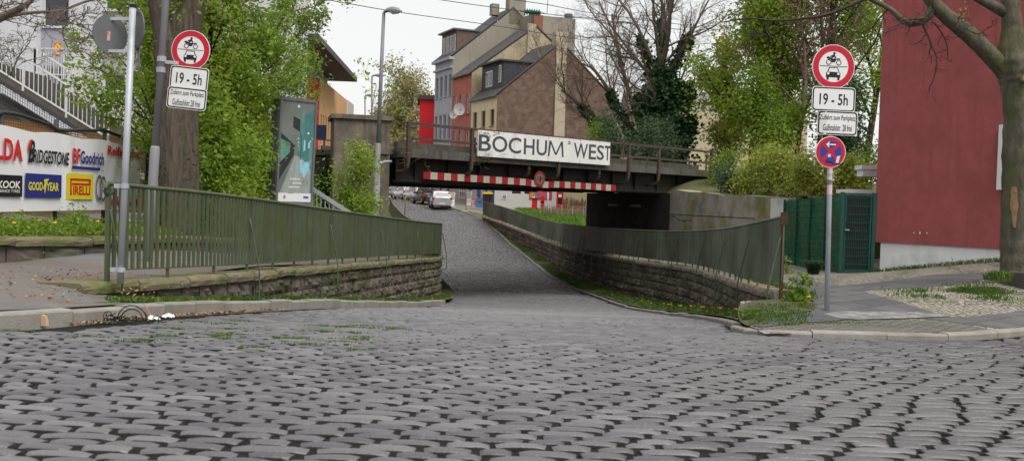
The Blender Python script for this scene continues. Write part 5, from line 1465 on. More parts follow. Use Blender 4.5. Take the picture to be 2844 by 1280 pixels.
# shops under the bridge: the low white annex in front of the brick gable
AX0, AX1 = P(1372, 583, 30.6), P(1548, 583, 31.4)
an = thing('white_annex', 'low white shop annex with a parking plate seen through the underpass', 'building', A(AX0[0], AX0[1], -.7))
ad = norm((AX1 - AX0) * A(1, 1, 0)); an_n = A(ad[1], -ad[0], 0); Wn = np.linalg.norm((AX1 - AX0)[:2])
AO = A(AX0[0], AX0[1], -1.6)
m_awh = mat('annex_white', (.6, .6, .59), (.66, .66, .65), 2, .8, .2, 40)
hl = [(1.6, 2.25, 2.6, 3.6), (2.8, 2.25, 3.7, 3.6), (4.6, 2.25, 5.4, 3.6)]
b = MB(); wall_holes(b, AO, ad, Zu, Wn, 4.6, hl, .12, an_n); b.quad(AO, AO + Zu * 4.6, AO + Zu * 4.6 - an_n * 2, AO - an_n * 2); b.build('wall', m_awh, an)
b = MB(); b.obox(AO + ad * Wn / 2 + Zu * 4.65 - an_n * .9, ad * Wn / 2, an_n * 1.2, Zu * .08); b.build('roof', m_gutter, an)
for h in hl: add_window(an, AO, ad, Zu, an_n, h, .12, mull=0)
def apt(u, v, k=31.0, e=.0):
    """point on the annex front under photo position (u, v)"""
    dr = P(u, v, 1000.); s = np.dot(AO - 0, an_n) / np.dot(dr, an_n); return dr * s + an_n * e
def plate(name, label, cat, u0, u1, v0, v1, m, th=.03, e=.02):
    c = apt((u0 + u1) / 2, (v0 + v1) / 2, e=e); w = np.linalg.norm(apt(u1, v0) - apt(u0, v0)) / 2; h = abs(v1 - v0) / 31. / 2
    t = thing(name, label, cat, c - Zu * h); MB().obox(c, ad * w, an_n * th, Zu * h).build('panel', m, t); return t, c, w, h
t, c, w, h = plate('parking_plate', 'small white parking plate with blue P on the white annex wall', 'sign', 1395, 1407, 541, 553, m_swhite)
b = MB(); b.obox(c + an_n * .035 + ad * .02 + Zu * .03, ad * .13, an_n * .003, Zu * .13); b.build('blue_field', m_blue, t)
b = MB(); put_text(b, 'P', c + an_n * .042 - ad * .04 - Zu * .06, ad, Zu, .13, .18, .03); b.build('lettering', m_swhite, t)
t, c, w, h = plate('advert_banner', 'crimson advertising banner on the white annex wall behind the red machines', 'banner', 1470, 1533, 532, 555, mat('advert_crimson', (.42, .02, .07), (.5, .08, .1), 3, .6), .015, .03)
b = MB()
for i in range(3):
    x = -.6
    while x < .8: ww_ = RNG.uniform(.08, .2); b.obox(c + an_n * .02 + ad * (x + ww_ / 2) + Zu * (.2 - i * .17), ad * ww_ * .4, an_n * .002, Zu * .035); x += ww_
b.build('pale_print', mat('advert_pale', (.55, .3, .33)), t)
b = MB(); b.disc(c + an_n * .02 - ad * .75, ad, Zu, .28, 16); b.build('gold_print', mat('advert_gold', (.6, .3, .04)), t)
# red machines in front
m_mred = mat('machine_red', (.56, .012, .02), None, rough=.5)
for (u0_, u1_, vt, vb, lab, kind) in ((1477, 1492, 554, 582, 'red cabinet with a grey dome top, leftmost of the red machines', 0), (1501, 1512, 548, 582, 'narrow red panel between the red machines, in front of the crimson banner', 1), (1545, 1564, 536, 588, 'tall red vending machine with a dark screen, rightmost of the red machines', 2)):
    k = 32.5; c = P((u0_ + u1_) / 2, (vt + vb) / 2, k); t = thing('vending_machine', lab, 'vending machine', c - Zu * (vb - vt) / k / 2, 'red machines before the white annex')
    w, h = (u1_ - u0_) / k / 2, (vb - vt) / k / 2
    MB().obox(c, A(w, .02, 0), A(0, .2, 0), Zu * (h + .1)).build('body', m_mred, t)
    if kind == 0:
        a = np.linspace(0, math.pi, 12); b = MB(); b.prism([c + A(math.cos(x) * w * 1.25, -.3, h + .1 + math.sin(x) * .3) for x in a], A(0, .6, 0)); b.build('dome', mat('dome_grey', (.14, .15, .17), (.2, .2, .22), 4, .4), t)
        b = MB(); b.obox(c + A(-.1, -.31, h + .2), A(.1, 0, 0), A(0, .01, 0), Zu * .07); b.build('label_panel', m_swhite, t)
    if kind == 2:
        b = MB(); b.obox(c + A(0, -.21, .3), A(w * .55, 0, 0), A(0, .01, 0), Zu * .42); b.build('screen', m_black, t)
        b = MB(); b.obox(c + A(0, -.225, .55), A(w * .45, 0, 0), A(0, .01, 0), Zu * .13); b.build('label_panel', m_swhite, t)
    if kind == 1:
        b = MB(); b.obox(c + A(0, -.21, h * .2), A(w * .7, 0, 0), A(0, .01, 0), Zu * .1); b.build('slot', m_black, t)
# cream wall with dry vines right of the annex
cw0, cw1 = P(1566, 590, 32), P(1665, 594, 34)
cd = norm((cw1 - cw0) * A(1, 1, 0)); cn = A(cd[1], -cd[0], 0); Lc = np.linalg.norm((cw1 - cw0)[:2]) + 4
cwall = MB(); cwall.obox(A(cw0[0], cw0[1], 1.0) + cd * (Lc / 2 - .3), cd * Lc / 2, cn * .15, Zu * 2.6)
tag(cwall.build('cream_wall', mat('cream_render', (.62, .56, .36), (.68, .62, .42), 2, .9)), 'cream wall with dry red vines seen through the underpass', 'wall')
b = MB(); rg = np.random.default_rng(31)
for i in range(90):
    p = A(cw0[0], cw0[1], -1.4) + cd * rg.uniform(.1, 3.6) + cn * .2; pts = [p]
    for _ in range(7): p = p + cd * rg.normal(0, .13) + A(0, 0, rg.uniform(.1, .35)) + cn * rg.normal(0, .01); pts.append(p)
    b.tube(pts, .016, 3)
tag(b.build('dry_vine', mat('vine_red', (.26, .1, .06), (.34, .2, .12), 5)), 'dry reddish vine climbing the cream wall', 'vine')
gpole = P(1521, 592, 36.5); b = MB(); b.tube([gpole - A(0, 0, .2), P(1522, 534, 36.5)], .05, 8)
tag(b.build('grey_pole', m_galv, smooth=True), 'grey pole on the grass in front of the crimson banner', 'pole')
wf = thing('wire_fence', 'thin low wire fence between the grass and the white annex', 'fence', P(1580, 598, 36))
for i in range(6): q = P(1500 + i * 30, 592 + i * 2, 36); MB().bar(q - A(0, 0, .2), q + A(0, 0, .75), .04, .04).build('fence_post', m_galv, wf)
b = MB()
for dz in (.72, .4): b.bar(P(1500, 592, 36) + A(0, 0, dz), P(1650, 602, 36) + A(0, 0, dz), .012, .012)
b.build('wire', m_galv, wf)
# wheelie bin with yellow lid
bc = P(1354, 572, 33); wb_ = thing('wheelie_bin', 'black wheelie bin with a yellow lid beside the white annex', 'bin', bc - Zu * .05)
b = MB(); g = []
for z, s in ((-.1, .36), (1.0, .42)): g.append([bc + A(x * s, y * s, z) for x, y in ((-1, -1), (1, -1), (1, 1), (-1, 1), (-1, -1))])
b.grid(g); b.build('body', mat('bin_black', (.02, .02, .022), None, rough=.5), wb_)
b = MB(); b.prism([bc + A(-.46, -.46, 1.0), bc + A(.46, -.46, 1.0), bc + A(.42, -.46, 1.1), bc + A(.1, -.46, 1.2), bc + A(-.42, -.46, 1.14)], A(0, .9, 0)); b.build('lid', mat('bin_yellow', (.7, .5, .02), None, rough=.5), wb_)
# shop windows of the row, A-board, street sign
def fpt(O, x, z, e=0): return O + SDIR * x + Zu * z + FN * e
b = MB()
for x0, x1, m_ in ((.5, 1.5, 0), (2.2, 3.2, 0), (4.2, 5.4, 0)): b.obox(fpt(OY, (x0 + x1) / 2, 2.2, .04), SDIR * (x1 - x0) / 2, FN * .03, Zu * 1.25)
b.build('shop_panel', mat('shop_panel_pale', (.5, .5, .52), (.2, .25, .3), 3, .3), hY)
add = [(1.0, 2.2, .8, 2.6)]
b = MB()
for x in (.8, 1.3, 1.8, 2.3): b.obox(fpt(OS, x, 2.2, .06), SDIR * .05, FN * .03, Zu * 1.1)
for z in (1.1, 1.8, 2.5, 3.3): b.obox(fpt(OS, 1.55, z, .06), SDIR * .8, FN * .028, Zu * .045)
w_ = b.build('shop_window', m_frame, hS)
b = MB(); b.obox(fpt(OS, 1.55, 2.2, .02), SDIR * .8, FN * .02, Zu * 1.1); b.build('pane', m_glass, w_)
b = MB()
for x0, x1 in ((.4, 2.2), (2.8, 4.9)): b.obox(fpt(OG, (x0 + x1) / 2, 2.0, .03), SDIR * (x1 - x0) / 2, FN * .02, Zu * .9)
b.build('shop_window', m_glass, hG)
def aboard(u, v, k, lab, c1, w=.3, h=.95):
    c = P(u, v, k); t = thing('display_board', lab, 'board', c); r, u_, n = frame(math.radians(-12), 0)
    for s in (-1, 1):
        ax = norm(Zu + n * s * -.22); b = MB(); b.obox(c + ax * h / 2 + n * s * .13, r * w, n * .02, ax * h / 2); b.build('board_leaf', c1, t)
        b = MB()
        for q in (.3, .5, .7): b.obox(c + ax * h * q + n * (s * .13 + .03 * s), r * w * .7, n * .004, Zu * .03)
        b.build('print', mat('board_print', (.5, .2, .2), (.2, .2, .25), 9), t)
aboard(1253, 573, 33.5, 'white A-board with pale print right of the silver hatchback', m_swhite, .28, 1.2)
aboard(1318, 575, 32, 'red and white leaning board before the blue shop front', mat('aboard_red', (.55, .12, .08), (.6, .5, .45), 2), .2, .95)
aboard(1303, 571, 32, 'tall pale board leaning on the blue shop front', mat('aboard_grey', (.42, .4, .38), (.5, .48, .46), 3), .2, 1.3)
nb = P(1331, 575, 32); b = MB(); b.obox(nb + A(0, 0, .35), A(.3, .05, 0), A(0, .25, 0), Zu * .42)
b.obox(nb + A(0, -.28, .62), A(.22, 0, 0), A(0, .02, 0), Zu * .1); tag(b.build('newspaper_box', mat('box_blue', (.06, .12, .26), (.08, .16, .33), 3, .5)), 'blue newspaper box between the red board and the black bin', 'box')
sp = P(1294, 579, 34); b = MB(); b.tube([sp - A(0, 0, .1), sp + A(0.02, 0, 2.9)], .035, 8)
tag(b.build('thin_post', mat('post_green', (.3, .33, .3), None, rough=.5), smooth=True), 'thin pale green post on the far pavement beyond the silver hatchback', 'post')

# orange and red building at left, behind the poster
fl0, fl1 = P(795, 560, 42), P(973, 560, 27)
fd_ = norm((fl1 - fl0) * A(1, 1, 0)); fn2 = A(fd_[1], -fd_[0], 0); Lf = np.linalg.norm((fl1 - fl0)[:2])
if np.dot(fn2, -fl0) < 0: fn2 = -fn2
ob = thing('orange_building', 'red and orange building with a wide overhanging roof behind the poster case', 'building', A(fl0[0], fl0[1], -.5))
def fpu(u):                       # distance along the facade seen at photo column u
    a = (u - U0) / FPX; return (a * fl0[1] - fl0[0]) / (fd_[0] - a * fd_[1])
FO = A(fl0[0], fl0[1], -1.0)
m_or = mat('orange_render', (.52, .3, .14), (.58, .35, .18), 1, .9)
m_rd = mat('red_render_far', (.55, .02, .03), (.48, .02, .03), 1, .85)
xr = fpu(878); 
hol = [(x, 6.3, x + .8, 9.0) for x in np.linspace(1.2, xr - 1.5, 5)]
b = MB(); wall_holes(b, FO, fd_, Zu, xr, 9.9, hol, .2, fn2); b.build('red_wall', m_rd, ob)
for h in hol: add_window(ob, FO, fd_, Zu, fn2, h, .2, mull=0)
hol = [(x, 5.2, x + .7, 7.6) for x in np.linspace(xr + 1.0, Lf - 8, 11)]
b = MB(); wall_holes(b, FO + fd_ * xr, fd_, Zu, Lf - xr - 5, 10.4, [(h[0] - xr, h[1], h[2] - xr, h[3]) for h in hol], .2, fn2); b.quad(FO + fd_ * Lf, FO + fd_ * Lf + Zu * 10.4, FO + fd_ * Lf + Zu * 10.4 - fn2 * 8, FO + fd_ * Lf - fn2 * 8); b.build('orange_wall', m_or, ob)
b = MB(); b.obox(FO + fd_ * (Lf - 2.5) + Zu * 5.2 + fn2 * .02, fd_ * 2.5, fn2 * .1, Zu * 5.2); b.build('end_panel', mat('pale_panel', (.5, .48, .43)), ob)
for h in hol: add_window(ob, FO, fd_, Zu, fn2, h, .2, mull=0)
x1_ = fpu(918)
b = MB(); b.obox(FO + fd_ * (x1_ - 1) / 2 + Zu * 11.3 - fn2 * .9, fd_ * (x1_ + 1) / 2, fn2 * 2.9, Zu * .2); b.build('roof', mat('roof_soffit', (.07, .068, .07), (.1, .098, .1), 3), ob)
b = MB(); b.obox(FO + fd_ * (x1_ - 2) / 2 + Zu * 10.5 - fn2 * 1.5, fd_ * (x1_ - 2) / 2, fn2 * 1.2, Zu * .7); b.build('upper_storey', mat('upper_grey', (.33, .33, .33)), ob)
# low beige house behind the trees at right
bh0 = P(1775, 560, 36)
bh = thing('beige_low_house', 'low beige house with a grey roof half hidden behind the ivy tree', 'house', A(bh0[0], bh0[1], 0))
b = MB(); b.obox(A(bh0[0] + 6, bh0[1] + 4, 3.5), A(6.5, .8, 0), A(-.5, 4, 0), Zu * 3.8); b.build('wall', mat('beige_render', (.42, .36, .24), (.48, .42, .29), 1, .9), bh)
b = MB()
pr = [A(bh0[0] - 1, bh0[1] - .7, 7.2), A(bh0[0] - 1, bh0[1] + 8.6, 7.2), A(bh0[0] - 1, bh0[1] + 4, 9.4)]
b.prism(pr, A(14, 1.6, 0)); b.build('roof', mat('roof_grey_tile', (.16, .15, .145), (.22, .2, .19), 3, .8), bh)
for i in range(3):
    c = A(bh0[0] + 1.2 + i * 2.6, bh0[1] - .35 + i * .33, 5.2); b = MB(); b.obox(c, A(.5, .06, 0), A(0, .08, 0), Zu * .7); w_ = b.build('window', m_frame, bh); b = MB(); b.obox(c + A(0, -.08, 0), A(.4, .05, 0), A(0, .02, 0), Zu * .6); b.build('pane', m_glass, w_)
sk = P(1880, 384, 43); 

# ------------------------------------------------------------------ red building on the right, fence, gate
m_redw = mat('red_plaster', (.3, .078, .08), (.36, .096, .097), 5, .9, .7, 90, spot=(.26, .068, .07), spot_scale=1.0, spot_at=.6, streak=(.27, .07, .072), streak_at=.62)
m_plin = mat('white_plinth', (.74, .74, .75), (.8, .8, .81), 2, .9, .3, 60, spot=(.42, .42, .42), spot_scale=1.2, spot_at=.66)
ra, rb2 = P(2424, 764, 112), P(2790, 716, 125)
ra[2] = -1.9; rb2 = A(rb2[0], rb2[1], -1.9); wd_ = norm(rb2 - ra); wn_ = A(wd_[1], -wd_[0], 0); Lr = np.linalg.norm(rb2 - ra)
re = thing('red_building', 'tall dark red rendered building with a white base at the right edge', 'building', A(ra[0], ra[1], -1.55))
zb_ = (590 - 672) / 112. 
b = MB(); b.obox(ra + wd_ * 6 + A(0, 0, 1.9 + zb_ + 6.0) - wn_ * 4, wd_ * 6.0, wn_ * 4, Zu * 6.0); b.build('red_wall', m_redw, re)
b = MB(); b.obox(ra + wd_ * 6.04 + A(0, 0, .5 + zb_ / 2 + .7) - wn_ * 4.06, wd_ * 5.9, wn_ * 4, Zu * (1.9 + zb_ + .6) / 2 ); 
b = MB(); z0_, z1_ = -2.4, zb_ + .0; b.obox(A(ra[0], ra[1], (z0_ + z1_) / 2) + wd_ * 6.05 - wn_ * 4.05, wd_ * 5.9, wn_ * 4, Zu * (z1_ - z0_) / 2 * .999); b.build('plinth', m_plin, re)
b = MB(); b.obox(ra + wd_ * (Lr + .35) + A(0, 0, 1.9 + (600 - 437) / 125.) + wn_ * .05, wd_ * .55, wn_ * .06, Zu * .72); b.build('window_shutter', m_frame, re)
b = MB(); b.obox(ra + wd_ * 6 + A(0, 0, 1.9 + zb_ + 12.1) - wn_ * 4, wd_ * 6.15, wn_ * 4.15, Zu * .15); b.build('roof', m_roof, re)
b = MB()
for x, z in ((1.05, .27), (1.2, .28), (1.38, .28)): b.obox(ra + wd_ * x + A(0, 0, 1.9 + zb_ + z) + wn_ * .003, wd_ * .012, wn_ * .004, Zu * (.03 if x == 1.2 else .012))
b.build('plaster_chips', m_plin, re)
m_dgreen = mat('fence_green', (.01, .065, .05), (.014, .085, .065), 4, .45)
m_tarp = mat('green_tarpaulin', (.02, .15, .065), (.03, .2, .095), 1.6, .35, .8, 5, spot=(.09, .11, .02), spot_scale=1.4, spot_at=.58, stretch=None)
gt = thing('metal_gate', 'dark green mesh gate with a black screen beside the red building', 'gate', A(*P(2377, 762, 112)))
gl, gr = P(2332, 762, 112), P(2420, 764, 112); gu = Zu
gz0 = gl[2] + .06
for q in (gl, gr): MB().bar(q + A(0, 0, -.2), A(q[0], q[1], gz0 + 1.98), .09, .09).build('gate_post', m_dgreen, gt)
b = MB(); dl = A(.07, .01, 0)
fl_, fr_ = A(gl[0] + .08, gl[1], 0), A(gr[0] - .08, gr[1], 0)
for z in (gz0 + .05, gz0 + 1.93): b.bar(fl_ + A(0, 0, z), fr_ + A(0, 0, z), .04, .05)
for q in (fl_, fr_): b.bar(q + A(0, 0, gz0 + .05), q + A(0, 0, gz0 + 1.93), .04, .05)
b.build('leaf_frame', m_dgreen, gt)
b = MB()
for z in np.linspace(gz0 + .2, gz0 + 1.85, 9): b.bar(fl_ + A(0, -.03, z), fr_ + A(0, -.03, z), .012, .014)
for x in np.linspace(0, 1, 15): q = fl_ * (1 - x) + fr_ * x; b.bar(q + A(0, -.02, gz0 + .05), q + A(0, -.02, gz0 + 1.93), .006, .006)
b.build('mesh', m_dgreen, gt)
b = MB(); b.quad(fl_ + A(0, .02, gz0 + .07), fr_ + A(0, .02, gz0 + .07), fr_ + A(0, .02, gz0 + 1.9), fl_ + A(0, .02, gz0 + 1.9)); b.build('black_screen', mat('black_screen', (.012, .014, .014), (.02, .024, .024), 3, .5, .5, 8), gt)
b = MB(); b.obox(fl_ + A(.04, -.06, gz0 + 1.05), A(.05, 0, 0), A(0, .02, 0), Zu * .015); b.build('handle', m_galv, gt)
gf = thing('mesh_fence', 'green tarpaulin-covered mesh fence left of the dark gate', 'fence', P(2250, 750, 103))
fa_, fb_ = P(2172, 742, 92), P(2330, 762, 111)
fz = lambda s: (fa_[2] + (fb_[2] - fa_[2]) * s)
nn_ = 5
fdir = fb_ - fa_
for i in range(nn_):
    q = fa_ + fdir * i / (nn_ - 1); MB().bar(q - A(0, .03, .2), q + A(0, -.03, 2.05), .06, .06).build('fence_post', m_dgreen, gf)
b = MB()
for z in np.linspace(.1, 2.0, 12): b.bar(fa_ + A(-.03, -.05, z), fb_ + A(-.03, -.05, z), .014, .016)
for x in np.linspace(0, 1, 60): q = fa_ + fdir * x + A(-.02, -.04, 0); b.bar(q + A(0, 0, .1), q + A(0, 0, 2.0), .006, .006)
b.build('mesh', m_dgreen, gf)
g = [[fa_ + fdir * s + A(.03 + .02 * math.sin(s * 40 + z * 3), .04, z) for z in np.linspace(.05, 1.98, 14)] for s in np.linspace(0, 1, 60)]
b = MB(); b.grid(g); b.build('tarpaulin', m_tarp, gf, smooth=True)
sh_ = P(2420, 532, 108); b = MB(); b.obox(sh_ + A(-.2, .6, 0), A(.35, 0, 0), A(0, .5, 0), Zu * .05); b.obox(sh_ + A(-.2, .6, -.5), A(.28, 0, 0), A(0, .4, 0), Zu * .45)
tag(b.build('white_shed', m_plin), 'white shed top showing between the gate and the red building', 'shed')
c = P(2416, 464, 100); b = MB(); b.obox(c + A(.1, .5, 0), A(.25, 0, 0), A(0, .3, 0), Zu * .06); b.obox(c + A(.1, .5, -.15), A(.2, 0, 0), A(0, .25, 0), Zu * .1); tag(b.build('roof_box', m_plin), 'small white box projecting from the left edge of the red building', 'box')
# concrete planter at the right edge
pk = P(2850, 858, 165); pk_c = A(pk[0] + .35, pk[1] + .3, pk[2])
pt = thing('concrete_planter', 'dark exposed-aggregate concrete planter cut off by the right edge', 'planter', pk_c)
b = MB(); g = []
for z, s in ((0, .42), (.06, .5), (.6, .52), (.62, .5), (.62, .42), (.5, .41)): g.append([pk_c + A(math.cos(a) * s * (1 if abs(math.cos(a)) > .99 else 1), math.sin(a) * s, z) for a in np.linspace(0, 2 * math.pi, 9)])
b.grid(g); b.build('bowl', mat('aggregate_concrete', (.06, .05, .045), (.14, .125, .11), 60, .95, .9, 70), pt)
b = MB(); b.disc(pk_c + A(0, 0, .53), A(1, 0, 0), A(0, 1, 0), .42, 8); b.build('soil', m_soil, pt)
# ------------------------------------------------------------------ parked cars
m_tyre = mat('tyre_rubber', (.015, .015, .016), None, rough=.85)
m_rim = mat('wheel_rim', (.35, .35, .36), None, rough=.35, metal=.6)
m_lamp = mat('tail_lamp', (.4, .01, .015), None, rough=.25, spec=.6)
m_cglass = mat('car_glass', (.03, .035, .04), None, rough=.06, spec=.8)
m_bumper = mat('car_dark_plastic', (.03, .03, .032), None, rough=.6)
m_plate = mat('number_plate', (.6, .6, .58), None, rough=.5)
def car(c, head, label, paint, L=4.0, W=1.68, H=1.45, style='hatch', hatch_open=False):
    """body runs along the local y axis, rear at -L/2"""
    t = thing('parked_car', label, 'car', c, 'cars parked up the street')
    fw = A(math.sin(head), math.cos(head), 0); rt = A(math.cos(head), -math.sin(head), 0)
    def q(x, y, z): return c + rt * x + fw * y + Zu * z
    hw = W / 2
    st = [(-.5, .78, .42, .86), (-.488, .9, .3, .92), (-.44, .97, .24, .97), (-.3, 1., .22, .96), (0, 1., .22, .93), (.25, 1., .22, .92), (.4, .96, .24, .84), (.48, .86, .3, .7), (.5, .72, .4, .6)]
    if style == 'estate': pass
    b = MB(); g = []
    for y, w, z0, z1 in st:
        pr = [(-.86, z0), (-1, z0 + .1), (-1.0, (z0 + z1) / 2), (-.96, z1 - .06), (-.84, z1), (0, z1 + .015), (.84, z1), (.96, z1 - .06), (1.0, (z0 + z1) / 2), (1, z0 + .1), (.86, z0), (-.86, z0)]
        g.append([q(x * w * hw, y * L, z) for x, z in pr])
    b.grid(g)
    for e in (0, -1): b.add(g[e][:-1], [list(range(11))])
    body = b.build('body', paint, t, smooth=True)
    if style == 'cabrio': cab = [(-.36, .93), (-.24, H - .04), (-.02, H), (.08, H - .05), (.22, .93)]
    elif style == 'estate': cab = [(-.47, .95), (-.43, H - .05), (-.3, H), (.05, H - .02), (.26, .93)]
    else: cab = [(-.475, .93), (-.38, H - .06), (-.2, H), (.04, H - .03), (.27, .92)]
    g = []
    for y, z in cab:
        k = .74 if z > 1.1 else .92
        pts = [q(-k * hw, y * L, z - .05), q(-k * hw * .93, y * L, z), q(0, y * L, z + .02), q(k * hw * .93, y * L, z), q(k * hw, y * L, z - .05)]
        g.append(pts)
    b = MB(); b.grid(g)
    # side walls of the cabin
    for s in (-1, 1):
        low = [q(s * .94 * hw, y * L, .93) for y, z in cab]; up = [r[0] if s < 0 else r[-1] for r in g]
        b.grid([[l, u] for l, u in zip(low, up)])
    b.build('cabin', mat('cabrio_top', (.012, .012, .014), None, rough=.8) if style == 'cabrio' else paint, t, smooth=False)
    # glass panes lie a touch proud of the cabin
    (ya, za), (yb, zb), (yc, zc), (yd, zd), (ye, ze) = cab
    def lerp(a, b_, s): return a + (b_ - a) * s
    b = MB(); e = -.02
    y0, z0, y1, z1 = lerp(ya, yb, .12) * L, lerp(za, zb, .12), lerp(ya, yb, .88) * L, lerp(za, zb, .86)
    if style == 'cabrio': b.add([q(-.35 * hw, y0 - .03, z0 + .12), q(.35 * hw, y0 - .03, z0 + .12), q(.3 * hw, y1 - .03, z1 - .05), q(-.3 * hw, y1 - .03, z1 - .05)], [[0, 1, 2, 3]])
    else: b.add([q(-.8 * hw, y0 - .025, z0), q(.8 * hw, y0 - .025, z0), q(.64 * hw, y1 - .03, z1), q(-.64 * hw, y1 - .03, z1)], [[0, 1, 2, 3]])
    b.build('rear_window', m_cglass, t)
    b = MB(); b.add([q(-.8 * hw, lerp(ye, yd, .1) * L + .03, lerp(ze, zd, .1)), q(.8 * hw, lerp(ye, yd, .1) * L + .03, lerp(ze, zd, .1)), q(.66 * hw, lerp(ye, yd, .9) * L + .03, lerp(ze, zd, .9)), q(-.66 * hw, lerp(ye, yd, .9) * L + .03, lerp(ze, zd, .9))], [[0, 1, 2, 3]])
    b.build('windscreen', m_cglass, t)
    for s in (-1, 1):
        b = MB()
        for f0, f1 in ((.1, .36), (.38, .66), (.68, .9)):
            yl0, yl1 = lerp(ya, ye, f0) * L, lerp(ya, ye, f1) * L
            zt = H - .13; k0 = max(0, (.2 - f0)) * 1.2; k1 = max(0, f1 - .72) * 1.3
            b.add([q(s * (.935 * hw + .012), yl0, .97), q(s * (.935 * hw + .012), yl1, .97), q(s * (.775 * hw + .02), yl1 - k1 * L * .3, zt - k1), q(s * (.775 * hw + .02), yl0 + k0 * L * .4, zt - k0)], [[0, 1, 2, 3]])
        b.build('side_window', m_cglass, t)
        b = MB(); b.obox(q(s * .8 * hw, -.485 * L, .8), rt * .11, fw * .04, Zu * .12); b.obox(q(s * .93 * hw, -.46 * L, .8), rt * .05, fw * .07, Zu * .1); b.build('tail_light', m_lamp, t)
        b = MB(); b.obox(q(s * .72 * hw, .475 * L, .62), rt * .14, fw * .05, Zu * .08); b.build('headlight', m_cglass, t)
        b = MB(); b.obox(q(s * (hw + .08), .14 * L, .98), rt * .09, fw * .05, Zu * .07); b.build('mirror', paint if style != 'cabrio' else m_bumper, t)
        for y in (-.31, .3):
            wc = q(s * (hw - .1), y * L, .31); b = MB(); b.drum(wc + rt * s * .11, fw, Zu, rt * s, .31, .2, 20); wt = b.build('wheel', m_tyre, t)
            b = MB(); b.drum(wc + rt * s * .118, fw, Zu, rt * s, .2, .02, 14); b.build('rim', m_rim, wt)
    b = MB(); b.obox(q(0, -.5 * L, .38), rt * hw * .86, fw * .07, Zu * .13); b.build('bumper', m_bumper if style == 'cabrio' else paint, t)
    b = MB(); b.obox(q(0, -.502 * L - .07, .52 if style != 'hatch' else .4), rt * .26, fw * .01, Zu * .055); b.build('number_plate', m_plate, t)
    b = MB(); b.obox(q(0, -.46 * L, .24), rt * hw * .8, fw * .1, Zu * .05); b.build('underbody', m_bumper, t)
    if hatch_open:
        b = MB(); b.prism([q(-.7 * hw, -.4 * L, H), q(.7 * hw, -.4 * L, H), q(.75 * hw, -.62 * L, H + .16), q(-.75 * hw, -.62 * L, H + .16)], Zu * .09); b.build('tailgate', paint, t)
    return t
def paint(name, c, metal=.5): return mat(name, c, None, rough=.32, metal=metal, coat=.6, spec=.5)
p_sil = paint('paint_silver', (.42, .43, .44)); p_blk = paint('paint_black', (.012, .012, .014), .1); p_pal = paint('paint_pale_silver', (.46, .46, .48)); p_wine = paint('paint_wine', (.07, .014, .022), .2); p_w = paint('paint_white', (.6, .6, .62), .1)
def spot(u, v, d):
    c = P(u, v, FPX / d); c[2] = road_z(c[0], c[1]) ; return c
HD = math.radians(-24)
car(spot(1222, 576, 84), math.radians(-9), 'silver hatchback seen from behind, nearest of the parked cars', p_sil, 3.85, 1.68, 1.44)
car(spot(1183, 566, 90), HD, 'black soft-top convertible parked beyond the silver hatchback', p_blk, 4.0, 1.7, 1.38, 'cabrio')
car(spot(1158, 561, 96), HD, 'pale silver estate parked beyond the black convertible', p_pal, 4.3, 1.72, 1.52, 'estate')
car(spot(1126, 557, 102), HD, 'silver hatchback partly behind the slim brown post', p_sil, 4.1, 1.74, 1.48)
car(spot(1103, 552, 108), HD, 'dark wine red car with its tailgate raised up the street', p_wine, 4.2, 1.7, 1.5, 'estate', True)
car(spot(1080, 549, 116), HD, 'white car farthest up the street, half hidden by the concrete pier', p_w, 4.1, 1.7, 1.48)

# ------------------------------------------------------------------ overhead wires
m_wire = mat('wire', (.05, .05, .052), None, rough=.6)
def wire(pts, label, k=70., r=.018):
    q = catmull([P(u, v, kk) for u, v, kk in pts], 8); b = MB(); b.tube(q, r, 5)
    return tag(b.build('overhead_wire', m_wire, smooth=True), label, 'wire', 'railway overhead wires')
wire([(860, -8, 72), (1116, 36, 62), (1380, 73, 55), (1620, 112, 48)], 'lowest of the overhead wires, passing just below the tall lamp head')
wire([(1150, -10, 64), (1390, 24, 60), (1640, 54, 54), (1900, 84, 48)], 'railway wire carrying the green insulator, middle of the wires')
wire([(1380, -6, 64), (1520, 14, 60), (1640, 36, 54), (1900, 70, 48)], 'upper right railway wire above the chimneys')
ins = thing('insulator', 'green ribbed insulator hanging on the wire above the chimneys', 'insulator', P(1478, 36, 58))
i0, i1 = P(1456, 33, 58), P(1502, 37, 58); b = MB(); n = 40; s = np.linspace(0, 1, n)
b.tube([i0 + (i1 - i0) * x for x in s], [.07 + .11 * (0.5 + .5 * math.sin(x * 2 * math.pi * 7)) for x in s], 12)
b.build('ribbed_body', mat('insulator_green', (.01, .1, .07), (.02, .14, .1), 8, .3), ins, smooth=True)
b = MB(); b.bar(i0 - (i1 - i0) * .25, i0, .04, .04); b.bar(i1, i1 + (i1 - i0) * .25, .04, .04); b.build('fitting', m_wire, ins)
tag(MB().tube([P(1522, -5, 58), P(1519, 40, 58)], .015, 4).build('dropper_wire', m_wire), 'short vertical dropper wire right of the insulator', 'wire')

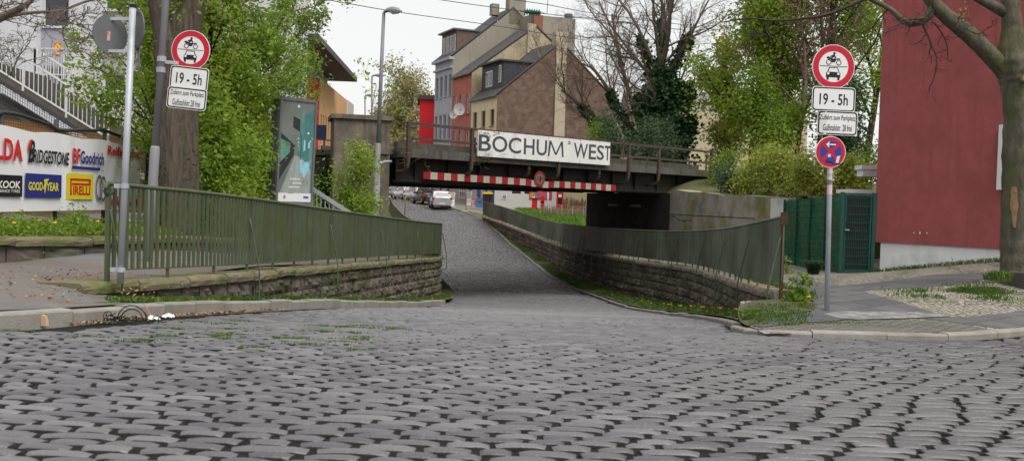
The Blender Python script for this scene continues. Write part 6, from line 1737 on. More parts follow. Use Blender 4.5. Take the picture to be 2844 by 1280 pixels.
# ------------------------------------------------------------------ trees
def grow(rg, p, d, L, r, lvl, prm, segs, tips):
    n = prm['seg'][lvl]; pts = [p]; dirs = [d]
    for i in range(n):
        d = norm(d + rg.normal(0, prm['wob'][lvl], 3) + A(0, 0, prm['up'][lvl]))
        p = p + d * L / n; pts.append(p); dirs.append(d)
    r1 = r * prm['taper'][lvl]
    segs.append((np.array(pts), np.linspace(r, r1, n + 1), lvl))
    last = len(prm['n']) - 1
    if lvl >= prm['leaf_lvl']:
        tips.append(np.array(pts))
    if lvl > last: return
    for j in range(prm['n'][lvl]):
        f = prm['t0'][lvl] + (1 - prm['t0'][lvl]) * (j + rg.uniform(.1, .9)) / prm['n'][lvl]
        i = min(n - 1, int(f * n)); q = pts[i] + (pts[i + 1] - pts[i]) * (f * n - i)
        ax = norm(np.cross(dirs[i], rg.normal(0, 1, 3))); an = math.radians(rg.normal(prm['ang'][lvl], 10))
        nd = norm(dirs[i] * math.cos(an) + np.cross(ax, dirs[i]) * math.sin(an))
        grow(rg, q, nd, L * prm['lr'][lvl] * rg.uniform(.7, 1.2) * (1 - .35 * f), (r + (r1 - r) * f) * prm['rr'][lvl], lvl + 1, prm, segs, tips)
def leaf_mesh(mb, c, size, rg, droop=.3, wide=.5):
    """small folded leaves at the points c"""
    n = len(c)
    a = rg.normal(0, 1, (n, 3)); a[:, 2] = a[:, 2] * .6 - droop; a /= np.linalg.norm(a, axis=1)[:, None]
    t = rg.normal(0, 1, (n, 3)); b = np.cross(a, t); b /= np.linalg.norm(b, axis=1)[:, None] + 1e-9
    nn = np.cross(a, b)
    s = (size * rg.uniform(.4, 1.55, n))[:, None]
    V = np.stack([c, c + a * s * .5 + b * s * wide * .5 + nn * s * .08, c + a * s, c + a * s * .5 - b * s * wide * .5 + nn * s * .08], 1)
    mb.add(V.reshape(-1, 3), np.arange(4 * n).reshape(n, 4))
def along(tips, n, spread, rg):
    """n points scattered about the twigs"""
    L = np.array([np.linalg.norm(np.diff(t, axis=0), axis=1).sum() for t in tips]); pr = L / L.sum()
    idx = rg.choice(len(tips), n, p=pr); out = np.empty((n, 3))
    for i in range(n):
        t = tips[idx[i]]; f = rg.uniform(.1, 1) * (len(t) - 1); k = min(len(t) - 2, int(f)); out[i] = t[k] + (t[k + 1] - t[k]) * (f - k)
    return out + rg.normal(0, spread, (n, 3))
def leaf_m(name, cols, tr=.3): return island_mat(name, cols, .55, 0, 60, .35, tr, noise_mix=tuple(min(1, x * f) for x, f in zip(np.mean(cols, 0), (1.55, 1.3, 1.2))), noise_scale=.8)
L_FRESH = leaf_m('leaf_fresh', [(.16, .26, .025), (.26, .39, .045), (.2, .32, .032), (.34, .47, .08), (.17, .28, .027)], .55)
L_MID = leaf_m('leaf_mid', [(.11, .19, .02), (.18, .29, .032), (.14, .235, .025), (.24, .36, .05), (.115, .2, .022)], .5)
L_IVY = leaf_m('leaf_ivy', [(.014, .045, .014), (.03, .075, .024), (.02, .058, .018), (.05, .11, .04), (.018, .05, .016)], .15)
L_YEL = leaf_m('leaf_yellow_green', [(.22, .27, .04), (.32, .38, .065), (.27, .31, .05), (.4, .43, .095)])
L_PALE = leaf_m('leaf_pale_far', [(.2, .2, .08), (.27, .26, .11), (.23, .23, .09), (.31, .3, .14)])
L_GREY = leaf_m('leaf_grey_green', [(.05, .09, .045), (.08, .13, .065), (.065, .11, .05)])
L_BROWN = leaf_m('seed_brown', [(.14, .07, .03), (.2, .11, .05), (.1, .055, .03)], .1)
m_bark = mat('bark_brown', (.055, .042, .033), (.16, .125, .1), 2.2, .95, 1.8, 5, stretch=(9, 9, 1.1), spot=(.06, .07, .03), spot_scale=1, spot_at=.62)
m_bark_d = mat('bark_dark', (.04, .03, .024), (.065, .05, .042), 8, .95, .8, 30)
m_bark_g = mat('bark_grey', (.12, .098, .08), (.17, .14, .115), 6, .95, .6, 30)
m_twig_b = mat('bark_twig_brown', (.12, .085, .062), (.17, .12, .09), 6, .95)

def tree(name, label, cat, base, segs, tips, bark, leafm, nleaf, lsize, spread, rg, group=None, droop=.3, sides=(9, 6, 4, 3, 3), trunk_pts=None):
    t = thing(name, label, cat, base, group)
    b = MB()
    for pts, rad, lvl in segs: b.tube(pts, np.maximum(rad, .004), sides[min(lvl, len(sides) - 1)], cap=lvl == 0)
    b.build('trunk', bark, t, smooth=True)
    if nleaf:
        b = MB(); leaf_mesh(b, along(tips, nleaf, spread, rg), lsize, rg, droop); b.build('crown', leafm, t)
    return t
def auto_tree(seed, base, H, r, prm, **kw):
    rg = np.random.default_rng(seed); segs, tips = [], []
    d0 = kw.pop('dir', (0, 0, 1))
    grow(rg, np.asarray(base, float) - A(0, 0, .3), norm(d0), H, r, 0, prm, segs, tips)
    return tree(base=base, segs=segs, tips=tips, rg=rg, **kw)
BUSHY = dict(seg=(6, 5, 4, 3), wob=(.08, .16, .2, .25), up=(.03, .1, .06, .02), taper=(.35, .4, .4, .5), n=(13, 7, 5), t0=(.12, .15, .15), ang=(48, 45, 45), lr=(.42, .5, .55), rr=(.45, .55, .6), leaf_lvl=2)
AIRY = dict(seg=(7, 6, 5, 3), wob=(.06, .14, .2, .25), up=(.02, .1, .05, .0), taper=(.3, .35, .4, .5), n=(15, 7, 5), t0=(.2, .2, .2), ang=(46, 42, 45), lr=(.42, .45, .5), rr=(.45, .55, .6), leaf_lvl=2)
BARE = dict(seg=(7, 7, 6, 5, 4), wob=(.05, .1, .14, .2, .25), up=(.03, .05, .03, .01, .0), taper=(.4, .3, .35, .4, .5), n=(11, 9, 7, 5), t0=(.3, .15, .15, .2), ang=(38, 40, 40, 42), lr=(.62, .48, .48, .5), rr=(.5, .5, .55, .6), leaf_lvl=3)
SHRUB = dict(seg=(4, 4, 3), wob=(.15, .2, .25), up=(.05, .06, .0), taper=(.4, .5, .5), n=(9, 6), t0=(.1, .15), ang=(50, 48), lr=(.5, .5), rr=(.55, .6), leaf_lvl=1)

# big trunk at the left
KT = 136.
rg = np.random.default_rng(50)
tb = P(500, 690, KT); 
tk = thing('old_tree', 'thick brown furrowed tree trunk behind the left lamp post', 'tree', tb)
b = MB()
path = catmull([P(500, 720, KT), P(499, 640, KT), P(497, 480, KT), P(494, 330, KT), P(492, 200, KT), P(489, 120, KT)], 14)
b.tube(path, np.interp(np.linspace(0, 1, len(path)), [0, .1, .25, .7, 1], [.48, .43, .385, .4, .46]), 64, furrow=.03, lump=.02)
for tgt, r0 in (([P(478, 150, KT), P(452, 40, KT), P(425, -80, KT), P(405, -260, KT), P(380, -520, KT)], .3), ([P(505, 150, KT), P(528, 40, KT), P(552, -70, KT), P(590, -260, KT), P(640, -520, KT)], .32), ([P(497, 120, KT), P(500, -60, KT), P(505, -300, KT * .98), P(520, -500, KT * .97)], .24)):
    q = catmull(tgt, 5); b.tube(q, np.linspace(r0, r0 * .4, len(q)), 12)
b.build('trunk', m_bark, tk, smooth=True)
segs, tips = [], []
for s in range(16):
    p = P(rg.uniform(400, 640), rg.uniform(-420, -20), KT * rg.uniform(.95, 1.1)); grow(rg, p, norm(rg.normal(0, 1, 3) + A(0, -.2, -.15)), rg.uniform(1.2, 2.6), .022, 0, dict(seg=(8, 5, 3), wob=(.14, .2, .2), up=(-.05, -.03, 0), taper=(.3, .4, .5), n=(6, 3), t0=(.2, .2), ang=(40, 40), lr=(.4, .5), rr=(.55, .6), leaf_lvl=1), segs, tips)
b = MB()
for pts, rad, lvl in segs: b.tube(pts, np.maximum(rad, .004), 4, cap=False)
b.build('branches', m_bark_g, tk, smooth=True)
b = MB(); leaf_mesh(b, along(tips, 2600, .06, rg), .085, rg); b.build('crown', L_FRESH, tk)
b = MB(); rr = rg.uniform(0, 1, 1500); ang = rg.uniform(0, 6.28, 1500); zz = rg.beta(1, 2.2, 1500) * 2.4
c = tb + np.stack([np.cos(ang) * .44, np.sin(ang) * .44, zz], 1); leaf_mesh(b, c[(np.sin(ang) < .3) & (np.abs(np.cos(ang)) > .35)], .07, rg); b.build('ivy', L_IVY, tk)
# shrubs and small trees at the left, behind the railing
def gz(p): return A(p[0], p[1], float(left_z(p[0], p[1])))
for i, (u, k, H, r, lab, lm, nl) in enumerate((
        (575, 118, 7.5, .09, 'bushy fresh green tree just right of the thick trunk', L_FRESH, 24000),
        (622, 108, 8.5, .1, 'dense green tree between the thick trunk and the poster case', L_FRESH, 26000),
        (640, 102, 7.4, .09, 'leafy green tree leaning over the left edge of the poster case', L_FRESH, 22000),
        (650, 84, 9.5, .12, 'darker green tree at the back, behind the poster case', L_MID, 15000),
        (610, 92, 9.5, .12, 'tall green tree at the back, left of the poster case', L_MID, 15000))):
    p = P(u, 650, k)
    auto_tree(60 + i, gz(p), H, r, dict(BUSHY, lr=(.32, .5, .55), n=(16, 7, 5), t0=(.04, .15, .15)), name='leafy_tree', label=lab, cat='tree', bark=m_bark_d, leafm=lm, nleaf=nl, lsize=.11, spread=.14, group='green trees along the left path')
for i, (u, k, H, lab) in enumerate(((560, 124, 2.6, 'thicket of green shoots just right of the thick trunk base'), (610, 118, 2.9, 'dense green shrub behind the middle of the left railing'), (645, 108, 3.0, 'green shrub between the thick trunk and the poster case, low behind the railing'), (690, 98, 3.0, 'green shrub behind the left foot of the poster case'), (640, 96, 3.6, 'darker shrub at the back between trunk and poster case'), (560, 98, 3.4, 'darker shrub seen behind the thick trunk'), (745, 92, 3.4, 'darker shrub directly behind the poster case'))):
    p = P(u, 650, k); auto_tree(260 + i, gz(p), H, .04, dict(SHRUB, n=(12, 6)), name='shrub', label=lab, cat='shrub', bark=m_bark_d, leafm=L_FRESH if i < 4 else L_MID, nleaf=6500, lsize=.1, spread=.2, group='shrubs along the left path')
# an overhanging spray of leaves on thin twigs against the sky
auto_tree(77, gz(P(760, 640, 90)), 9.2, .06, dict(AIRY, n=(12, 5, 4)), name='leafy_tree', label='slender twiggy tree with sparse young leaves against the sky right of the poster', cat='tree', bark=m_bark_d, leafm=L_FRESH, nleaf=800, lsize=.12, spread=.08, dir=(-.16, 0, 1))
# climbing shrubs by the pier
for i, (u, v, k, H, nl, lab) in enumerate(((935, 640, 96, 2.9, 4200, 'bright green shrub in front of the concrete pier'), (985, 650, 95, 1.9, 2200, 'low green shrub at the foot of the tall grey lamp'), (890, 640, 97, 2.2, 2600, 'green shrub above the stair handrail, right of the poster'), (820, 640, 82, 3.0, 3600, 'ivy-dark shrub behind the poster case'), (900, 600, 82, 2.8, 3600, 'dark ivy shrub against the left side of the pier'))):
    p = P(u, v, k); auto_tree(90 + i, gz(p) + A(0, 0, .1), H, .035, SHRUB, name='shrub', label=lab, cat='shrub', bark=m_bark_d, leafm=L_FRESH if i < 3 else L_IVY, nleaf=nl, lsize=.1, spread=.16, group='shrubs by the pier')
p = P(1014, 420, 62); auto_tree(99, A(p[0], p[1], -1), 6.3, .04, dict(AIRY, n=(9, 4, 3)), name='sapling', label='thin sapling with sparse leaves rising above the pier', cat='tree', bark=m_bark_g, leafm=L_FRESH, nleaf=380, lsize=.16, spread=.1)
# pale trees far up the street
for i, (u, k, H, lab) in enumerate(((1140, 20.5, 14.0, 'pale yellow-green tree beside the bright red house'), (1095, 17.5, 13, 'pale spring tree left of the bright red house, farther back'))):
    p = P(u, 548, k); auto_tree(110 + i, A(p[0], p[1], -.5), H, .3, dict(BUSHY, n=(18, 8, 6), lr=(.6, .5, .55)), name='far_tree', label=lab, cat='tree', bark=m_bark_g, leafm=L_PALE, nleaf=15000, lsize=.36, spread=.45, group='pale trees up the street')
# bare trees right of the brick gable
def ebase(u, v, k): return P(u, v, k)
def ivy_on(t, pts, r0, r1, n, size, rg, power=1.):
    pts = catmull(pts, 8); s = rg.uniform(0, 1, n) ** power * (len(pts) - 1.001); k = s.astype(int)
    c = pts[k] + (pts[k + 1] - pts[k]) * (s - k)[:, None]
    rad = np.interp(s / (len(pts) - 1), [0, .25, .6, 1], [r0 * .8, r0, r0 * .85, r1]); lump = 1 + .3 * np.sin(s * 2.3 + 1) + .2 * np.sin(s * 5.1)
    d = rg.normal(0, 1, (n, 3)); d /= np.linalg.norm(d, axis=1)[:, None]
    b = MB(); leaf_mesh(b, c + d * (rad * lump * rg.uniform(.55, 1.05, n))[:, None], size, rg, .5, .75); b.build('ivy', L_IVY, t)
KI = 52.
rg = np.random.default_rng(121)
prm = dict(BARE)
segs, tips = [], []
base = ebase(1850, 470, KI)
main = [base, P(1848, 380, KI), P(1842, 280, KI), P(1838, 200, KI), P(1834, 130, KI)]
segs.append((catmull(main, 5), np.linspace(.42, .2, 21), 0))
for (u, v), (u2, v2), L, r in (((1838, 210), (1760, 60), 7, .11), ((1838, 190), (1850, 0), 7.5, .13), ((1834, 150), (1800, -60), 6.5, .1), ((1840, 240), (1930, 90), 6.0, .1), ((1842, 260), (1740, 150), 6.5, .1), ((1836, 170), (1900, -20), 6.5, .1), ((1842, 300), (1950, 190), 4.5, .07), ((1844, 320), (1760, 230), 4.8, .07), ((1838, 230), (1690, 120), 6.5, .08), ((1842, 280), (1700, 225), 5.5, .07), ((1836, 185), (1985, 70), 5.5, .07), ((1836, 150), (1870, -60), 6.5, .09), ((1838, 200), (1790, -20), 7, .1)):
    p = P(u, v, KI); d = norm(P(u2, v2, KI * rg.uniform(.93, 1.07)) - p)
    grow(rg, p, d, L, r, 1, dict(BARE, n=(0, 11, 8, 5)), segs, tips)
it = tree('bare_tree', 'bare branching tree whose trunk is wrapped in dark ivy, right of the brick gable', 'tree', base, segs, tips, m_bark_g, None, 0, 0, 0, rg)
ivy_on(it, main[:4], 1.45, .7, 9000, .2, rg, 1.3); ivy_on(it, [P(1840, 250, KI), P(1800, 170, KI), P(1775, 100, KI)], .4, .15, 1400, .17, rg); ivy_on(it, [P(1842, 230, KI), P(1895, 140, KI), P(1915, 100, KI)], .45, .15, 1300, .17, rg); ivy_on(it, [P(1836, 140, KI), P(1836, 90, KI), P(1832, 55, KI)], .3, .1, 600, .16, rg)
for pts, r0, n in (([P(1850, 330, KI), P(1890, 280, KI), P(1915, 240, KI)], .75, 2200), ([P(1845, 350, KI), P(1800, 310, KI), P(1780, 270, KI)], .75, 2200), ([P(1855, 400, KI), P(1900, 370, KI), P(1925, 330, KI)], .65, 1500), ([P(1840, 420, KI), P(1800, 400, KI), P(1785, 360, KI)], .6, 1500)): ivy_on(it, pts, r0, r0 * .5, n, .2, rg)
for i, (pts, lab) in enumerate((([(1762, 395), (1725, 320), (1690, 250), (1640, 180)], 'bare ivy-grown tree leaning left in front of the brick gable'), ([(1700, 410), (1650, 340), (1610, 290), (1560, 250)], 'lower bare tree bending far left in front of the brick gable'), ([(1790, 400), (1745, 250), (1715, 130), (1700, 40)], 'slim bare tree rising between the brick gable and the ivy tree'))):
    rg = np.random.default_rng(130 + i); k = 50. - 2 * i; segs, tips = [], []
    q = [P(u, v, k) for u, v in pts]; base = q[0] - A(0, 0, .6)
    segs.append((catmull([base] + q, 5), np.linspace(.2, .07, 21), 0))
    for f in (.35, .5, .62, .74, .86, .97):
        pp_ = segs[0][0][int(f * 20)]; dd = norm(segs[0][0][20] - segs[0][0][5])
        for _ in range(2): grow(rg, pp_, norm(dd + rg.normal(0, .55, 3) + A(0, 0, .25)), rg.uniform(2.6, 4.6), .045, 1, dict(BARE, n=(0, 9, 7, 4)), segs, tips)
    t = tree('bare_tree', lab, 'tree', base, segs, tips, m_twig_b, None, 0, 0, 0, rg)
    if i < 2: ivy_on(t, [base] + q[:3], .42, .2, 2200, .18, rg, 1.3)
    else: ivy_on(t, [base] + q[:3], .22, .12, 500, .16, rg)
# green trees on the embankment at right
for i, (u, v, k, H, r, prm, lm, nl, lab, bark, ls) in enumerate((
        (2090, 470, 58, 12.5, .2, dict(BUSHY, lr=(.35, .5, .55), n=(20, 8, 6), t0=(.02, .15, .15)), L_FRESH, 22000, 'big bright green tree left of the right traffic signs', m_bark_d, .2),
        (2170, 470, 54, 13.5, .2, dict(BUSHY, n=(15, 8, 6)), L_FRESH, 14000, 'green tree behind the right traffic signs', m_bark_d, .2),
        (2300, 470, 58, 12.5, .18, AIRY, L_FRESH, 10000, 'thin-leaved green tree between the signs and the red building', m_bark_d, .17),
        (2400, 470, 54, 13.0, .2, AIRY, L_FRESH, 10000, 'leafy tree beside the left edge of the red building', m_bark_d, .17),
        (2120, 480, 62, 4.6, .12, BUSHY, L_MID, 9000, 'rounded green bush behind the embankment railing', m_bark_d, .15),
        (2330, 490, 64, 4.4, .12, BUSHY, L_IVY, 8000, 'dark evergreen bush behind the right sign pole', m_bark_d, .15),
        (2030, 455, 50, 6.8, .13, dict(BUSHY, lr=(.34, .5, .55)), L_YEL, 9000, 'yellow-green tree at the left rim of the embankment trees', m_bark_d, .19))):
    p = P(u, v, k); auto_tree(150 + i, p - A(0, 0, .6), H, r, prm, name='embankment_tree', label=lab, cat='tree', bark=bark, leafm=lm, nleaf=nl, lsize=ls, spread=.3, group='trees on the railway embankment')
for i, (u, v, k, H, lab) in enumerate(((2215, 470, 62, 9.5, 'brown twiggy tree hung with old seeds, above the right signs'), (2270, 470, 60, 10.5, 'brown twiggy tree nearest the red building'), )):
    p = P(u, v, k); auto_tree(170 + i, p - A(0, 0, .6), H, .13, dict(BARE, n=(12, 8, 6, 4), up=(.03, .02, -.06, -.08, -.05)), name='bare_tree', label=lab, cat='tree', bark=m_twig_b, leafm=L_BROWN, nleaf=2600, lsize=.1, spread=.08)
# embankment shrubs
for i, (u, v, k, H, lm, nl, lab) in enumerate((
        (1720, 425, 60, 1.9, L_GREY, 3400, 'grey-green shrub on the bridge behind the end of the station sign'), (1790, 432, 60, 1.8, L_GREY, 3200, 'grey-green shrub below the leaning bare tree'), (1860, 438, 59, 1.9, L_GREY, 3200, 'grey-green shrub at the foot of the ivy trunk'), (1660, 420, 58, 1.7, L_MID, 2200, 'green shrub just above the station sign'),
        (2030, 520, 74, 1.0, L_GREY, 2600, 'low grey-green shrub trailing over the wing wall'), (2085, 522, 76, 1.3, L_YEL, 3600, 'yellow-green shrub above the middle of the wing wall'), (2140, 520, 78, 1.6, L_YEL, 4600, 'yellow-green shrub above the white-washed end of the wing wall'), (2200, 530, 82, 1.7, L_YEL, 4600, 'yellow-green shrub behind the green tarpaulin fence'), (2265, 535, 86, 1.5, L_YEL, 4200, 'yellow-green shrub left of the right sign pole'), (2340, 530, 86, 1.4, L_YEL, 3600, 'yellow-green shrub behind the dark gate'), (2400, 525, 84, 1.5, L_MID, 2600, 'green shrub by the corner of the red building'), (1990, 490, 66, 1.3, L_MID, 2600, 'green shrub at the right end of the bridge'))):
    p = P(u, v, k); auto_tree(190 + i, p - A(0, 0, .15), H, .03, dict(SHRUB, n=(12, 6), ang=(60, 50)), name='shrub', label=lab, cat='shrub', bark=m_bark_d, leafm=lm, nleaf=nl, lsize=.1, spread=.2, group='shrubs on the embankment')
# plane tree at the right edge
KQ = 160.
pt_ = thing('plane_tree', 'grey-brown street tree with a mossy limb at the right edge of the pavement', 'tree', P(2822, 778, KQ))
b = MB()
path = catmull([P(2830, 800, KQ), P(2828, 770, KQ), P(2826, 700, KQ), P(2828, 560, KQ), P(2832, 400, KQ), P(2830, 250, KQ), P(2822, 190, KQ), P(2812, 100, KQ), P(2806, 0, KQ), P(2800, -160, KQ), P(2800, -420, KQ)], 9)
b.tube(path, np.interp(np.linspace(0, 1, len(path)), [0, .1, .2, .4, .5, .62, .72, 1], [.42, .3, .265, .27, .27, .33, .17, .1]) * (1 + .03 * np.sin(np.arange(len(path)) * 1.7)), 48, furrow=.03, lump=.07)
limb = catmull([P(2815, 220, KQ), P(2765, 170, KQ), P(2700, 105, KQ), P(2640, 55, KQ), P(2590, 5, KQ), P(2560, -60, KQ), P(2520, -200, KQ)], 6)
b.tube(limb, np.linspace(.17, .085, len(limb)), 24, furrow=.03, lump=.07)
l2 = catmull([P(2595, 8, KQ), P(2575, 50, KQ), P(2535, 66, KQ), P(2505, 55, KQ), P(2470, 25, KQ), P(2420, 0, KQ), P(2380, -20, KQ)], 5); b.tube(l2, np.linspace(.075, .03, len(l2)), 9)
l3 = catmull([P(2790, 35, KQ), P(2745, 10, KQ), P(2700, -15, KQ), P(2640, -60, KQ)], 5); b.tube(l3, np.linspace(.1, .06, len(l3)), 9)
b.build('trunk', mat('plane_bark', (.055, .05, .038), (.15, .13, .1), 5, .95, 2.0, 12, spot=(.08, .085, .032), spot_scale=2.2, spot_at=.56, stretch=(1.4, 1.4, .5)), pt_, smooth=True)
for (u, v0_, v1_, w) in ((2799, 520, 632, 16), (2838, 540, 590, 12), (2838, 690, 730, 8)):
    g = []
    for i, s in enumerate(np.linspace(0, 1, 9)):
        c = np.array([np.interp(v0_ + (v1_ - v0_) * s, [0, 190, 250, 400, 560, 700, 770], [2806, 2822, 2830, 2832, 2828, 2826, 2828])]); v = v0_ + (v1_ - v0_) * s
        ww = w * (.4 + .6 * math.sin(math.pi * min(1, s * 1.1 + .05))) * (1 + .2 * math.sin(s * 17))
        row = []
        for o in (-1, -.3, .3, 1):
            uu = u + o * ww / 2; ctr = P(float(c[0]), v, KQ); off = (uu - c[0]) / KQ; R_ = .292; off = np.clip(off, -R_ * .95, R_ * .95)
            row.append(ctr + A(off, -math.sqrt(R_ ** 2 - off ** 2), 0))
        g.append(row)
    b = MB(); b.grid(g); b.build('bare_wood_patch', mat('bare_wood', (.2, .125, .07), (.3, .19, .11), 12, .9), pt_)
b = MB(); kc = P(2820, 226, KQ) + A(0, -.36, 0); b.drum(kc, A(1, 0, 0), Zu, A(0, -1, 0), .055, .16, 14); b.build('knot', mat('cut_wood', (.22, .16, .1), (.28, .2, .13), 20, .9), pt_)
segs, tips = [], []; rg = np.random.default_rng(210)
TW = dict(seg=(8, 6, 4), wob=(.15, .22, .25), up=(.0, .03, .03), taper=(.35, .4, .5), n=(7, 4), t0=(.15, .2), ang=(48, 45), lr=(.4, .5), rr=(.55, .6), leaf_lvl=2)
for (u, v), (u2, v2), L, r in (((2575, 50), (2480, 110), 1.0, .022), ((2595, 20), (2510, 120), .95, .02), ((2560, 60), (2650, 200), 1.25, .022), ((2590, 62), (2630, 90), .7, .015), ((2505, 55), (2520, 120), .6, .014), ((2640, 55), (2720, 90), .55, .012), ((2700, 105), (2760, 60), .5, .01), ((2470, 25), (2400, 60), .8, .015), ((2550, 60), (2470, 60), .8, .014), ((2660, 70), (2670, 10), .5, .01)):
    p = P(u, v, KQ); grow(rg, p, norm(P(u2, v2, KQ * rg.uniform(.9, 1.1)) - p), L, r, 0, TW, segs, tips)
main = catmull([P(2420, -10, KQ), P(2370, 12, KQ), P(2300, 40, KQ), P(2230, 52, KQ), P(2150, 58, KQ), P(2080, 52, KQ), P(2010, 62, KQ)], 5); segs.append((main, np.linspace(.034, .012, len(main)), 0))
sub = catmull([P(2140, 58, KQ), P(2128, 85, KQ), P(2145, 105, KQ), P(2190, 120, KQ)], 5); segs.append((sub, np.linspace(.016, .008, len(sub)), 1))
for f in (.25, .45, .6, .75, .9): grow(rg, main[int(f * (len(main) - 1))], norm(A(rg.normal(0, .6), rg.normal(0, .4), -.5)), .75, .01, 0, TW, segs, tips)
b = MB()
for pts, rad, lvl in segs: b.tube(pts, np.maximum(rad, .003), 5 if lvl == 0 else 4, cap=False)
b.build('branches', m_bark_d, pt_, smooth=True)
b = MB(); leaf_mesh(b, np.vstack([P(2660, 55, KQ) + rg.normal(0, .07, (26, 3)), P(2680, 25, KQ) + rg.normal(0, .06, (16, 3))]), .05, rg); b.build('crown', L_YEL, pt_)
# bare branches reaching in at the upper left
rg = np.random.default_rng(220); segs, tips = [], []; KB2 = 190.
bb0 = P(-560, 560, KB2)
main = catmull([bb0, P(-480, 360, KB2), P(-300, 250, KB2), P(-120, 120, KB2), P(-20, 60, KB2), P(60, 22, KB2), P(105, -15, KB2)], 5)
segs.append((main, np.linspace(.16, .025, len(main)), 0))
m2 = catmull([P(-40, 70, KB2), P(30, 45, KB2), P(90, 36, KB2), P(170, 30, KB2), P(230, 8, KB2), P(290, -8, KB2)], 5); segs.append((m2, np.linspace(.03, .014, len(m2)), 1))
m3 = catmull([P(140, 34, KB2), P(170, 60, KB2), P(178, 110, KB2), P(198, 155, KB2)], 5); segs.append((m3, np.linspace(.012, .005, len(m3)), 1))
for q in (main[-12:], m2, m3):
    for f in np.linspace(.1, .95, 7): grow(rg, q[int(f * (len(q) - 1))], norm(A(rg.normal(.3, .5), rg.normal(0, .5), rg.normal(-.05, .4))), rg.uniform(.5, 1.1), .008, 0, TW, segs, tips)
for s in range(9):
    p = P(rg.uniform(-60, 60), rg.uniform(120, 260), KB2 * .8); grow(rg, p, norm(A(.5, rg.normal(0, .3), .7)), .8, .008, 0, TW, segs, tips)
tree('bare_tree', 'bare brown tree reaching in with thin twigs at the upper left corner', 'tree', bb0, segs, tips, m_bark_g, None, 0, 0, 0, rg)
# hanging twigs of young leaves by the two turned signs
for i, (pts, lab, nl) in enumerate((([(620, 20), (560, 70), (480, 150), (400, 230), (330, 300)], 'drooping leafy branch in front of the white stair railing', 900), ([(640, -40), (560, 20), (500, 60), (440, 110), (400, 160)], 'bare drooping branch crossing the ban sign by the trunk', 120))):
    pass
rg = np.random.default_rng(230); segs, tips = [], []; k = 128.
base = gz(P(470, 690, k))
for tgt in ([(455, 470), (430, 360), (360, 300), (290, 270), (250, 262)], [(455, 470), (410, 330), (330, 230), (270, 190), (235, 165)], [(455, 470), (420, 410), (350, 340), (310, 330), (270, 322)], [(455, 470), (400, 260), (320, 150), (270, 110), (215, 80)]):
    q = catmull([base, *[P(u, v, k * rg.uniform(.98, 1.02)) for u, v in tgt]], 5); segs.append((q, np.linspace(.03, .007, len(q)), 0))
    for f in np.linspace(.35, 1, 9): grow(rg, q[int(f * (len(q) - 1))], norm(A(rg.normal(-.5, .5), rg.normal(0, .4), rg.normal(.0, .35))), rg.uniform(.5, .9), .006, 1, dict(TW, leaf_lvl=1), segs, tips)
tree('sapling', 'slender sapling with fresh leaves in front of the white stair railing', 'tree', base, segs, tips, m_bark_d, L_FRESH, 2600, .1, .07, rg)

# ------------------------------------------------------------------ ground plants, grass, weeds
def blades(mb, c, h, rg, lean=.4, w=.008):
    n = len(c); a = rg.uniform(0, 6.283, n); hh = h * rg.uniform(.5, 1.25, n); ln = rg.uniform(0, lean, n) * hh
    d = np.stack([np.cos(a), np.sin(a), np.zeros(n)], 1); s = np.stack([-np.sin(a), np.cos(a), np.zeros(n)], 1) * w
    V = np.stack([c - s, c + s, c + d * ln[:, None] * .4 + A(0, 0, 1) * hh[:, None] * .65 + s * .6, c + d * ln[:, None] + A(0, 0, 1) * hh[:, None], c + d * ln[:, None] * .4 + A(0, 0, 1) * hh[:, None] * .65 - s * .6], 1)
    mb.add(V.reshape(-1, 3), np.arange(5 * n).reshape(n, 5))
def arcs(mb, c, h, rg, out=1.0, w=.006, m=6):
    for p in c:
        a = rg.uniform(0, 6.283); d = A(math.cos(a), math.sin(a), 0); sd = A(-d[1], d[0], 0) * w; hh = h * rg.uniform(.5, 1.15); o = out * rg.uniform(.3, 1.1) * hh
        t = np.linspace(0, 1, m); x = o * t ** 1.4; z = hh * (1.75 * t - 1.05 * t ** 2.2)
        ctr = p + d * x[:, None] + A(0, 0, 1) * z[:, None]; ww = (1 - t ** 2)[:, None] * sd
        mb.grid(np.stack([ctr - ww, ctr + ww], 1))
G_GRASS = leaf_m('grass_blade', [(.045, .1, .014), (.09, .17, .025), (.065, .13, .018), (.13, .19, .04)], .25)
rg = np.random.default_rng(300)
# verge at the foot of the left wall
b = MB(); n = 15000; y = rg.uniform(0, 1, n) ** 1.2 * 23 + 11.2; wx = np.interp(y, WL[:, 1], WL[:, 0]); kx = kl_x(y) - .17; f = rg.beta(.8, 1.2, n)
x = wx + .05 + (kx - wx - .05) * f; ok = (np.sin(y * 1.7) + np.sin(y * 4.1 + x * 3) + rg.normal(0, .7, n) > -.6) | (f < .25)
c = np.stack([x, y, road_z(kl_x(y), y) + .12], 1)[ok]; blades(b, c, .075, rg, .8); cl = c[rg.random(len(c)) < .5]; leaf_mesh(b, cl + A(0, 0, .03), .05, rg, -.2, .7)
tag(b.build('grass', G_GRASS), 'short grass and moss along the foot of the left wall', 'grass', kind='stuff')
b = MB(); n = 15000; y = rg.uniform(0, 1, n) ** 1.3 * 60 + 13.6; wx = np.interp(y, WR[:, 1], WR[:, 0]); wx = np.where(y < 15.2, np.interp(y, [13.4, 15.2], [3.25, 4.1]), wx); kx = kr_x(y) + .17; f = rg.beta(.9, .9, n)
x = kx + (wx - .06 - kx) * f; ok = (np.sin(y * 1.3 + 1) + np.sin(y * 3.3 + x * 4) + rg.normal(0, .7, n) > -.3)
zr = road_z(kr_x(y), y) + .085 + .06 * np.clip((x - kr_x(y)) / .8, 0, 1); zr = np.where(y < 15.2, np.minimum(right_z(x, y), road_z(kr_x(y), y) + .1 + .1 * (15.2 - y)), zr)
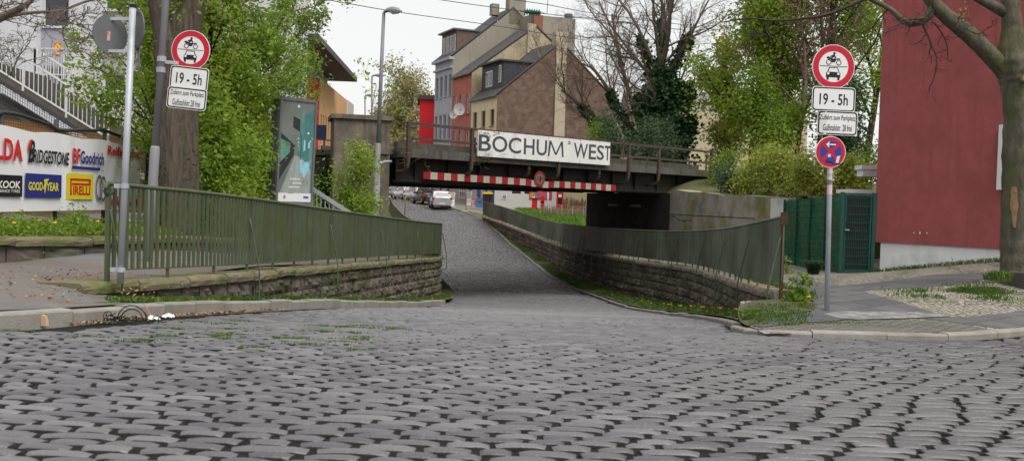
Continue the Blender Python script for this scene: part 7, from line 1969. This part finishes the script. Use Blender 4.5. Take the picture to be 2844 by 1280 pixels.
c = np.stack([x, y, zr], 1)[ok]; blades(b, c, .08, rg, .8); cl = c[rg.random(len(c)) < .6]; leaf_mesh(b, cl + A(0, 0, .03), .07, rg, -.2, .6)
tag(b.build('grass', G_GRASS), 'weedy grass strip between the right kerb and the right wall', 'grass', kind='stuff')
# far grass under the bridge
b = MB(); n = 16000; y = rg.uniform(60, 86, n); x = rg.uniform(.3, 9, n); x0 = np.interp(y, WR[:, 1], WR[:, 0]) + 1.3; ok = x > x0
c = np.stack([x, y, right_z(x, y)], 1)[ok]; blades(b, c, .28, rg, .9, .045); 
tag(b.build('grass', leaf_m('grass_bright', [(.09, .19, .025), (.14, .26, .04), (.11, .22, .03)], .25)), 'bright grass patch seen under the bridge before the red machines', 'grass', kind='stuff')
sh2 = MB(); ys = np.linspace(58, 87, 30); x0 = np.interp(ys, WR[:, 1], WR[:, 0]) + 1.2
loft(sh2, x0, np.full(30, 10.5), ys, lambda x, y: right_z(x, y) + .02, 12); struct(sh2.build('grass_slope', mat('lawn_green', (.06, .13, .02), (.1, .18, .03), 2, .95)))
b = MB(); n = 900; x = rg.uniform(2.5, 7.2, n); y = rg.uniform(76, 82, n)
for i in range(n): p = A(x[i], y[i], float(right_z(x[i], y[i]))); b.tube([p, p + A(rg.normal(0, .12), rg.normal(0, .12), rg.uniform(.3, .75))], .012, 3, cap=False)
tag(b.build('dry_stalks', mat('dry_stalk', (.28, .19, .12), (.34, .25, .16), 4)), 'dry brown stalks along the low wire fence', 'dry stalks', kind='stuff')
# grass and weeds on the right pavement
b = MB(); n = 5200
c1 = np.stack([rg.normal(7.7, .55, n), rg.normal(16.5, .3, n)], 1); c2 = np.stack([rg.uniform(8.9, 13, n // 3), np.zeros(n // 3)], 1); c2[:, 1] = 24.55 - (c2[:, 0] - 8.95) * 1.32 + rg.normal(-.08, .07, n // 3)
c3 = np.stack([rg.normal(5.0, .35, n // 3), rg.uniform(15.4, 24, n // 3)], 1); c3[:, 0] = np.interp(c3[:, 1], WR[:, 1], WR[:, 0]) + .3 + np.abs(rg.normal(0, .18, n // 3))
c4 = np.stack([rg.normal(4.15, .35, 900), rg.normal(13.35, .12, 900)], 1)
ok_ = (np.sin(c1[:, 0] * 5) + np.sin(c1[:, 1] * 9 + c1[:, 0] * 2) + rg.normal(0, .5, len(c1))) > .5; c1 = c1[ok_]
c5 = np.array([on_right(2085 + 150 * rg.random() ** 1.2 + (900 - v_) * .9 * rg.random(), v_) for v_ in rg.uniform(848, 905, 330)]); c5 = np.repeat(c5, 5, 0) + rg.normal(0, .04, (1650, 2)); c5 = c5[c5[:, 0] > kr_x(c5[:, 1]) + .16]
for cc, h in ((c5, .05), (c1, .07), (c2, .1), (c3, .1), (c4, .018)):
    blades(b, np.column_stack([cc, right_z(cc[:, 0], cc[:, 1])]), h, rg, .9, .007)
tag(b.build('grass', G_GRASS), 'tufts of grass in the joints and edges of the right pavement', 'grass', kind='stuff')
gp_ = P(2258, 762, 118); b = MB(); n = 700; a = rg.uniform(0, 6.283, n); r_ = rg.uniform(0, .12, n); c = gp_ + np.stack([np.cos(a) * r_, np.sin(a) * r_, np.zeros(n) - .02], 1); arcs(b, c, .42, rg, 1.1)
tag(b.build('grass_tuft', leaf_m('tuft_dark', [(.015, .05, .02), (.03, .08, .03), (.02, .06, .025)], .2)), 'large dark arching grass tuft at the foot of the tarpaulin fence', 'grass tuft')
tg = P(2772, 775, 165); b = MB(); n = 500; a = rg.uniform(0, 6.283, n); r_ = rg.uniform(0, .22, n); c = tg + np.stack([np.cos(a) * r_, np.sin(a) * r_, np.zeros(n) - .02], 1); arcs(b, c, .2, rg, .8)
tag(b.build('grass_tuft', G_GRASS), 'bright grass tuft at the foot of the plane tree', 'grass tuft')
for i, (u, v, k, H, lab, nl) in enumerate(((2215, 868, 184, .58, 'leafy green weed at the end of the right wall', 420), (2195, 745, 112, .7, 'pale green weed at the left foot of the tarpaulin fence', 260), (2640, 762, 126, .4, 'thin wiry weed before the white plinth', 40), (2500, 770, 120, .3, 'small weed at the foot of the white plinth', 40))):
    p = P(u, v, k); p[2] = float(right_z(p[0], p[1])); auto_tree(320 + i, p, H, .008, dict(SHRUB, n=(9, 4), up=(.12, .05, 0)), name='weed', label=lab, cat='weed', bark=G_GRASS if i < 2 else m_twig_b, leafm=L_MID if i == 0 else L_YEL, nleaf=nl, lsize=.085 if i == 0 else .05, spread=.035)
# planted bed at the left
for i, (u, v, k, H, lab, nl) in enumerate(((20, 640, 182, .55, 'leafy plant in the bed at the far left under the banner', 800), (90, 640, 178, .42, 'low leafy plant under the goodyear panel', 800), (165, 638, 172, .5, 'leafy plant with upright shoots under the yellow panel', 800), (195, 632, 165, .62, 'taller leafy plant under the yellow panel, reaching the banner', 800), (245, 640, 170, .4, 'leafy plant right of the yellow panel in the bed', 700), (280, 640, 165, .42, 'leafy plant beside the galvanised pole in the bed', 700), (345, 630, 150, .42, 'leafy plant behind the left railing below the banner end', 700), (410, 640, 142, .5, 'leafy plant left of the thick trunk', 700), (60, 650, 190, .3, 'small leafy plant at the front of the left bed', 500))):
    p = P(u, v, k); p[2] = max(p[2], -.85)
    lab = lab.replace('goodyear', 'blue')
    auto_tree(340 + i, A(p[0], p[1], -.78), H, .012, dict(SHRUB, n=(12, 5), ang=(55, 45), up=(.1, .05, 0)), name='bed_plant', label=lab, cat='plant', bark=G_GRASS, leafm=L_MID if i % 2 else L_FRESH, nleaf=nl, lsize=.06, spread=.09, group='plants in the left bed')
b = MB(); n = 15000; y = rg.uniform(11, 28, n); x = np.interp(y, LOWW[:, 1], LOWW[:, 0]) - .45 - np.abs(rg.normal(0, 1.1, n)); ok = (x > -8.5) | (y > 23)
c = np.stack([x, y, np.interp(y, LOWW[:, 1], LOWW[:, 2]) + .33 + (np.interp(y, LOWW[:, 1], LOWW[:, 0]) - .45 - x) * .06], 1)[ok]
leaf_mesh(b, c + np.abs(rg.normal(0, .07, c.shape)) * A(.3, .3, 1), .06, rg, -.1, .7); blades(b, c[::3], .16, rg, .8)
tag(b.build('ground_cover', L_MID), 'low ground cover of leaves and grass in the left planted bed', 'ground cover', kind='stuff')
# dandelions
m_dan = mat('dandelion_yellow', (.75, .5, .01), None, rough=.8)
dn = thing('dandelion', 'yellow dandelion in the weedy strip below the right wall', 'dandelion', (0, 0, 0), 'dandelions')
b = MB(); b.tube([(0, 0, 0), (.01, 0, .1)], .004, 4); b.build('stalk', G_GRASS, dn)
b = MB(); b.drum((.01, 0, .115), A(1, 0, 0), A(0, 1, 0), Zu, .028, .02, 10); b.build('flower', m_dan, dn)
spots = []
for i in range(34):
    y = 14.2 + 26 * rg.random() ** 1.4; f = rg.uniform(.15, .9); wx_ = float(np.interp(y, WR[:, 1], WR[:, 0])) if y > 15.2 else 4.0; kx_ = float(kr_x(y)) + .17
    spots.append((kx_ + (wx_ - kx_) * f, y, float(road_z(kr_x(y), y)) + .12))
for i in range(16): y = 60 + rg.random() * 14; x = float(kr_x(y)) + .25 + .2 * rg.random(); spots.append((x, y, float(road_z(kr_x(y), y)) + .12))
for i, s in enumerate(spots):
    if i == 0: dn.location = s
    else: dup(dn, s, rg.uniform(0, 6))
bedd = [(-6.9, 15.0), (-6.75, 16.2), (-7.2, 14.4), (-6.7, 17.4), (-7.5, 15.8)]
for x, y in bedd: dup(dn, (x, y, -.62), rg.uniform(0, 6), 'yellow dandelion in the left planted bed')
for x, y in ((4.6, 15.5), (4.75, 16.2), (4.5, 15.0)): dup(dn, (x, y, float(right_z(x, y))), 1, 'yellow dandelion on the pavement edge beside the right railing')

# ------------------------------------------------------------------ litter along the left kerb
def road_at(u, v):
    d = P(u, v, 1000.); 
    s = 1.0
    for k in np.linspace(900, 60, 4000):
        q = P(u, v, k)
        if q[2] <= road_z(q[0], q[1]): return A(q[0], q[1], road_z(q[0], q[1]))
b = MB(); c0 = road_at(352, 893)
for i in range(34):
    p = c0 + A(rg.normal(0, .22), rg.normal(.02, .05), .02); pts = [p]; d = A(rg.normal(0, 1), rg.normal(0, .5), rg.normal(.1, .4))
    for _ in range(5): d = norm(d + rg.normal(0, .5, 3) - A(0, 0, .15)); p = p + d * .045; p[2] = min(max(p[2], c0[2] + .005), c0[2] + .085 + .02 * rg.random()); pts.append(p)
    b.tube(catmull(pts, 2), .005, 4)
for r_ in (.16, .12): b.tube([c0 + A(.05 + r_ * math.cos(a) * .9, 0, .02 + r_ * math.sin(a) * .9) for a in np.linspace(0, math.pi, 12)], .006, 4)
tag(b.build('twig_tangle', m_black, smooth=True), 'dark tangle of wire and twigs lying at the left kerb', 'litter')
def crumple(u, v, w, h, lab, m, seed):
    rg2 = np.random.default_rng(seed); c = road_at(u, v) + A(0, 0, .012); n = 9
    xs = np.linspace(-1, 1, n); g = np.array([[c + A(x * w / 2 * (1 - .15 * y * y), y * w * .35, h * (1 - .7 * max(abs(x), abs(y)) ** 2) + rg2.normal(0, h * .2)) for y in xs] for x in xs])
    b = MB(); b.grid(g); b.grid(g[:, ::-1] - A(0, 0, .004)); return tag(b.build('paper_scrap', m), lab, 'litter')
m_pap = mat('paper_white', (.66, .68, .7), (.75, .76, .77), 5, .8)
crumple(424, 892, .14, .04, 'crumpled white paper at the left kerb beside the wire tangle', m_pap, 1)
crumple(467, 884, .13, .035, 'white paper scrap farther right along the left kerb', m_pap, 2)
c = road_at(119, 905); b = MB(); b.prism([c + A(-.02, 0, 0), c + A(.035, 0, 0), c + A(.01, .01, .09), c + A(-.025, .01, .1)], A(.01, .03, .0)); tag(b.build('wood_chip', mat('chip_wood', (.35, .24, .14), (.45, .33, .2), 12, .9)), 'small brown wood chip leaning on the left kerb', 'litter')
b = MB(); q = road_at(420, 885); b.bar(q + A(0, 0, .02), q + A(-.13, .12, .15), .008, .008); tag(b.build('thin_stick', mat('stick_brown', (.3, .16, .1), None)), 'thin reddish stick leaning on the left kerb', 'litter')
# dead leaves swept against the kerb and on the left pavement
b = MB(); n = 900; y = rg.uniform(9.4, 15.5, n); x = kl_x(y) + np.abs(rg.normal(.02, .09, n)); c = np.stack([x, y, road_z(x, y) + .004], 1)
n2 = 480; y2 = rg.uniform(9.8, 13.5, n2); x2 = kl_x(y2) - .3 - np.abs(rg.normal(0, 1.2, n2)); c2 = np.stack([x2, y2, left_z(x2, y2) + .006], 1)
c = np.vstack([c, c2]); m = len(c); a = rg.uniform(0, 6.283, m); s = rg.uniform(.01, .028, m); d1 = np.stack([np.cos(a), np.sin(a), rg.uniform(-.1, .4, m)], 1) * s[:, None]; d2 = np.stack([-np.sin(a), np.cos(a), rg.uniform(-.1, .3, m)], 1) * s[:, None] * .6
b.add(np.stack([c - d1, c - d2, c + d1 + A(0, 0, .008), c + d2 + A(0, 0, .006)], 1).reshape(-1, 3), np.arange(4 * m).reshape(m, 4))
tag(b.build('fallen_leaves', island_mat('dead_leaf', [(.2, .11, .05), (.32, .2, .1), (.14, .07, .035), (.42, .3, .2)], .85, 0, 60, .2)), 'dry brown leaves along the left kerb and pavement', 'leaves', kind='stuff')
# green moss tufts between the setts at the left
b = MB(); n = 700; x = rg.uniform(-4.3, -1.2, n); y = rg.uniform(8.0, 11, n); c = np.stack([x, y, road_z(x, y) - .012], 1); cc = c[rg.integers(0, n // 20, 3000)] + rg.normal(0, 1, (3000, 3)) * A(.09, .012, 0)
ok = cc[:, 0] > kl_x(cc[:, 1]) + .05
blades(b, cc[ok], .022, rg, .9, .005); tag(b.build('moss', G_GRASS), 'moss and grass growing between the setts near the left kerb', 'moss', kind='stuff')
